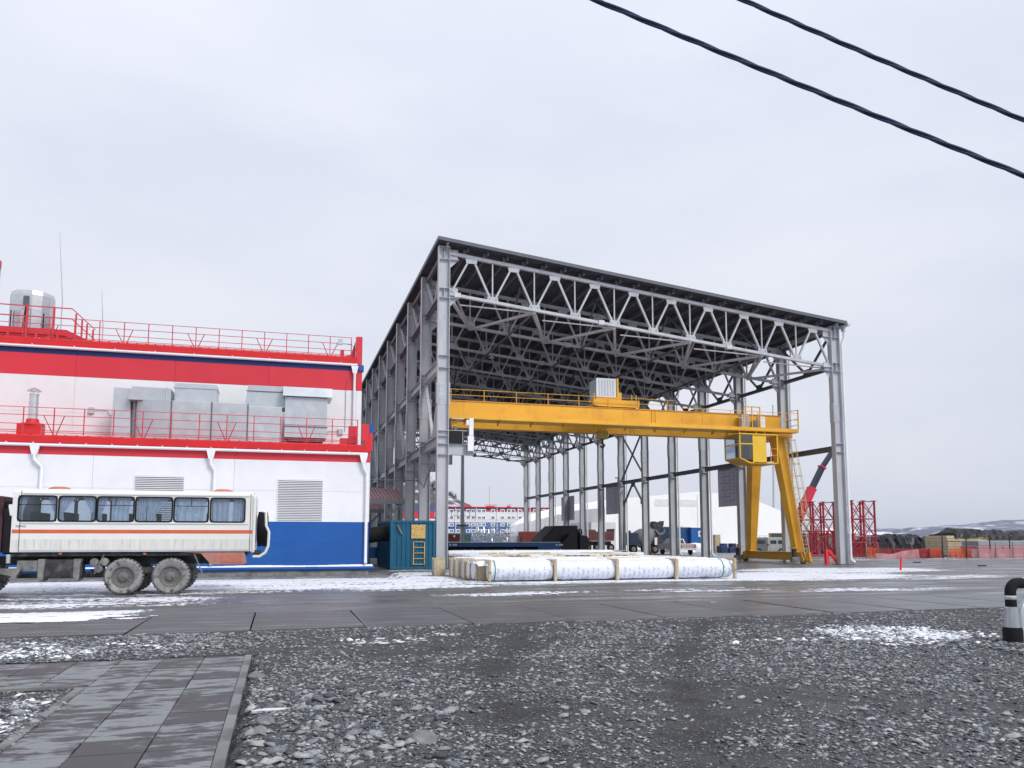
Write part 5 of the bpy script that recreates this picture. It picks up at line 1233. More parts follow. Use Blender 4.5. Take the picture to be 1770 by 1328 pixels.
pts = corr(cy0+.13, cy0+Lc-.13, 20, .045); mb = MB(); vs_ = [(cx0+.03+d, y, z) for z in (.14, Hc-.12) for y, d in pts]; m_ = len(pts); mb.add(vs_, [(i, i+1, m_+i+1, m_+i) for i in range(m_-1)])
vs_ = [(cx0+Wc-.03-d, y, z) for z in (.14, Hc-.12) for y, d in pts]; mb.add(vs_, [(i, i+1, m_+i+1, m_+i) for i in range(m_-1)]); mb.build('side_wall', CONT, ct)
MB().box(cx0+.1, cx0+Wc-.1, cy0+.1, cy0+Lc-.1, Hc-.05, Hc-.01).build('roof', CONT, ct); MB().box(cx0+.1, cx0+Wc-.1, cy0+.1, cy0+Lc-.1, .05, .13).build('floor', FRAME, ct)
a_ = PY(711, 907, cy0); b_ = PY(735, 931, cy0)
MB().box(a_.x, b_.x, cy0-.03, cy0+.028, b_.z, a_.z).build('hatch', OLDY, ct, bevel=.008, label='rusty pale yellow square hatch')
a_ = PY(714, 937, cy0); b_ = PY(734, 976, cy0); mb = MB()
for x in (a_.x, b_.x-.05): mb.box(x, x+.05, cy0-.05, cy0+.0, b_.z, a_.z)
lo = mb.build('ladder', OLDY, ct)
for i in range(5): z = b_.z+(a_.z-b_.z)*(i+.02)/4.05; MB().box(a_.x+.05, b_.x-.05, cy0-.04, cy0-.01, z, z+.035).build('rung', OLDY, lo)
a_ = PY(687, 908, cy0); b_ = PY(694, 923, cy0); MB().cyl((a_.x, cy0-.02, a_.z), (b_.x, cy0-.02, b_.z), .055, n=10).build('handle', MUDG, ct)
tag(MB().cyl((cx0-1.5, cy0+1.2, 1.75), (cx0+.0, cy0+1.2, 1.95), .42, n=20).build('black_duct', BLACK, smooth=True, org=(cx0-.8, cy0+1.2, 1.4)), 'fat black ribbed duct joining the building to the teal container', 'duct')
def canopy(px0, px1, pyt, pyb, Y, label, depth):
    a_ = PY(px0, pyt, Y); b_ = PY(px1, pyb, Y); o = thing('canopy', label, 'canopy', (b_.x, Y, 0), 'maroon canopies beside the building')
    xa_, xb_ = a_.x-.6, b_.x; n = int((xb_-xa_)/.2); p_ = (xb_-xa_)/n; pts = []
    for i in range(n): s_ = xa_+i*p_; pts += [(s_, 0), (s_+p_*.35, 0), (s_+p_*.45, .05), (s_+p_*.9, .05)]
    pts.append((xb_, 0)); m_ = len(pts); vs_ = [(x, Y, b_.z+d) for x, d in pts]+[(x-.25, Y+depth, b_.z+depth*.42+d) for x, d in pts]
    vs_ += [(x, Y, b_.z+d-.02) for x, d in pts]+[(x-.25, Y+depth, b_.z+depth*.42+d-.02) for x, d in pts]
    MB().add(vs_, [(i, i+1, m_+i+1, m_+i) for i in range(m_-1)]+[(2*m_+i, 3*m_+i, 3*m_+i+1, 2*m_+i+1) for i in range(m_-1)]+[(i, 2*m_+i, 2*m_+i+1, i+1) for i in range(m_-1)]).build('roof_sheet', MAROON, o)
    MB().box(xa_, xb_, Y-.03, Y+.05, b_.z-.28, b_.z-.03).build('fascia', STEELD, o); MB().box(xb_-.15, xb_-.05, Y+.06, Y+depth*1.6, b_.z-.28, b_.z-.1).build('rafter', STEELD, o)
    MB().beam((xb_-.2, Y+.1, b_.z-.25), (xb_-.9, Y+.1, b_.z-1.0), .12, .12).build('strut', STEELD, o); MB().box(xb_-.95, xb_-.8, Y+.2, Y+.35, 0, b_.z-.3).build('post', STEELD, o); MB().box(xb_-.17, xb_-.03, Y+depth, Y+depth+.15, 0, b_.z+.1).build('post', STEELD, o)
canopy(642, 700, 849, 863, 46.5, 'larger maroon corrugated canopy on dark posts behind the teal container', 1.6)
canopy(640, 664, 874, 879, 50.5, 'smaller canopy below and behind the larger maroon one', 1.2)
a_ = PY(641, 830, 47); b_ = PY(730, 831, 47); mb = MB(); mb.tube([(a_.x-1, 47, a_.z), (b_.x-.2, 47, b_.z), (b_.x+.1, 47, b_.z-.4), (b_.x+.3, 47.2, b_.z+.2), (b_.x+.6, 47.2, b_.z+.9)], .04, 6)
tag(mb.build('supply_pipe', STEELD, org=tuple(a_)), 'thin grey pipe running from the building to the second hall column', 'pipe')
# stored things between building and container
mb = MB(); mb.box(5.0, 6.6, 52, 53, .4, 1.1); tag(mb.build('blue_crate', BEAMB, org=(5.8, 52, .4), bevel=.03), 'dark blue box in the shade between building and container', 'crate')

# ================================================================== PIPE STACK
def wrapped_pipe(x0_, x1_, y, z, r, label, seed, marks=True, group='white wrapped pipes in the stack'):
    o = thing('wrapped_pipe', label, 'pipe', (x0_, y, z-r), group)
    rr = random.Random(seed); mb = MB(); n = 22; vs_ = []; fs_ = []; nx = max(6, int((x1_-x0_)/.35))
    for i in range(nx+1):
        x = x0_+(x1_-x0_)*i/nx; k = r*(1+rr.uniform(-.012, .012))*(.93 if i in (0, nx) else 1)
        for j in range(n): t = 2*math.pi*j/n; vs_.append((x, y+k*math.cos(t), z+k*math.sin(t)))
    for i in range(nx):
        for j in range(n): fs_.append((i*n+j, i*n+(j+1) % n, (i+1)*n+(j+1) % n, (i+1)*n+j))
    fs_ += [tuple(range(n)), tuple(nx*n+j for j in range(n-1, -1, -1))]
    b_ = mb.add(vs_, fs_).build('wrapping', PIPEW, o, smooth=True)
    if marks:
        mb = MB(); sp = .335; q = 0; x = x0_+.25; k = r*1.02
        while x < x1_-.15:
            for row in range(3):
                t0 = -2.55-row*.42+(q % 3)*.21-.0; L_ = .38 if (q+row) % 2 == 0 else .11
                if (q+row) % 2 == 0:
                    for seg in range(3):
                        ta, tb = t0-.0+seg*L_/3/r*.34, t0+(seg+.75)*L_/3/r*.34; xo = x+seg*.018+rr.uniform(-.01, .01)
                        P_ = lambda xx, tt: (xx, y+k*math.cos(tt-.0), z+k*math.sin(tt))
                        mb.add([P_(xo, ta), P_(xo+.035, ta), P_(xo+.055, tb), P_(xo+.02, tb)], [(0, 1, 2, 3)])
                else:
                    for seg in (-1, 1):
                        ta, tb = t0+seg*.09, t0+seg*.09+.08; xo = x
                        mb.add([P_2(xo, ta, y, z, k), P_2(xo+.05, ta, y, z, k), P_2(xo+.05, tb, y, z, k), P_2(xo, tb, y, z, k)], [(0, 1, 2, 3)])
            x += sp*.62; q += 1
        mb.build('printed_marks', BLUEP, b_, kind='stuff')
    return o
def P_2(xx, tt, y, z, k): return (xx, y+k*math.cos(tt), z+k*math.sin(tt))
PX0, PX1, PYF = 7.55, 18.15, 29.55; pr = .385
stn = [7.62, 10.25, 12.85, 15.45, 18.1]
names = ['leftmost length in front, beside the pale crate ends', 'second front length from the left', 'third front length from the left', 'rightmost front length, nearest the crane leg']
def timber_frame(x, y, z0, z1, label, w=.085, d=.16, strap=False):
    o = thing('timber_crate', label, 'crate', (x, y, z0), 'pale timber crate pieces between the front pipes')
    for s_ in (0, 1): MB().box(x-w/2+s_*(w/2+.004), x+s_*(w/2+.004), y-d, y, z0, z1+R.uniform(-.02, .02)).build('upright', WOOD, o, bevel=.006)
    MB().box(x-w/2, x+w/2, y+.003, y+.85, z1-.10, z1).build('cross_piece', WOOD, o)
    if strap: MB().box(x-w/2-.01, x+w/2+.02, y-d-.012, y-d-.003, z0+.32, z0+.36).build('strap', GREENS, o)
    return o
for i in range(4): wrapped_pipe(stn[i]+.07, stn[i+1]-.07, PYF+pr, .42, pr, 'white wrapped pipe with blue print, '+names[i], i)
for i, x in enumerate(stn):
    timber_frame(x, PYF+.05, .02, .84, ['pale upright timbers at the left end of the front pipe', 'upright timbers between the first and second front pipes', 'upright timbers between the second and third front pipes', 'upright timbers between the third and fourth front pipes', 'upright timbers at the right end of the front pipe'][i], strap=i in (0, 4))
for i, (x, sgn) in enumerate(((7.85, 1), (17.6, -1))):
    mb = MB(); mb.cyl((x, PYF+pr, .42), (x+.03, PYF+pr, .42), pr*1.03, n=24)
    tag(mb.build('green_strap', GREENS, org=(x, PYF+pr, .03)), 'thin green strap round the %s end of the front pipe' % ('left' if i == 0 else 'right'), 'strap')
    MB()
# crate ends at the left, stepping back
for i, (px, py, w_) in enumerate([(801, 1003, .42), (790, 1001, .42), (781, 999, .42), (773, 997, .45), (759, 996, .50)]):
    pass
WOODG = mat('grey_timber', (.52, .46, .40), .8, 0, .25, 6, (6, 6, 1), dirt=(.60, .60, .60), dscale=3)
lab = ['crate end nearest the front pipe, second from the front', 'crate end with white sheeting, third from the front', 'narrow crate end, fourth from the front', 'crate end fifth from the front', 'crate end sixth from the front', 'leftmost crate end, standing apart by the first column']
for i in range(6):
    y = 30.5+i*.80+(.55 if i == 5 else 0); x = 7.40-.06*i-(.45 if i == 5 else 0); zt3 = .83+R.uniform(-.04, .03)
    o = thing('crate_end', 'pale timber '+lab[i], 'crate', (x, y, .02), 'timber crate ends at the left of the pipe stack')
    for j in range(4):
        MB().box(x-.02-.006*(j % 2), x, y+.08+j*.16, y+.08+j*.16+.15, .03, zt3-.02-R.uniform(0, .04)).build('board', WOODG if (i+j) % 3 else GUT, o)
    for yy in (y-.005, y+.71): MB().box(x-.07, x-.021, yy, yy+.07, .02, zt3).build('batten', WOOD, o)
    MB().box(x+.001, x+.38, y-.0, y+.03, .02, zt3).build('side_board', WOOD, o)
    MB().box(x+.001, x+.38, y+.73, y+.76, .02, zt3-.02).build('side_board', WOOD, o)
# bundles behind, lying under snow
for i in range(4):
    y = 30.9+i*.85; wrapped_pipe(7.3, 18.0-.15*i, y, .40, .37, ['second', 'third', 'fourth', 'fifth'][i]+' row white pipe, mostly under the snow', 20+i, marks=False)
mb = MB(); mb.box(9.9, 17.6, 34.4, 43.2, .05, .62); tag(mb.build('pallet_load', WOOD, org=(8, 34.4, .05)), 'broad low timber packed load behind the pipes, under snow', 'timber load')
mb = MB(); mb.box(8.6, 18.6, 34.5, 43.5, .63, .66)
def pile_snow(x0_, x1_, y0_, y1_, zf, label, seed, nx=70, ny=40, rag=.25):
    r = np.random.default_rng(seed); xs = np.linspace(x0_, x1_, nx); ys_ = np.linspace(y0_, y1_, ny); Xg, Yg = np.meshgrid(xs, ys_)
    Z = zf(Xg, Yg)+.05*(fbm(Xg, Yg, 1.3, seed, 4)-.5)+.0*Xg
    ed = np.minimum(np.minimum(Xg-x0_, x1_-Xg), np.minimum(Yg-y0_, y1_-Yg)); Z = Z-.10*ss(rag, 0, ed)
    Vv = np.stack([Xg+.05*(r.random(Xg.shape)-.5), Yg+.05*(r.random(Xg.shape)-.5), Z], -1).reshape(-1, 3); ix = np.arange(nx*ny).reshape(ny, nx)
    Ff = np.stack([ix[:-1, :-1], ix[:-1, 1:], ix[1:, 1:], ix[1:, :-1]], -1).reshape(-1, 4)
    me = mesh_np('snow_cover', Vv, Ff, SNOW); o = bpy.data.objects.new('snow_cover', me); COL.objects.link(o); tag(o, label, 'snow', None, 'stuff'); return o
pile_snow(7.25, 18.3, PYF+.28, 35.3, lambda X, Y: .80+.03*np.cos((Y-PYF-pr)*2*math.pi/.85)-.12*ss(PYF+.5, PYF+.28, Y), 'snow blanket over the front half of the pipe stack', 5)
pile_snow(9.6, 18.9, 34.3, 43.9, lambda X, Y: .72+.012*(Y-34)+0*X, 'snow blanket over the rear half of the pipe stack', 9)
# loose battens, black straps showing through the snow
for si, (y, sn_) in enumerate(((32.0, 'foremost line'), (33.7, 'second line from the front'), (36.6, 'third line from the front'), (38.8, 'fourth line from the front'), (41.6, 'rearmost line'))):
    for qi, qn in enumerate(('left', 'middle', 'right')):
        x = 9.8+qi*2.9+R.uniform(-.4, .4); l_ = R.uniform(.7, 1.8); z = .79+(.012*(y-34) if y > 34.3 else .03)
        an = R.uniform(-.08, .08); o = thing('batten', 'brown batten showing through the snow, '+qn+' of the '+sn_, 'batten', (x, y, z-.05), 'battens showing through the snow')
        MB().beam((x, y, z-.02), (x+l_, y+l_*an, z-.01), .09, .07).build('plank', WOOD, o); MB().beam((x+l_+.1, y+l_*an, z-.02), (x+l_+.45, y+l_*an-.03, z-.01), .11, .09).build('plank', WOOD, o)
for i in range(3):
    x = [10.2, 13.2, 15.0][i]; y = [36.2, 36.4, 36.0][i]; pts = [(x+j*.13, y+.12*math.sin(j*1.7+i), .78+.05*abs(math.sin(j*1.1+i))) for j in range(10)]
    tag(MB().tube(pts, .03, 6).build('black_strap', BLACK, org=pts[0], smooth=True), ['tangled black strap on the snow, left', 'tangled black strap on the snow, middle', 'longest tangled black strap on the snow, right'][i]+' of the three', 'strap', 'black straps on the snow')
for px, w_ in ((1022, 0), (1075, 0), (1103, 0), (1170, 0)):
    pass
# rear pipe row raised on the stack
a_ = PY(775, 957, 44.5); b_ = PY(1060, 957, 44.5); c_ = PY(1108, 957, 44.5)
wrapped_pipe(a_.x, b_.x, 44.6, a_.z-.02, .20, 'long thin white wrapped pipe lying along the back of the stack', 60)
wrapped_pipe(b_.x-1.5, c_.x, 44.2, a_.z-.10, .13, 'bare white pipe poking out at the right end of the back row', 61, marks=False)
MB(); tag(MB().box(a_.x+.2, c_.x-.5, 44.3, 45.0, .04, a_.z-.24).build('bearer', WOOD, org=(a_.x, 44.3, .04)), 'timber bearers carrying the back row of pipe', 'timber')
mb = MB()
for i in range(26):
    x = a_.x+.3+i*.42; mb.beam((x, 45.4+.2*math.sin(i*2), a_.z+.05), (x+.5, 45.4+.25*math.sin(i*3.1), a_.z+.14+.05*math.sin(i)), .05, .04)
tag(mb.build('scrap_heap', GALV, org=(a_.x, 45.4, a_.z)), 'heap of thin grey scrap strips on snow behind the rear pipe', 'scrap', None, 'stuff')
tag(MB().box(a_.x+.1, a_.x+11, 45.1, 45.8, .03, a_.z+.03).build('snow_bank', SNOW, org=(a_.x, 45.1, 0), bevel=.1), 'low bank of snow behind the rear pipe', 'snow', None, 'stuff')

# ================================================================== BLUE BEAM, TARPAULINED MACHINE
Yb = 60.; p0 = PY(752, 938, Yb); p1 = PY(970, 938, Yb)
bb_ = thing('blue_beam', 'long dark blue steel beam lying on the hall floor behind the pipes', 'steel beam', (p0.x, Yb, 0))
zt4 = PY(860, 938, Yb).z; zm = PY(860, 945.5, Yb).z
MB().box(p0.x, p1.x, Yb, Yb+1.4, zm, zt4).build('web', BEAMB, bb_, bevel=.02); mb = MB(); mb.box(p0.x, p0.x+1.0, Yb, Yb+1.4, .1, zm); mb.build('end_leg', BEAMB, bb_)
mb = MB(); mb.box(p1.x-1.9, p1.x, Yb, Yb+1.4, .1, zm); mb.build('end_leg', BEAMB, bb_)
mb = MB(); mb.box(p0.x+1, p1.x-1.9, Yb+.5, Yb+1.2, .2, zm); mb.build('recess_shade', STRIPE, bb_)  # near-black block filling the hollow, standing in for its shade
MB().box(p0.x+.02, p1.x-.02, Yb+.05, Yb+1.35, zt4+.001, zt4+.03).build('snow_cover', SNOW, bb_)
for px in (777, 961):
    p = PY(px, 943.5, Yb); mb = MB(); x = p.x
    for w_ in (.16, .0, .09, .09, .09, .09):
        if w_: mb.box(x, x+w_*.7, Yb-.006, Yb-.002, p.z, p.z+.12)
        x += w_ if w_ else .08
    mb.build('stencil_mark', LAMPW, bb_)
Yt = 66.; tm = PY(937, 950, Yt)
tmo = thing('covered_machine', 'big angular machine wrapped in black tarpaulin behind the blue beam', 'covered machine', (tm.x+2, Yt, 0))
def pts_px(lst, Y): return [(PY(x, y, Y).x, PY(x, y, Y).z) for x, y in lst]
mb = MB(); q = pts_px([(937, 932), (961, 909), (999, 908.5), (1000, 925), (1000, 953), (940, 953)], Yt); mb.prism(q[:4]+[(q[4][0], .02), (q[5][0], .02)], 'y', Yt, Yt+3.2); mb.build('tarpaulin', TARP, tmo, bevel=.12)
mb = MB(); q = pts_px([(971, 940), (984, 924), (998, 924), (999, 953), (971, 953)], Yt-.9); mb.prism([(a, max(b, .02)) for a, b in q], 'y', Yt-.9, Yt-.02); mb.build('tarpaulin', TARP, tmo, bevel=.08)
mb = MB(); q = pts_px([(1000.5, 918), (1004, 925), (1014, 926), (1017, 932), (1017, 953), (1000.5, 953)], Yt); mb.prism([(a, max(b, .02)) for a, b in q], 'y', Yt-.2, Yt+2.4); mb.build('tarpaulin', TARP, tmo, bevel=.1)
p = PY(1006, 924, Yt); MB().tube([(p.x-.15, Yt+.5, p.z), (p.x-.18, Yt+.5, p.z+.32), (p.x-.02, Yt+.5, p.z+.48), (p.x+.15, Yt+.5, p.z+.38), (p.x+.17, Yt+.5, p.z)], .07, 8).build('lifting_loop', TARP, tmo, smooth=True)
mb = MB()
for x_, z_, x2, z2 in ((q[0][0]-2., 1.0, q[0][0]-.4, 1.95), (q[0][0]-1.4, .4, q[0][0]-.2, 1.5)): mb.beam((x_, Yt-.01, z_), (x2, Yt-.01, z2), .05, .05)
mb.build('fold', TARP, tmo)

# ================================================================== THINGS BEYOND THE HALL
# tipper truck
def simple_wheel(parent, x, y, r, w=.35):
    mb = MB(); mb.lathe([(.0, .03), (r*.55, .03), (r*.6, 0), (r*.9, 0), (r, .06), (r, w-.06), (r*.9, w), (0, w)], (x, y, r), 'y', 20); o = mb.build('wheel', BLACK, parent, smooth=True)
    mb = MB(); mb.lathe([(r*.5, -.005), (r*.3, -.01), (0, -.01)], (x, y, r), 'y', 12); mb.build('rim', MUDG, o)
g0 = G(1012, 953); Yd = 96.
xd0, xd1 = PY(1014, 940, Yd).x, PY(1063, 940, Yd).x
tp = thing('tipper_truck', 'maroon tipper truck parked behind the right hand hall columns', 'truck', ((xd0+xd1)/2, Yd, 0))
za, zt5 = PY(1040, 938, Yd).z, PY(1040, 919, Yd).z; fl_ = 0
mb = MB(); mb.prism([(xd0-1, 1.35), (xd1-.1, 1.35), (xd1, zt5+.35), (xd1-.12, zt5+.35), (xd1-.15, zt5), (xd1-2.6, zt5), (xd1-2.7, zt5+.25), (xd0-1.2, zt5+.25)], 'y', Yd, Yd+2.5); tb = mb.build('tipper_body', DUMP, tp, bevel=.03)
for i in range(14):
    x = xd0-.6+i*.36
    if x < xd1-.2: MB().box(x, x+.06, Yd-.05, Yd-.002, 1.4, zt5-.05).build('rib', DUMP, tb)
for x in (xd0+.2, xd0+1.5, xd1-.5): simple_wheel(tp, x, Yd+.1, .5)
mb = MB(); mb.box(xd0-3, xd1-.3, Yd+.6, Yd+1.8, .75, 1.3); mb.build('chassis_frame', FRAME, tp)
mb = MB(); mb.prism([(xd0-3.3, .9), (xd0-1.35, .9), (xd0-1.35, 2.9), (xd0-3.0, 2.9), (xd0-3.3, 1.9)], 'y', Yd, Yd+2.4); mb.build('cab', mat('cab_orange', (.5, .12, .04), .5), tp, bevel=.05)
# orange loader far left of it
p = PY(945, 925, 104.); o = thing('orange_loader', 'orange machine seen between the two farthest columns', 'loader', (p.x, 104, 0))
MB().box(p.x-3.5, p.x+1.5, 104, 106, .6, 2.6).build('body', mat('loader_red', (.35, .09, .06), .6), o, bevel=.1); mb = MB(); mb.prism([(p.x-.3, 2.4), (p.x+.6, 2.6), (p.x+1.4, 1.5), (p.x+.9, .9), (p.x-.1, 1.4)], 'y', 103.6, 103.98); mb.build('arm', mat('loader_orange', (.65, .16, .04), .5), o)
MB().cyl((p.x+1.3, 103.4, 1.3), (p.x+1.3, 103.9, 1.3), .55, n=16).build('drum', GUT, o, smooth=True)
# concrete mixer
Ym = 80.
def mx_(px, py): p = PY(px, py, Ym); return p.x, p.z
xm0 = mx_(1088, 950)[0]; mxo = thing('mixer_truck', 'dark concrete mixer truck with grey drum behind the hall', 'mixer truck', (xm0+2.5, Ym, 0))
a_ = mx_(1098, 938); mb = MB(); cab = [(xm0, .9), (xm0+1.1, .9), (xm0+1.1, mx_(0+1098, 921)[1]), (xm0+.15, mx_(1090, 921)[1]), (xm0, 2.0)]
mb.prism(cab, 'y', Ym, Ym+2.4); mb.build('cab', mat('mixer_navy', (.02, .035, .07), .45), mxo, bevel=.05)
MB().box(xm0-.004, xm0+.2, Ym-.01, Ym+.5, 2.1, 2.5).build('window', GLASSD, mxo)
c1 = mx_(1103, 934); c2 = mx_(1124, 930); c3 = mx_(1139, 920)
mb = MB(); pr2 = [(c1[0], c1[1], .55), (c1[0]+.45, c1[1]+.05, .95), (c2[0]-.3, c2[1]-.08, 1.15), (c2[0]+.4, c2[1]+.05, 1.05), (c3[0]-.25, c3[1]-.02, .62), (c3[0]+.05, c3[1]+.06, .58)]
mb2 = MB(); vs_ = []; fs_ = []; n = 24; ax_ = (Vector((c3[0], Ym+1.2, c3[1]))-Vector((c1[0], Ym+1.2, c1[1]))).normalized(); b_ = Vector((-ax_.z, 0, ax_.x))
for x, z, r in pr2:
    for k in range(n): t = 2*math.pi*k/n; vs_.append(Vector((x, Ym+1.2, z))+Vector((0, 1, 0))*r*math.cos(t)+b_*r*math.sin(t))
for i in range(len(pr2)-1):
    for k in range(n): fs_.append((i*n+k, i*n+(k+1) % n, (i+1)*n+(k+1) % n, (i+1)*n+k))
fs_ += [tuple(range(n)), tuple((len(pr2)-1)*n+k for k in range(n))]
mb2.add(vs_, fs_).build('drum', mat('drum_grey', (.20, .20, .21), .6, 0, .2, 3, dirt=(.11, .11, .11)), mxo, smooth=True)
h = mx_(1146, 908); mb = MB(); mb.prism([(h[0]-.9, h[1]+.0), (h[0]-.6, h[1]+.45), (h[0]-.1, h[1]+.25), (h[0]+.5, h[1]+.5), (h[0]+.45, h[1]-.0), (h[0]+.1, h[1]-.5), (h[0]-.3, h[1]-.9), (h[0]-.8, h[1]-.7)], 'y', Ym+.7, Ym+1.8); mb.build('hopper', FRAME, mxo, bevel=.06)
mb = MB(); mb.tube([(h[0]-.7, Ym+.6, h[1]-.55), (h[0]-.2, Ym+.6, h[1]-1.05), (h[0]+.3, Ym+.6, h[1]-.9), (h[0]+.5, Ym+.6, h[1]-.45)], .16, 8); mb.build('hopper_rim', ALU, mxo, smooth=True)
e_ = mx_(1152, 937); MB().beam((h[0]-.3, Ym+1., h[1]-1.1), (e_[0], Ym+1., e_[1]), .45, .25).build('chute', FRAME, mxo)
mb = MB(); mb.box(xm0+.6, h[0]+.4, Ym+.5, Ym+1.9, .75, 1.15); mb.box(h[0]-1., h[0]+.1, Ym+.3, Ym+2.1, 1.15, 2.0); mb.build('chassis_frame', FRAME, mxo)
for x in (xm0+.55, xm0+2.0, xm0+3.1): simple_wheel(mxo, x, Ym+.1, .5)
MB().box(h[0]-1.05, h[0]-.75, Ym-.05, Ym+.1, .95, 1.75).build('mud_flap', GUT, mxo)
# small red frame stands beside mixer
def aframe(px, py, Y, s, label):
    p = PY(px, py, Y); o = thing('red_stand', label, 'stand', (p.x, Y, 0)); 
    for a_ in ((-.4, 0), (.4, 0), (0, .5)): MB().beam((p.x+a_[0]*s, Y+a_[1]*s, .02), (p.x, Y+.1, 1.3*s), .06, .06).build('leg', RUST, o)
    MB().beam((p.x-.3*s, Y, .4*s), (p.x+.3*s, Y, .4*s), .05, .05).build('cross_bar', RUST, o)
aframe(1128, 955, 62, .8, 'small rusty three legged stand in front of the mixer truck')
# cars
def extr(pts, y0_, y1_, m, name, par, bv=.06): return MB().prism(pts, 'y', y0_, y1_).build(name, m, par, bevel=bv)
Yp = 72.; pl, prr = PY(1173, 950, Yp).x, PY(1203, 950, Yp).x
pk = thing('pickup_truck', 'silver pickup seen from behind between two hall columns', 'pickup', ((pl+prr)/2, Yp, 0)); w2 = 1.72; pl = prr-w2
mb = MB(); mb.box(pl, prr, Yp, Yp+.06, .62, 1.13); mb.build('tailgate', SILV, pk, bevel=.03)
MB().box(pl, pl+.06, Yp+.062, Yp+2.0, .55, 1.13).build('bed_side', SILV, pk, bevel=.02); MB().box(prr-.06, prr, Yp+.062, Yp+2.0, .55, 1.13).build('bed_side', SILV, pk, bevel=.02)
mb = MB(); vs_ = [(pl+.0, Yp+2., 1.1), (prr, Yp+2., 1.1), (prr, Yp+4., 1.1), (pl, Yp+4., 1.1), (pl+.18, Yp+2.15, 1.62), (prr-.18, Yp+2.15, 1.62), (prr-.18, Yp+3.3, 1.62), (pl+.18, Yp+3.3, 1.62)]
mb.add(vs_, [(0, 3, 2, 1), (4, 5, 6, 7), (0, 1, 5, 4), (1, 2, 6, 5), (2, 3, 7, 6), (3, 0, 4, 7)]); mb.build('cabin', SILV, pk, bevel=.06)
mb = MB(); mb.add([(pl+.18, Yp+2.0, 1.16), (prr-.18, Yp+2.0, 1.16), (prr-.3, Yp+2.11, 1.55), (pl+.3, Yp+2.11, 1.55)], [(0, 1, 2, 3)]); mb.build('rear_window', GLASSD, pk)
MB().box(pl, prr, Yp+2., Yp+5.1, .5, 1.09).build('front_body', SILV, pk, bevel=.06)
for x in (pl+.08, prr-.08): MB().box(x-.075, x+.075, Yp-.02, Yp-.001, .72, 1.02).build('tail_light', LAMPR, pk)
MB().box(pl+.02, prr-.02, Yp-.12, Yp-.03, .50, .62).build('bumper', GALVB, pk, bevel=.02); MB().box((pl+prr)/2-.26, (pl+prr)/2+.26, Yp-.14, Yp-.122, .54, .65).build('number_plate', LAMPW, pk)
MB().box((pl+prr)/2-.1, (pl+prr)/2+.1, Yp-.02, Yp-.002, .88, .94).build('badge', GALVB, pk)
for x in (pl+.02, prr-.27):
    for yy in (.9, 4.2): mb = MB(); mb.lathe([(0, 0), (.3, 0), (.36, .05), (.36, .2), (.3, .25), (0, .25)], (x, Yp+yy, .36), 'x', 18); mb.build('wheel', BLACK, pk, smooth=True)
# blue cabins
Yk = 92.; a_ = PY(1171, 953, Yk); b_ = PY(1218, 953, Yk); zk0 = PY(1200, 940, Yk).z; zk1 = PY(1200, 912.5, Yk).z
kb = thing('site_cabin', 'blue site cabin with one small white framed window, on a dark base', 'site cabin', (b_.x, Yk, 0), 'blue site cabins in front of the white tent')
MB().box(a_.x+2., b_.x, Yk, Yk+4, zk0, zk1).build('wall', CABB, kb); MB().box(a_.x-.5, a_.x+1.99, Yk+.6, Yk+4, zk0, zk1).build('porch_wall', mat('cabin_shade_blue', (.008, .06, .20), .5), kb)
MB().box(a_.x+2.2, b_.x-.1, Yk+.1, Yk+3.9, 0, zk0).build('base', FRAME, kb); MB().box(a_.x+1.9, b_.x+.1, Yk-.1, Yk+4.1, zk1, zk1+.1).build('roof', GUT, kb)
w0 = PY(1207, 918, Yk); w1 = PY(1215, 928, Yk); wf = MB().box(w0.x, w1.x, Yk-.04, Yk-.002, w1.z, w0.z).build('window', GUT, kb); MB().box(w0.x+.18, w1.x-.18, Yk-.05, Yk-.041, w1.z+.18, w0.z-.18).build('pane', GLASSD, wf)
a2 = PY(1147, 953, Yk+6); k2 = thing('site_cabin', 'paler blue site cabin behind the mixer chute, left of the windowed one', 'site cabin', (a2.x, Yk+6, 0), 'blue site cabins in front of the white tent')
MB().box(a2.x, a2.x+2.9, Yk+6, Yk+10, .3, 3.2).build('wall', CABL, k2); MB().box(a2.x-.1, a2.x+3, Yk+5.9, Yk+10, 3.2, 3.3).build('roof', GUT, k2)
# van
Yv = 66.; va, vb = PY(1303, 950, Yv).x, PY(1360, 950, Yv).x; zv = PY(1330, 929, Yv).z
vn = thing('grey_van', 'old grey boxy van with a darker rear half, behind the crane leg', 'van', ((va+vb)/2, Yv, 0))
mid = va+(vb-va)*.42
MB().prism([(va, .45), (mid, .45), (mid, zv-.08), (va+.1, zv-.10), (va, zv-.3)], 'y', Yv, Yv+1.9).build('rear_body', UAZD, vn, bevel=.06)
MB().prism([(mid+.002, .45), (vb-.05, .45), (vb, 1.1), (vb-.30, zv-.12), (vb-.5, zv), (mid+.002, zv)], 'y', Yv, Yv+1.9).build('front_body', UAZ, vn, bevel=.08)
for f0, f1 in ((.03, .34), (.51, .69), (.74, .86)):
    q = rrect(va+(vb-va)*f0, va+(vb-va)*f1, zv-.62, zv-.28, .07); MB().prism(q, 'y', Yv-.012, Yv+.01).build('window', GLASSD, vn)
for x in (va+.55, vb-.6): simple_wheel(vn, x, Yv-.02, .38, .22)
mb = MB(); mb.box(mid+.25, mid+.27, Yv-.008, Yv-.001, .5, zv-.15); mb.box(vb-.75, vb-.73, Yv-.008, Yv-.001, .5, zv-.7); mb.build('door_seam', FRAME, vn)
MB().box(mid-.05, mid+.12, Yv-.03, Yv-.005, .95, 1.15).build('lamp', LAMPR, vn)
mb = MB()
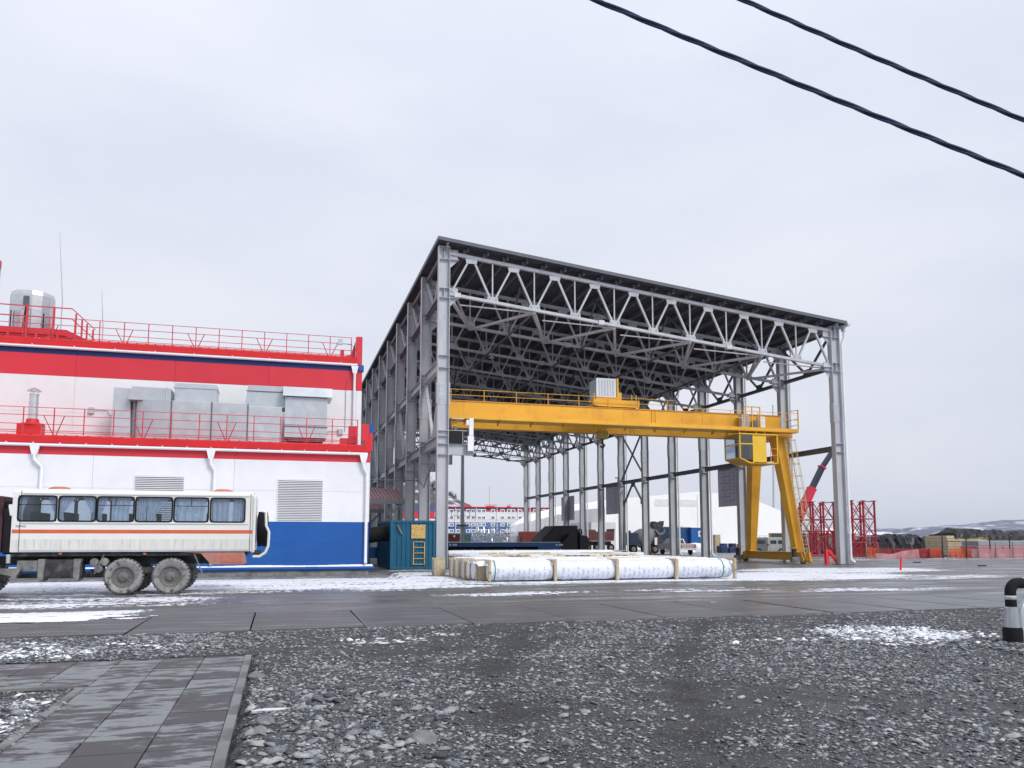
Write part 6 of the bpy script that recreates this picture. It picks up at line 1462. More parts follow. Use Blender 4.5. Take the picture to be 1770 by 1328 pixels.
for x in (va+.3, va+.9, va+1.5): mb.tube([(x, Yv+.3, zv-.1), (x, Yv+.3, zv+.15), (x+.5, Yv+.3, zv+.15), (x+.5, Yv+.3, zv-.1)], .02, 5)
mb.build('roof_rack', GALV, vn)
# dark blue stacked material and pale crate beyond
p = PY(1262, 945, 82); 
for i in range(9):
    x = p.x-.9+.42*i*.9; o = MB().box(x-.3, x+.3, 82+.1*(i % 3), 83, .02, .8+.3*math.sin(i*1.9)).build('blue_bundle', DARKB, org=(x, 82, 0), bevel=.08)
    tag(o, ['leftmost', 'second', 'third', 'fourth', 'middle', 'sixth', 'seventh', 'eighth', 'rightmost'][i]+' dark blue bundle in the row behind the far crane leg', 'bundle', 'dark blue bundles behind the crane leg')
pq = PY(1241, 940, 84); tag(MB().box(pq.x-.35, pq.x+.35, 84, 85, 0, 2.1).build('pale_crate', WOOD, org=(pq.x, 84, 0)), 'tall pale timber crate beside the downpipe, left of the blue bundles', 'crate')
snow_slab(p.x-3.2, p.x+4, 86, 92, 0.0, 1.0, 'snow bank behind the dark blue bundles', seed=11)
# mobile crane
Ym2 = 84.; 
def mc(px, py): p = PY(px, py, Ym2); return Vector((p.x, Ym2, p.z))
mob = thing('mobile_crane', 'red mobile crane with a raised black and red telescopic boom', 'mobile crane', (mc(1370, 940).x, Ym2, 0))
f0, f1, f2, f3 = mc(1376, 905), mc(1403, 845), mc(1421, 808), mc(1440, 779)
b1 = MB().beam(f0, f1, .8, .95, (0, 1, 0)).build('boom_section', CRRED, mob, bevel=.05)
MB().beam(f1, f2, .6, .62, (0, 1, 0)).build('boom_section', mat('boom_black', (.02, .026, .045), .45), mob, bevel=.04); MB().beam(f2, f3, .5, .52, (0, 1, 0)).build('boom_section', mat('boom_black', (.02, .026, .045), .45), mob, bevel=.04)
for f_, r in ((f1, 1.02), (f2, .72), (f3, .62)): MB().beam(f_-(f1-f0).normalized()*.09, f_+(f1-f0).normalized()*.09, .82, r, (0, 1, 0)).build('boom_collar', CRRED, mob)
dv = (f1-f0).normalized(); nv = Vector((-dv.z, 0, dv.x)); mb = MB()
for k, (hh, ww) in enumerate(((.34, .09), (.30, .22), (.34, .2), (.32, .22), (.30, .2), (.34, .16))):
    c = f0+dv*(2.3+k*.27)+Vector((0, -.405, 0)); mb.add([c-nv*.17, c+dv*ww*.8-nv*.17, c+dv*ww+nv*(hh-.17), c+dv*ww*.3+nv*(hh-.17)], [(0, 1, 2, 3)])
mb.build('faded_lettering', LAMPW, b1, kind='stuff')
p = mc(1350, 925); MB().box(p.x-1.2, p.x+3.4, Ym2-1.2, Ym2+1.2, .8, 1.6).build('carrier', mat('carrier_ochre', (.45, .25, .06), .5), mob, bevel=.05)
MB().box(p.x-1.0, p.x+.4, Ym2-1.1, Ym2+1.1, 1.62, 2.3).build('counterweight', mat('carrier_ochre', (.45, .25, .06), .5), mob, bevel=.05)
MB().prism([(p.x+.5, 1.62), (p.x+2.2, 1.62), (p.x+2.1, 3.2), (p.x+.9, 3.0)], 'y', Ym2-.9, Ym2+.9).build('slew_body', CRRED, mob, bevel=.05)
for i in range(4): simple_wheel(mob, p.x-.7+i*1.15, Ym2-1.3, .5)
# red lattice tower sections
def lattice(o, x0_, x1_, y0_, y1_, z0, z1, nx, nz, r=.05, topcaps=False):
    xs = [x0_+(x1_-x0_)*i/nx for i in range(nx+1)]; zs = [z0+(z1-z0)*i/nz for i in range(nz+1)]
    for y in (y0_, y1_):
        for x in xs: MB().cyl((x, y, z0), (x, y, z1), r*1.6, n=8).build('chord', LATR, o)
        for z in zs[:-1] if topcaps else zs: MB().cyl((xs[0], y, z), (xs[-1], y, z), r*1.1, n=6).build('chord', LATR, o)
        for i in range(nx):
            for j in range(nz):
                MB().cyl((xs[i], y, zs[j]), (xs[i+1], y, zs[j+1]), r*.7, n=5).build('diagonal', LATR, o); MB().cyl((xs[i+1], y, zs[j]), (xs[i], y, zs[j+1]), r*.7, n=5).build('diagonal', LATR, o)
        if topcaps:
            for x in xs: MB().box(x-.18, x+.18, y-.18, y+.18, z1, z1+.05).build('end_plate', LATR, o)
    for x in (xs[0], xs[-1]):
        for j in range(nz): MB().cyl((x, y0_, zs[j]), (x, y1_, zs[j+1]), r*.7, n=5).build('diagonal', LATR, o); MB().cyl((x, y0_, zs[j+1]), (x, y1_, zs[j+1]), r*.7, n=5).build('strut', LATR, o)
for pa, pb, pt, Y, nx, lb in ((1408, 1444, 868, 64, 2, 'red lattice mast section left of the corner column, with capped legs'), (1476, 1515, 866, 62, 2, 'red lattice mast section right of the corner column, with capped legs')):
    a_ = PY(pa, 960, Y); b_ = PY(pb, 960, Y); z = PY(pa, pt, Y).z; o = thing('mast_section', lb, 'lattice mast', (a_.x, Y, 0), 'red lattice mast sections'); lattice(o, a_.x, b_.x, Y, Y+1.9, .15, z, nx, 3, .06, True)
a_ = PY(1390, 960, 63); b_ = PY(1449, 960, 63); o = thing('mast_section', 'red lattice mast section lying low behind the near crane leg', 'lattice mast', (a_.x, 63, 0), 'red lattice mast sections'); lattice(o, a_.x, b_.x, 62., 63.6, .12, PY(1400, 918, 62).z, 2, 1, .06)
a_ = PY(1449, 960, 61.5); b_ = PY(1512, 960, 61.5); o = thing('mast_section', 'low red lattice section at the feet of the right mast section', 'lattice mast', (a_.x, 61.5, 0), 'red lattice mast sections'); lattice(o, a_.x, b_.x, 61., 61.6, .12, 1.3, 2, 1, .04)
tag(MB().box(PY(1393, 960, 72).x, PY(1500, 960, 72).x, 72, 78, .1, PY(1400, 922, 72).z).build('grey_container', MUDG, org=(50, 72, 0), bevel=.03), 'long dark grey shed behind the red lattice sections', 'shed')
o = thing('site_ladder', 'thin steel ladder standing by the right red mast section', 'ladder', (PY(1498, 960, 64).x, 64.2, 0))
p = PY(1498, 872, 64.2)
for s_ in (-.2, .2): MB().box(p.x+s_-.02, p.x+s_+.02, 64.2, 64.24, .05, p.z).build('stile', GALV, o)
for i in range(12): MB().box(p.x-.18, p.x+.18, 64.21, 64.23, .4+i*(p.z-.5)/12, .43+i*(p.z-.5)/12).build('rung', GALV, o)
p = PY(1487, 925, 74); tag(MB().cyl((p.x-1., 80, 1.5), (p.x+4, 80, 1.5), 1.3, n=24).build('white_tank', TENT, org=(p.x, 80, .2), smooth=True, bevel=.1), 'white round tank end glimpsed behind the right red mast section', 'tank')
# tarpaulined heaps
def heap(px0, px1, pyt, Y, dep, label, seed, bot=.02, m=TARP, amp=.25):
    a_ = PY(px0, 960, Y); b_ = PY(px1, 960, Y); zt_ = PY((px0+px1)/2, pyt, Y).z; n = 34; m_ = 8; mb = MB(); vs_ = []; rr = random.Random(seed)
    for i in range(n+1):
        u = i/n; e = min(1, min(u, 1-u)*7); top = zt_*(.80+.2*e)*(1-amp*.5*(fbm(np.array([u*8.]), np.array([seed*1.7]), 1., seed, 3)[0]))
        prof = [(0, bot), (.05, top*.55), (.12+.04*math.sin(i*1.3), top*.86), (.25, top), (.5, top*(1.02+.03*math.sin(i))), (.75, top*.98), (.92, top*.7), (1, bot)]
        for k, (f_, z) in enumerate(prof):
            fy = f_+(rr.uniform(-.04, .04) if 0 < k < 7 else 0); z = z*(1+(rr.uniform(-.06, .06) if 0 < k < 7 else 0)); vs_.append((a_.x+(b_.x-a_.x)*u, Y+dep*fy, z*(.25+.75*e) if k in (0, 7) else z))
    fs_ = [(i*m_+k, i*m_+k+1, (i+1)*m_+k+1, (i+1)*m_+k) for i in range(n) for k in range(m_-1)]+[tuple(range(m_-1, -1, -1)), tuple(range(n*m_, (n+1)*m_))]
    mb.add(vs_, fs_); o = mb.build('tarped_stack', m, smooth=False, org=(a_.x, Y, 0)); tag(o, label, 'covered stack', 'stacks under black tarpaulin'); return o
heap(1515, 1618, 923, 66, 4, 'long low stack under black tarpaulin behind the orange netting', 3)
heap(1622, 1648, 926, 67, 3, 'short black tarpaulin heap next to the timber stack', 4)
Yt2 = 60.
def stack(px0, px1, pyt, pyb, Y, label, tarp=True, seed=1):
    a_ = PY(px0, pyb, Y); b_ = PY(px1, pyt, Y); o = thing('timber_stack', label, 'timber stack', (a_.x, Y, 0), 'stacks of pale timber'); z1 = b_.z; z0 = .12
    n = max(4, int((z1-z0)/.24)); h = (z1-z0)/n; r = random.Random(seed)
    for j in range(n):
        x = a_.x
        while x < b_.x-.2:
            w_ = r.uniform(1.6, 3.4); x2 = min(b_.x, x+w_); MB().box(x+.015, x2-.015, Y+r.uniform(-.08, .08), Y+2.6, z0+j*h+.012, z0+(j+1)*h-.012).build('board_bundle', WOOD, o); x = x2
    return o
stack(1638, 1708, 926, 962, Yt2, 'left timber stack with one end showing under the tarpaulin', seed=2)
stack(1709, 1790, 930, 962, Yt2+.5, 'right timber stack running out of the picture', seed=3)
def capt(px0, px1, pyt, pyb, Y, label, seed):
    a_ = PY(px0, pyb, Y); b_ = PY(px1, pyt, Y); n = 26; mb = MB(); vs_ = []
    for i in range(n+1):
        u = i/n; x = a_.x+(b_.x-a_.x)*u; t = fbm(np.array([u*6.]), np.array([seed*2.3]), 1., seed, 3)[0]; e_ = min(1, min(u+.03, 1.03-u)*9); top = a_.z+(b_.z-a_.z)*(.35+.9*t)*e_
        lo_ = a_.z-.05-.30*float(fbm(np.array([u*11.]), np.array([seed*3.1]), 1., seed+9, 2)[0]); vs_ += [(x, Y-.16-.06*R.random(), lo_), (x, Y-.18+.10*R.random(), a_.z+.05+.1*R.random()), (x, Y+.3+.3*R.random(), top+.12*R.random()), (x, Y+1.4, top+.2*R.random()), (x, Y+2.9, a_.z), (x, Y+2.92, a_.z-.1)]
    mb.add(vs_, [(i*6+k, i*6+k+1, (i+1)*6+k+1, (i+1)*6+k) for i in range(n) for k in range(5)]+[tuple(range(6)), tuple(n*6+k for k in range(6))]); o = mb.build('tarpaulin', TARP, org=(a_.x, Y, 0)); tag(o, label, 'tarpaulin', 'tarpaulins on the timber'); return o
capt(1650, 1712, 915, 925, Yt2, 'grey black tarpaulin rumpled over the left timber stack', 5); capt(1700, 1795, 917, 929, Yt2+.5, 'black tarpaulin over the right timber stack', 6)
for i, (pa, pb, pt, Y, m, lb) in enumerate(((1692, 1790, 935, 57, GREYP, 'grey sheet bundles on top of the pink packs'), (1690, 1733, 944, 55.5, PINS, 'left pink wrapped pack behind the netting'), (1735, 1790, 944, 55.5, PINS, 'right pink wrapped pack behind the netting'), (1568, 1628, 950, 56, mat('dark_red_pack', (.20, .02, .025), .6), 'dark red pack behind the sagging netting'))):
    a_ = PY(pa, 960, Y); b_ = PY(pb, pt, Y); tag(MB().box(a_.x, b_.x, Y, Y+1.8, .05 if i else 1.0, b_.z).build('wrapped_pack', m, org=(a_.x, Y, 0), bevel=.06), lb, 'wrapped pack')
heap(1500, 1560, 918, 70, 3, 'snow dusted pale heap behind the first black stack', 8, m=SNOW)
heap(1650, 1700, 919, 64, 2, 'grey tarpaulin heap behind the timber', 9)
# netting fence
def fence(px0, px1, py0, py1, pyb0, pyb1, m, label, posts, Y0_, Y1_):
    pa = PY(px0, pyb0, Y0_); pb = PY(px1, pyb1, Y1_); o = thing('netting_fence', label, 'fence', (pa.x, Y0_, 0), 'netting fences round the stacks'); n = 16; mb = MB(); vs_ = []
    for i in range(n+1):
        u = i/n; x = pa.x+(pb.x-pa.x)*u; y = Y0_+(Y1_-Y0_)*u; ht = PY(px0, py0, Y0_).z*(1-u)+PY(px1, py1, Y1_).z*u-.06*abs(math.sin(i*1.1)); sw_ = .08*math.sin(i*1.7)
        vs_ += [(x, y+sw_, .03), (x, y+sw_*.4+.03, ht*.5), (x, y, ht)]
    mb.add(vs_, [(i*3+k, i*3+k+1, (i+1)*3+k+1, (i+1)*3+k) for i in range(n) for k in range(2)]); mb.build('netting', m, o)
    for f_ in posts: x = pa.x+(pb.x-pa.x)*f_; y = Y0_+(Y1_-Y0_)*f_; MB().box(x-.025, x+.025, y-.03, y+.02, 0, 1.35).build('post', MUDG, o)
    return o
fence(1472, 1497, 946, 946, 963, 963, NETR, 'dark red netting behind the right mast section', (0, 1), 58, 57.5)
fence(1498, 1518, 945, 947, 964, 963.5, NETO, 'bright orange netting right of the corner downpipe', (0, 1), 56.5, 56.4)
fence(1519, 1608, 947, 947, 963, 963, NETR, 'red netting in front of the long tarpaulined stack', (.3, .65, 1), 56.4, 55.6)
fence(1608, 1629, 947, 947, 963, 963, NETO, 'short orange netting just left of the tallest dark post', (1,), 55.4, 55.2)
fence(1639, 1680, 947, 947, 965, 965, NETO, 'orange netting in front of the left timber stack', (0, .8), 54.5, 54)
fence(1680, 1800, 948, 948, 966, 967, NETP, 'pink netting running to the right edge of the picture', (.1, .35, .6, .85), 53.8, 52)
a_ = PY(1515, 960, 54.8); b_ = PY(1590, 960, 54.8)
mb = MB(); vs_ = []
for i in range(15):
    u = i/14; x = a_.x+(b_.x-a_.x)*u; vs_ += [(x, 54.8+.05*math.sin(i*2), .04), (x, 54.9, .42+.3*ss(.4, .8, u)+.04*math.sin(i))]
mb.add(vs_, [(i*2, i*2+1, i*2+3, i*2+2) for i in range(14)]); tag(mb.build('sagging_netting', NETP, org=(a_.x, 54.8, 0)), 'strip of pale pink netting sagging to the ground', 'netting')
for px, pt, lb in ((1628, 920, 'tallest dark thin post in the netting line'), (1669, 920, 'dark thin post in front of the left timber stack'), (1710, 925, 'dark thin post between the two timber stacks'), (1744, 922, 'dark thin post farthest right in front of the timber')):
    p = PY(px, pt, 54.0); tag(MB().cyl((p.x, 54.0, 0), (p.x, 54.0, p.z), .05, n=8).build('fence_post', FRAME, org=(p.x, 54, 0)), lb, 'post', 'dark posts in the netting line')
# small red things on the yard
p = G(1558, 986); mb = MB(); mb.prism([(p.x-.04, 0), (p.x+.03, 0), (p.x+.11, .68), (p.x+.04, .68)], 'y', p.y, p.y+.08); tag(mb.build('marker_stake', POSTR, org=(p.x, p.y, 0)), 'leaning signal red stake standing alone on the yard', 'stake')
p = G(1430, 976); o = thing('red_bracket', 'signal red angled steel prop beside the foot of the corner column', 'prop', (p.x, p.y, 0))
MB().box(p.x-.05, p.x+.18, p.y, p.y+.2, 0, .95).build('upright', POSTR, o); MB().beam((p.x+.2, p.y, .85), (p.x+.75, p.y-.1, .03), .14, .16).build('stay', POSTR, o)
for px, py, lb in ((1587, 973, 'dark debris lump on the far yard'), (1700, 979, 'small dark debris far right on the yard')):
    p = G(px, py); tag(MB().box(p.x-.25, p.x+.25, p.y, p.y+.2, 0, .07).build('debris', FRAME, org=(p.x, p.y, 0), bevel=.02), lb, 'debris')
# lagged pipe at the right edge
lp = thing('lagged_pipe', 'black lagged pipe elbow with bright metal sleeve rising from the stones', 'pipe', (10.56, 9.6, 0))
mb = MB(); mb.lathe([(.10, -.1), (.135, .0), (.135, .30), (.12, .33), (.10, .34)], (10.56, 9.6, 0), 'z', 24); mb.build('boot', BLACK, lp, smooth=True)
mb = MB(); mb.lathe([(.115, .32), (.112, .35), (.095, .62), (.07, .64)], (10.56, 9.6, 0), 'z', 24); mb.build('metal_sleeve', mat('brushed_sleeve', (.42, .44, .46), .32, .8, .15, 3, (8, 8, .5)), lp, smooth=True)
pts = [(10.56, 9.6, .6), (10.56, 9.6, .84)]+[(10.56+.14*(1-math.cos(t)), 9.6, .84+.14*math.sin(t)) for t in [rad(q) for q in (20, 40, 60, 75, 90)]]+[(10.9, 9.62, .98), (11.6, 9.65, .98)]
MB().tube(pts, .078, 18).build('lagging', BLACK, lp, smooth=True)
mb = MB(); mb.lathe([(.081, .74), (.083, .75), (.083, .79), (.081, .80)], (10.56, 9.6, 0), 'z', 20); mb.build('tape_band', GALVB, lp, smooth=True)
MB().cyl((10.79, 9.607, .98), (10.83, 9.61, .98), .083, n=20).build('tape_band', GALVB, lp, smooth=True)
p2 = thing('riser_pipe', 'slim pale grey pipe just right of the lagged pipe', 'pipe', (10.80, 9.65, 0)); MB().tube([(10.80, 9.65, -.05), (10.80, 9.65, .60), (10.84, 9.65, .66), (11.2, 9.65, .66)], .05, 14).build('pipe', GALV, p2, smooth=True)

# ================================================================== WHITE TENT HALL, FAR BUILDING, MASTS
Yg = 108.
def T(px, py, Y): p = PY(px, py, Y); return (p.x, p.z)
tn = thing('storage_tent', 'huge white fabric storage tent beyond the hall', 'tent', (PY(1206, 950, Yg).x, Yg, 0))
out = [T(1046, 958, Yg), T(1046, 903, Yg), T(1046, 878, Yg), T(1086, 862, Yg), T(1125, 857.5, Yg), T(1206, 850, Yg), T(1240, 853, Yg), T(1311, 867, Yg), T(1354, 885, Yg), T(1384, 905, Yg), T(1388, 958, Yg)]
out[0] = (out[0][0], -.1); out[-1] = (out[-1][0], -.1)
mb = MB(); L_ = 0
mb.prism(out, 'y', Yg, Yg+14); mb.build('gable', TENT, tn)
side_far = [T(876, 952, Yg+52), T(876, 925, Yg+52), T(884, 908, Yg+52), T(909, 893, Yg+52), T(963, 877, Yg+52), T(1000, 872, Yg+52)]
near = [out[0], out[1], (out[2][0], out[2][1]), out[3], out[4], out[5]]
nseg = 11; rows = []
for i in range(nseg+1):
    u = i/nseg; rows.append([Vector((n_[0]*(1-u)+f_[0]*u, Yg+14+(38)*u, n_[1]*(1-u)+f_[1]*u)) for n_, f_ in zip(near, side_far)])
for i in range(nseg):
    mb = MB(); vs_ = []
    for j, k in ((i, .02), (i, .5), (i+1, .0)):
        for q in range(6):
            v = rows[i][q].lerp(rows[i+1][q], .015 if j == i and k < .1 else (.5 if j == i else .985)); 
            if k == .5 and q > 1: v = v-Vector((0, 0, .22))
            vs_.append(v)
    mb.add(vs_, [(a*6+q, a*6+q+1, (a+1)*6+q+1, (a+1)*6+q) for a in range(2) for q in range(5)]); mb.build('roof_bay', TENT, tn)
rb = MB()
for i in range(nseg+1):
    for q in range(1, 5): rb.beam(rows[i][q]+Vector((0, 0, .03)), rows[i][q+1]+Vector((0, 0, .03)), .25, .14)
rb.build('roof_ribs', TENT, tn, kind='stuff')
a_ = T(1022, 903, Yg-4); b_ = T(1047, 903, Yg-4); MB().box(a_[0], b_[0]+1.5, Yg-4, Yg+5, 0, a_[1]).build('entrance_box', TENTG, tn)
mb = MB(); mb.box(out[5][0]-.15, out[5][0]-.05, Yg-.05, Yg-.005, 0, out[5][1]-.4); x = T(1132, 900, Yg)[0]; mb.build('wall_seam', TENTG, tn)
mb = MB(); mb.box(x, x+7, Yg-.03, Yg-.005, T(1190, 876, Yg)[1], T(1190, 864, Yg)[1]); mb.build('faded_sign', mat('tent_offwhite', (.74, .735, .73), .6), tn)
# far accommodation block
Yf = 300.
def Fp(px, py): p = PY(px, py, Yf); return p.x, p.z
fa = thing('far_building', 'long red, white and blue block with rows of windows, far behind the hall', 'building', (Fp(740, 930)[0], Yf, 0))
xA, xB = Fp(700, 930)[0], Fp(990, 930)[0]
bands = [(935, 917, BLUE, 'wall_band'), (917, 903.8, BLUE, 'wall_band'), (903.2, 885, WHITE, 'wall_band'), (885, 881.3, RED, 'wall_band'), (881, 878, NAVY, 'wall_band'), (878, 876.5, REDT, 'roof_edge')]
for yb, ya, m, nme in bands: MB().box(xA, xB, Yf+(0 if nme == 'wall_band' else -.4), Yf+30, max(Fp(850, yb)[1], -.2), Fp(850, ya)[1]).build(nme, m, fa)
wxs = [772.5, 780.5, 792, 809, 818, 828.5, 836, 852, 868.5, 880, 887, 899, 910, 925, 940, 955, 968]; wxs += [760, 750]
wmesh = None
for rrow, py in enumerate((883.3, 895, 907, 918)):
    for px in wxs:
        c = Fp(px, py)
        if wmesh is None:
            a_ = MB().box(c[0]-.85, c[0]+.85, Yf-.12, Yf-.02, c[1]-.7, c[1]+.7).build('window', GUT, fa); p_ = MB().box(c[0]-.5, c[0]-.08, Yf-.16, Yf-.121, c[1]-.4, c[1]+.4); p_.box(c[0]+.08, c[0]+.5, Yf-.16, Yf-.121, c[1]-.4, c[1]+.4); p_.build('pane', GLASSD, a_); wmesh = (snapshot(a_), c)
        else: copy_tree(wmesh[0], fa, (c[0]-wmesh[1][0], 0, c[1]-wmesh[1][1]))
for px in (787, 823, 859, 895): c = Fp(px, 878); MB().box(c[0]-.12, c[0]+.12, Yf-.3, Yf-.1, 2, c[1]).build('downpipe', GUT, fa)
for px, w_ in ((811, 12), (852, 22), (884, 8)):
    c = Fp(px, 877); z = c[1]; s_ = w_*300/1380
    for k in range(3): MB().box(c[0]-s_/2, c[0]+s_/2, Yf+3, Yf+3.15, z+.4+k*.35, z+.5+k*.35).build('roof_rail', REDT, fa)
    MB().box(c[0]-s_/3, c[0]+s_/3, Yf+3.3, Yf+5, z, z+.6).build('roof_unit', REDT, fa)
c = Fp(853, 840); tag(MB().cyl((c[0], Yf+6, Fp(853, 877)[1]-.5), (c[0], Yf+6, c[1]), .12, n=6).build('roof_aerial', GALV, org=(c[0], Yf+6, 0)), 'thin aerial on the roof of the far block', 'aerial')
# wing at the left of the far block
c0_, c1_ = PY(700, 930, 250), PY(751, 930, 250); fw_ = thing('far_wing', 'nearer wing of a red, white and blue block glimpsed left of the first column', 'building', (c1_.x, 250, 0))
for yb, ya, m in ((935, 897, WHITE), (897, 884, RED), (884, 872, mat('faded_navy', (.07, .10, .24), .5))): MB().box(c0_.x, c1_.x, 250, 262, max(PY(740, yb, 250).z, -.1), PY(740, ya, 250).z).build('wall_band', m, fw_)
# stack of grey scaffolding and containers in front of it
Ys = 150.
a_ = PY(816, 940, Ys); b_ = PY(886, 940, Ys); sc = thing('scaffold_stack', 'tangled silver scaffolding stacked in front of the far block', 'scaffolding', (a_.x, Ys, 0)); rr = random.Random(4); mb = MB()
for i in range(420):
    x = rr.uniform(a_.x, b_.x); z = rr.uniform(.6, PY(850, 919, Ys).z); an = rr.choice([0, 0, 1.57, .8]); l_ = rr.uniform(.6, 1.8); mb.beam((x, Ys+rr.uniform(0, 3), z), (x+l_*math.cos(an), Ys+rr.uniform(0, 3), z+l_*math.sin(an)*.7), .07, .07)
mb.build('tubes', GALVB, sc, kind='stuff')
mb = MB()
for i in range(34):
    x = PY(795, 905, Ys).x+i*.33; z = PY(850, 912, Ys).z; z2 = PY(850, 900, Ys).z; mb.beam((x, Ys+1, z), (x+.9, Ys+1, z2+(.02*i)), .06, .06)
mb.build('stair_flights', GALVB, sc, kind='stuff')
a_ = PY(700, 930, 120); b_ = PY(796, 930, 120); z1 = PY(780, 923, 120).z
o = thing('red_container', 'rusty red container with a snowy top left of the floodlight mast', 'container', (a_.x, 120, 0)); MB().box(a_.x, b_.x, 120, 122.4, .1, z1).build('body', mat('container_rust', (.16, .04, .03), .6, 0, .2, 1), o)
for i in range(22): x = b_.x-.2-i*.35; MB().box(x, x+.12, 119.93, 119.998, .2, z1-.1).build('rib', mat('container_rust', (.16, .04, .03), .6), o)
p = PY(785, 927, 120); MB().box(p.x-.15, p.x+.15, 119.9, 119.93, p.z-.15, p.z+.15).build('plate', GUT, o)
MB().box(a_.x, b_.x, 120, 122.4, z1+.002, z1+.08).build('snow_cover', SNOW, o)
a_ = PY(803, 930, 125); b_ = PY(814, 930, 125); tag(MB().box(a_.x, b_.x, 125, 127, .1, PY(803, 924, 125).z).build('green_container', mat('green_box', (.05, .12, .07), .6), org=(a_.x, 125, 0), bevel=.05), 'small green box right of the floodlight mast', 'container')
for i, (px, w_) in enumerate(((827, 6), (846, 14), (878, 10))):
    p = PY(px, 936, 118); tag(MB().box(p.x-w_*.04, p.x+w_*.04, 118, 119, .0, .5).build('pallet', FRAME if i != 1 else CONC, org=(p.x, 118, 0)), ['dark low pallet just right of the mast', 'grey low pallet below the scaffolding', 'dark low pallet nearest the tent'][i], 'pallet')
a_ = PY(815, 933, 116); b_ = PY(900, 933, 116); gr = thing('barrier_rail', 'low thin grey rail in front of the scaffolding', 'rail', (a_.x, 116, 0))
MB().box(PY(755, 933, 116).x, b_.x, 116, 116.05, 1.15, 1.2).build('rail', GALV, gr)
for i in range(8): x = a_.x+(b_.x-a_.x)*i/7; MB().box(x-.03, x+.03, 116, 116.04, 0, 1.15).build('post', GALV, gr)
# white notice boards by the tent
p = PY(893, 935, 105); tag(MB().box(p.x-.9, p.x+.5, 105, 105.2, .2, 2.0).build('notice_board', GUT, org=(p.x, 105, 0), bevel=.03), 'white notice panel standing at the left corner of the tent', 'notice board')
# masts
def mast(px_top, py_top, px_bot, Y, r0, r1, label, plat=None):
    a_ = PY(px_top, py_top, Y); b_ = PY(px_bot, 950, Y); o = thing('floodlight_mast', label, 'mast', (b_.x, Y, 0), 'tall grey masts')
    MB().cyl((b_.x, Y, 0), (a_.x, Y, a_.z), r0, r1, n=16).build('pole', GALV, o, smooth=True)
    if plat:
        z = PY(px_bot, plat, Y).z; MB().cyl((b_.x, Y, z-.12), (b_.x, Y, z+.05), r0*2.6, n=12).build('collar', STEELD, o)
        w_ = 1.35; mb = MB()
        for zz in (z+1.0, z+1.6): mb.beam((b_.x-w_, Y-.5, zz), (b_.x+w_, Y-.5, zz), .05, .05)
        for xx in (-w_, -w_*.5, w_*.5, w_): mb.beam((b_.x+xx, Y-.5, z+.7), (b_.x+xx, Y-.5, z+1.6), .05, .05)
        mb.build('cage', GALV, o)
        mb = MB()
        for s_ in (-.18, .18): mb.beam((b_.x+.3+s_, Y-.4, .1), (b_.x+.3+s_, Y-.4, z), .04, .04)
        for i in range(9): mb.beam((b_.x+.12, Y-.4, .3+i*(z-.4)/9), (b_.x+.48, Y-.4, .3+i*(z-.4)/9), .03, .03)
        mb.build('ladder', GALV, o)
    return o
mast(800, 700, 799, 86, .26, .13, 'tall tapering grey mast with a cage platform right of the first column', 908)
mast(1336, 700, 1338, 190, .30, .2, 'faint distant mast rising behind the white tent')
p = PY(1068, 826, 180); o = thing('lamp_mast', 'small distant lamp mast with three floodlights above the tent', 'mast', (p.x, 180, 0)); MB().cyl((p.x, 180, 0), (p.x, 180, p.z), .15, n=8).build('pole', STEELD, o)
for s_ in (-.5, 0, .5): MB().box(p.x+s_-.2, p.x+s_+.2, 179.8, 180.2, p.z-.15, p.z+.1).build('floodlight', STEELD, o)

# ================================================================== HILLS
def ridge(name, prof, Y, dep, m, n=160, seed=1, rough=1.5):
    r = np.random.default_rng(seed); xs = np.linspace(prof[0][0], prof[-1][0], n); zs = np.interp(xs, [p[0] for p in prof], [p[1] for p in prof]); ny = 34
    Vv = []
    for j in range(ny):
        v = j/(ny-1); y = Y+dep*v; hh = zs*np.sin(v*math.pi/2)**.75+rough*(fbm(xs/60., np.full(n, y/60.), 1., seed, 5)-.5)*min(1, 3*v)*2
        Vv.append(np.stack([xs, np.full(n, y), hh-2*(1-v)], 1))
    Vv = np.concatenate(Vv); ix = np.arange(n*ny).reshape(ny, n); Ff = np.stack([ix[:-1, :-1], ix[:-1, 1:], ix[1:, 1:], ix[1:, :-1]], -1).reshape(-1, 4)
    me = mesh_np(name, Vv, Ff, m); o = bpy.data.objects.new(name, me); COL.objects.link(o); o['kind'] = 'structure'; return o
HILLM = mat('wooded_snow_hill', (.155, .165, .235), .9, 0, .25, .012, (1, 1, 2.5), dirt=(.62, .65, .75), dscale=.009, dlo=.52, dhi=.60)
HILLM2 = mat('near_wood_hill', (.10, .09, .085), .9, 0, .35, .3, dirt=(.60, .62, .66), dscale=.10, dlo=.52, dhi=.60)
Yh = 2200.
def hp(px, py, Y): p = PY(px, py, Y); return (p.x, p.z)
ridge('hills', [hp(1380, 931, Yh), hp(1430, 929, Yh), hp(1500, 914, Yh), hp(1545, 914, Yh), hp(1590, 911, Yh), hp(1640, 908, Yh), hp(1690, 904, Yh), hp(1730, 902, Yh), hp(1780, 898, Yh), hp(1900, 892, Yh), hp(2300, 890, Yh), hp(3400, 900, Yh)], Yh-900, 900, HILLM, 260, 3, 10)
Y2 = 480.
ridge('hillside', [hp(-600, 850, Y2), hp(300, 835, Y2), hp(600, 832, Y2), hp(700, 840, Y2), hp(740, 850, Y2), hp(778, 862, Y2), hp(800, 872, Y2), hp(850, 905, Y2), hp(900, 935, Y2)], 400, 80, HILLM2, 200, 8, 5)
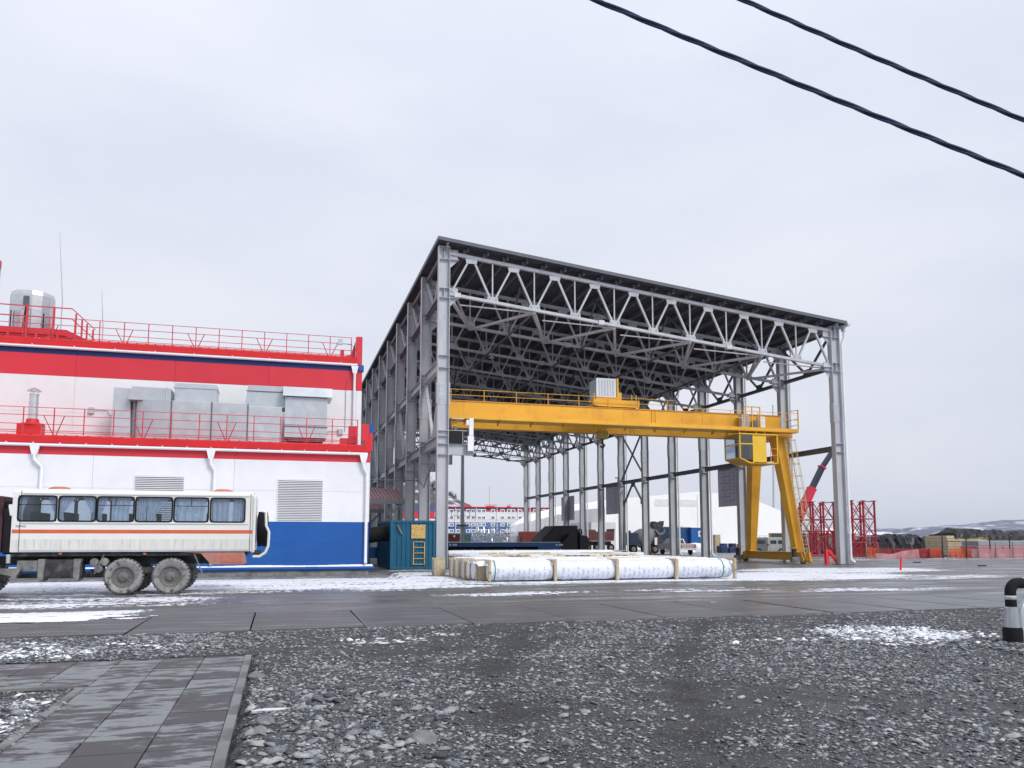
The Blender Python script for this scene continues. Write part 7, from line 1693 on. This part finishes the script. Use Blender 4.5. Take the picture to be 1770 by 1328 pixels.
# bare trees on that hillside
BARK = mat('bare_twigs', (.055, .048, .045), .9)
def bare_tree(x, y, z, h, seed, label):
    r = random.Random(seed); o = thing('bare_tree', label, 'tree', (x, y, z), 'bare trees on the hillside'); MB().cyl((x, y, z-1), (x, y, z+h*.55), h*.02, h*.008, n=5).build('trunk', BARK, o); mb = MB()
    for i in range(90):
        zz = z+h*r.uniform(.2, .8); a = r.uniform(0, 6.28); l_ = h*r.uniform(.12, .34); q = (x+l_*math.cos(a)*.8, y+l_*math.sin(a)*.8, zz+l_*r.uniform(.4, 1.)); mb.beam((x, y, zz), q, .10, .10)
        for k in range(2):
            a2 = r.uniform(0, 6.28); mb.beam(q, (q[0]+l_*.3*math.cos(a2), q[1]+l_*.3*math.sin(a2), q[2]+l_*.3), .08, .08)
    mb.build('crown', BARK, o)
i = 0
for px, py, h, w in ((768, 866, 7, 'rightmost on the slope, at the mast'), (757, 862, 8, 'second from the right on the slope'), (747, 857, 9, 'just right of the first column'), (776, 868, 6, 'small, by the foot of the slope'), (731, 852, 10, 'between the second and first columns'), (722, 850, 9, 'right of the second column'), (712, 846, 9, 'left of the second column'), (784, 872, 6, 'lowest at the end of the slope'), (763, 866, 9, 'tall thin, left of the mast'), (752, 861, 7, 'low, beside the first column')):
    p = PY(px, py+4, 470); bare_tree(p.x, 470, p.z, h*1.25, i+1, 'bare dark tree '+w); i += 1
# sea inlet / bay
SEA = mat('grey_water', (.14, .16, .19), .25, 0, .05, .01)
mb = MB(); mb.add([(520, 420, -.2), (5000, 420, -.2), (5000, 1290, -.2), (520, 1290, -.2)], [(0, 1, 2, 3)]); mb.build('water', SEA, kind='structure')

# ================================================================== CABLES OVERHEAD
def cable(pa, pb, d0, d1, label):
    a_ = Vector((0, 0, CAMH))+ray(*pa)/F*d0; b_ = Vector((0, 0, CAMH))+ray(*pb)/F*d1; v = b_-a_; A = a_-v*1.6; B = b_+v*1.2; d = (B-A).normalized(); u = d.cross(Vector((0, 0, 1))).normalized(); w = u.cross(d); L_ = (B-A).length
    o = thing('power_cable', label, 'cable', tuple(A), 'black twisted cables overhead'); n = int(L_/.06)
    for k in range(3):
        pts = []
        for i in range(n+1):
            s_ = i/n; t = 2*math.pi*(s_*L_/1.15)+k*2.094; c = A+(B-A)*s_+Vector((0, 0, -.15*(1-(2*s_-1)**2)+.143)); pts.append(c+u*(.0135*math.cos(t))+w*(.0135*math.sin(t)))
        MB().tube(pts, .0125, 8).build('strand', CABLE, o, smooth=True)
cable((1035, 2), (1770, 306), 7.4, 7.4, 'lower and longer black twisted cable crossing the sky')
cable((1285, 0), (1770, 210), 8.2, 8.2, 'upper black twisted cable crossing the top right corner')

# ================================================================== AIR
hm = bpy.data.materials.new('air_haze'); hm.use_nodes = True; t = hm.node_tree; t.nodes.clear()
ho = N(t, 'ShaderNodeOutputMaterial'); pv = N(t, 'ShaderNodeVolumePrincipled'); pv.inputs['Density'].default_value = .00006; pv.inputs['Color'].default_value = (.86, .90, .97, 1); t.links.new(pv.outputs[0], ho.inputs['Volume'])
MB().box(-5100, 5100, -80, 7100, -1.6, 130).build('haze', hm, kind='stuff')

for o in COL.objects:
    if 'o' in o: del o['o']
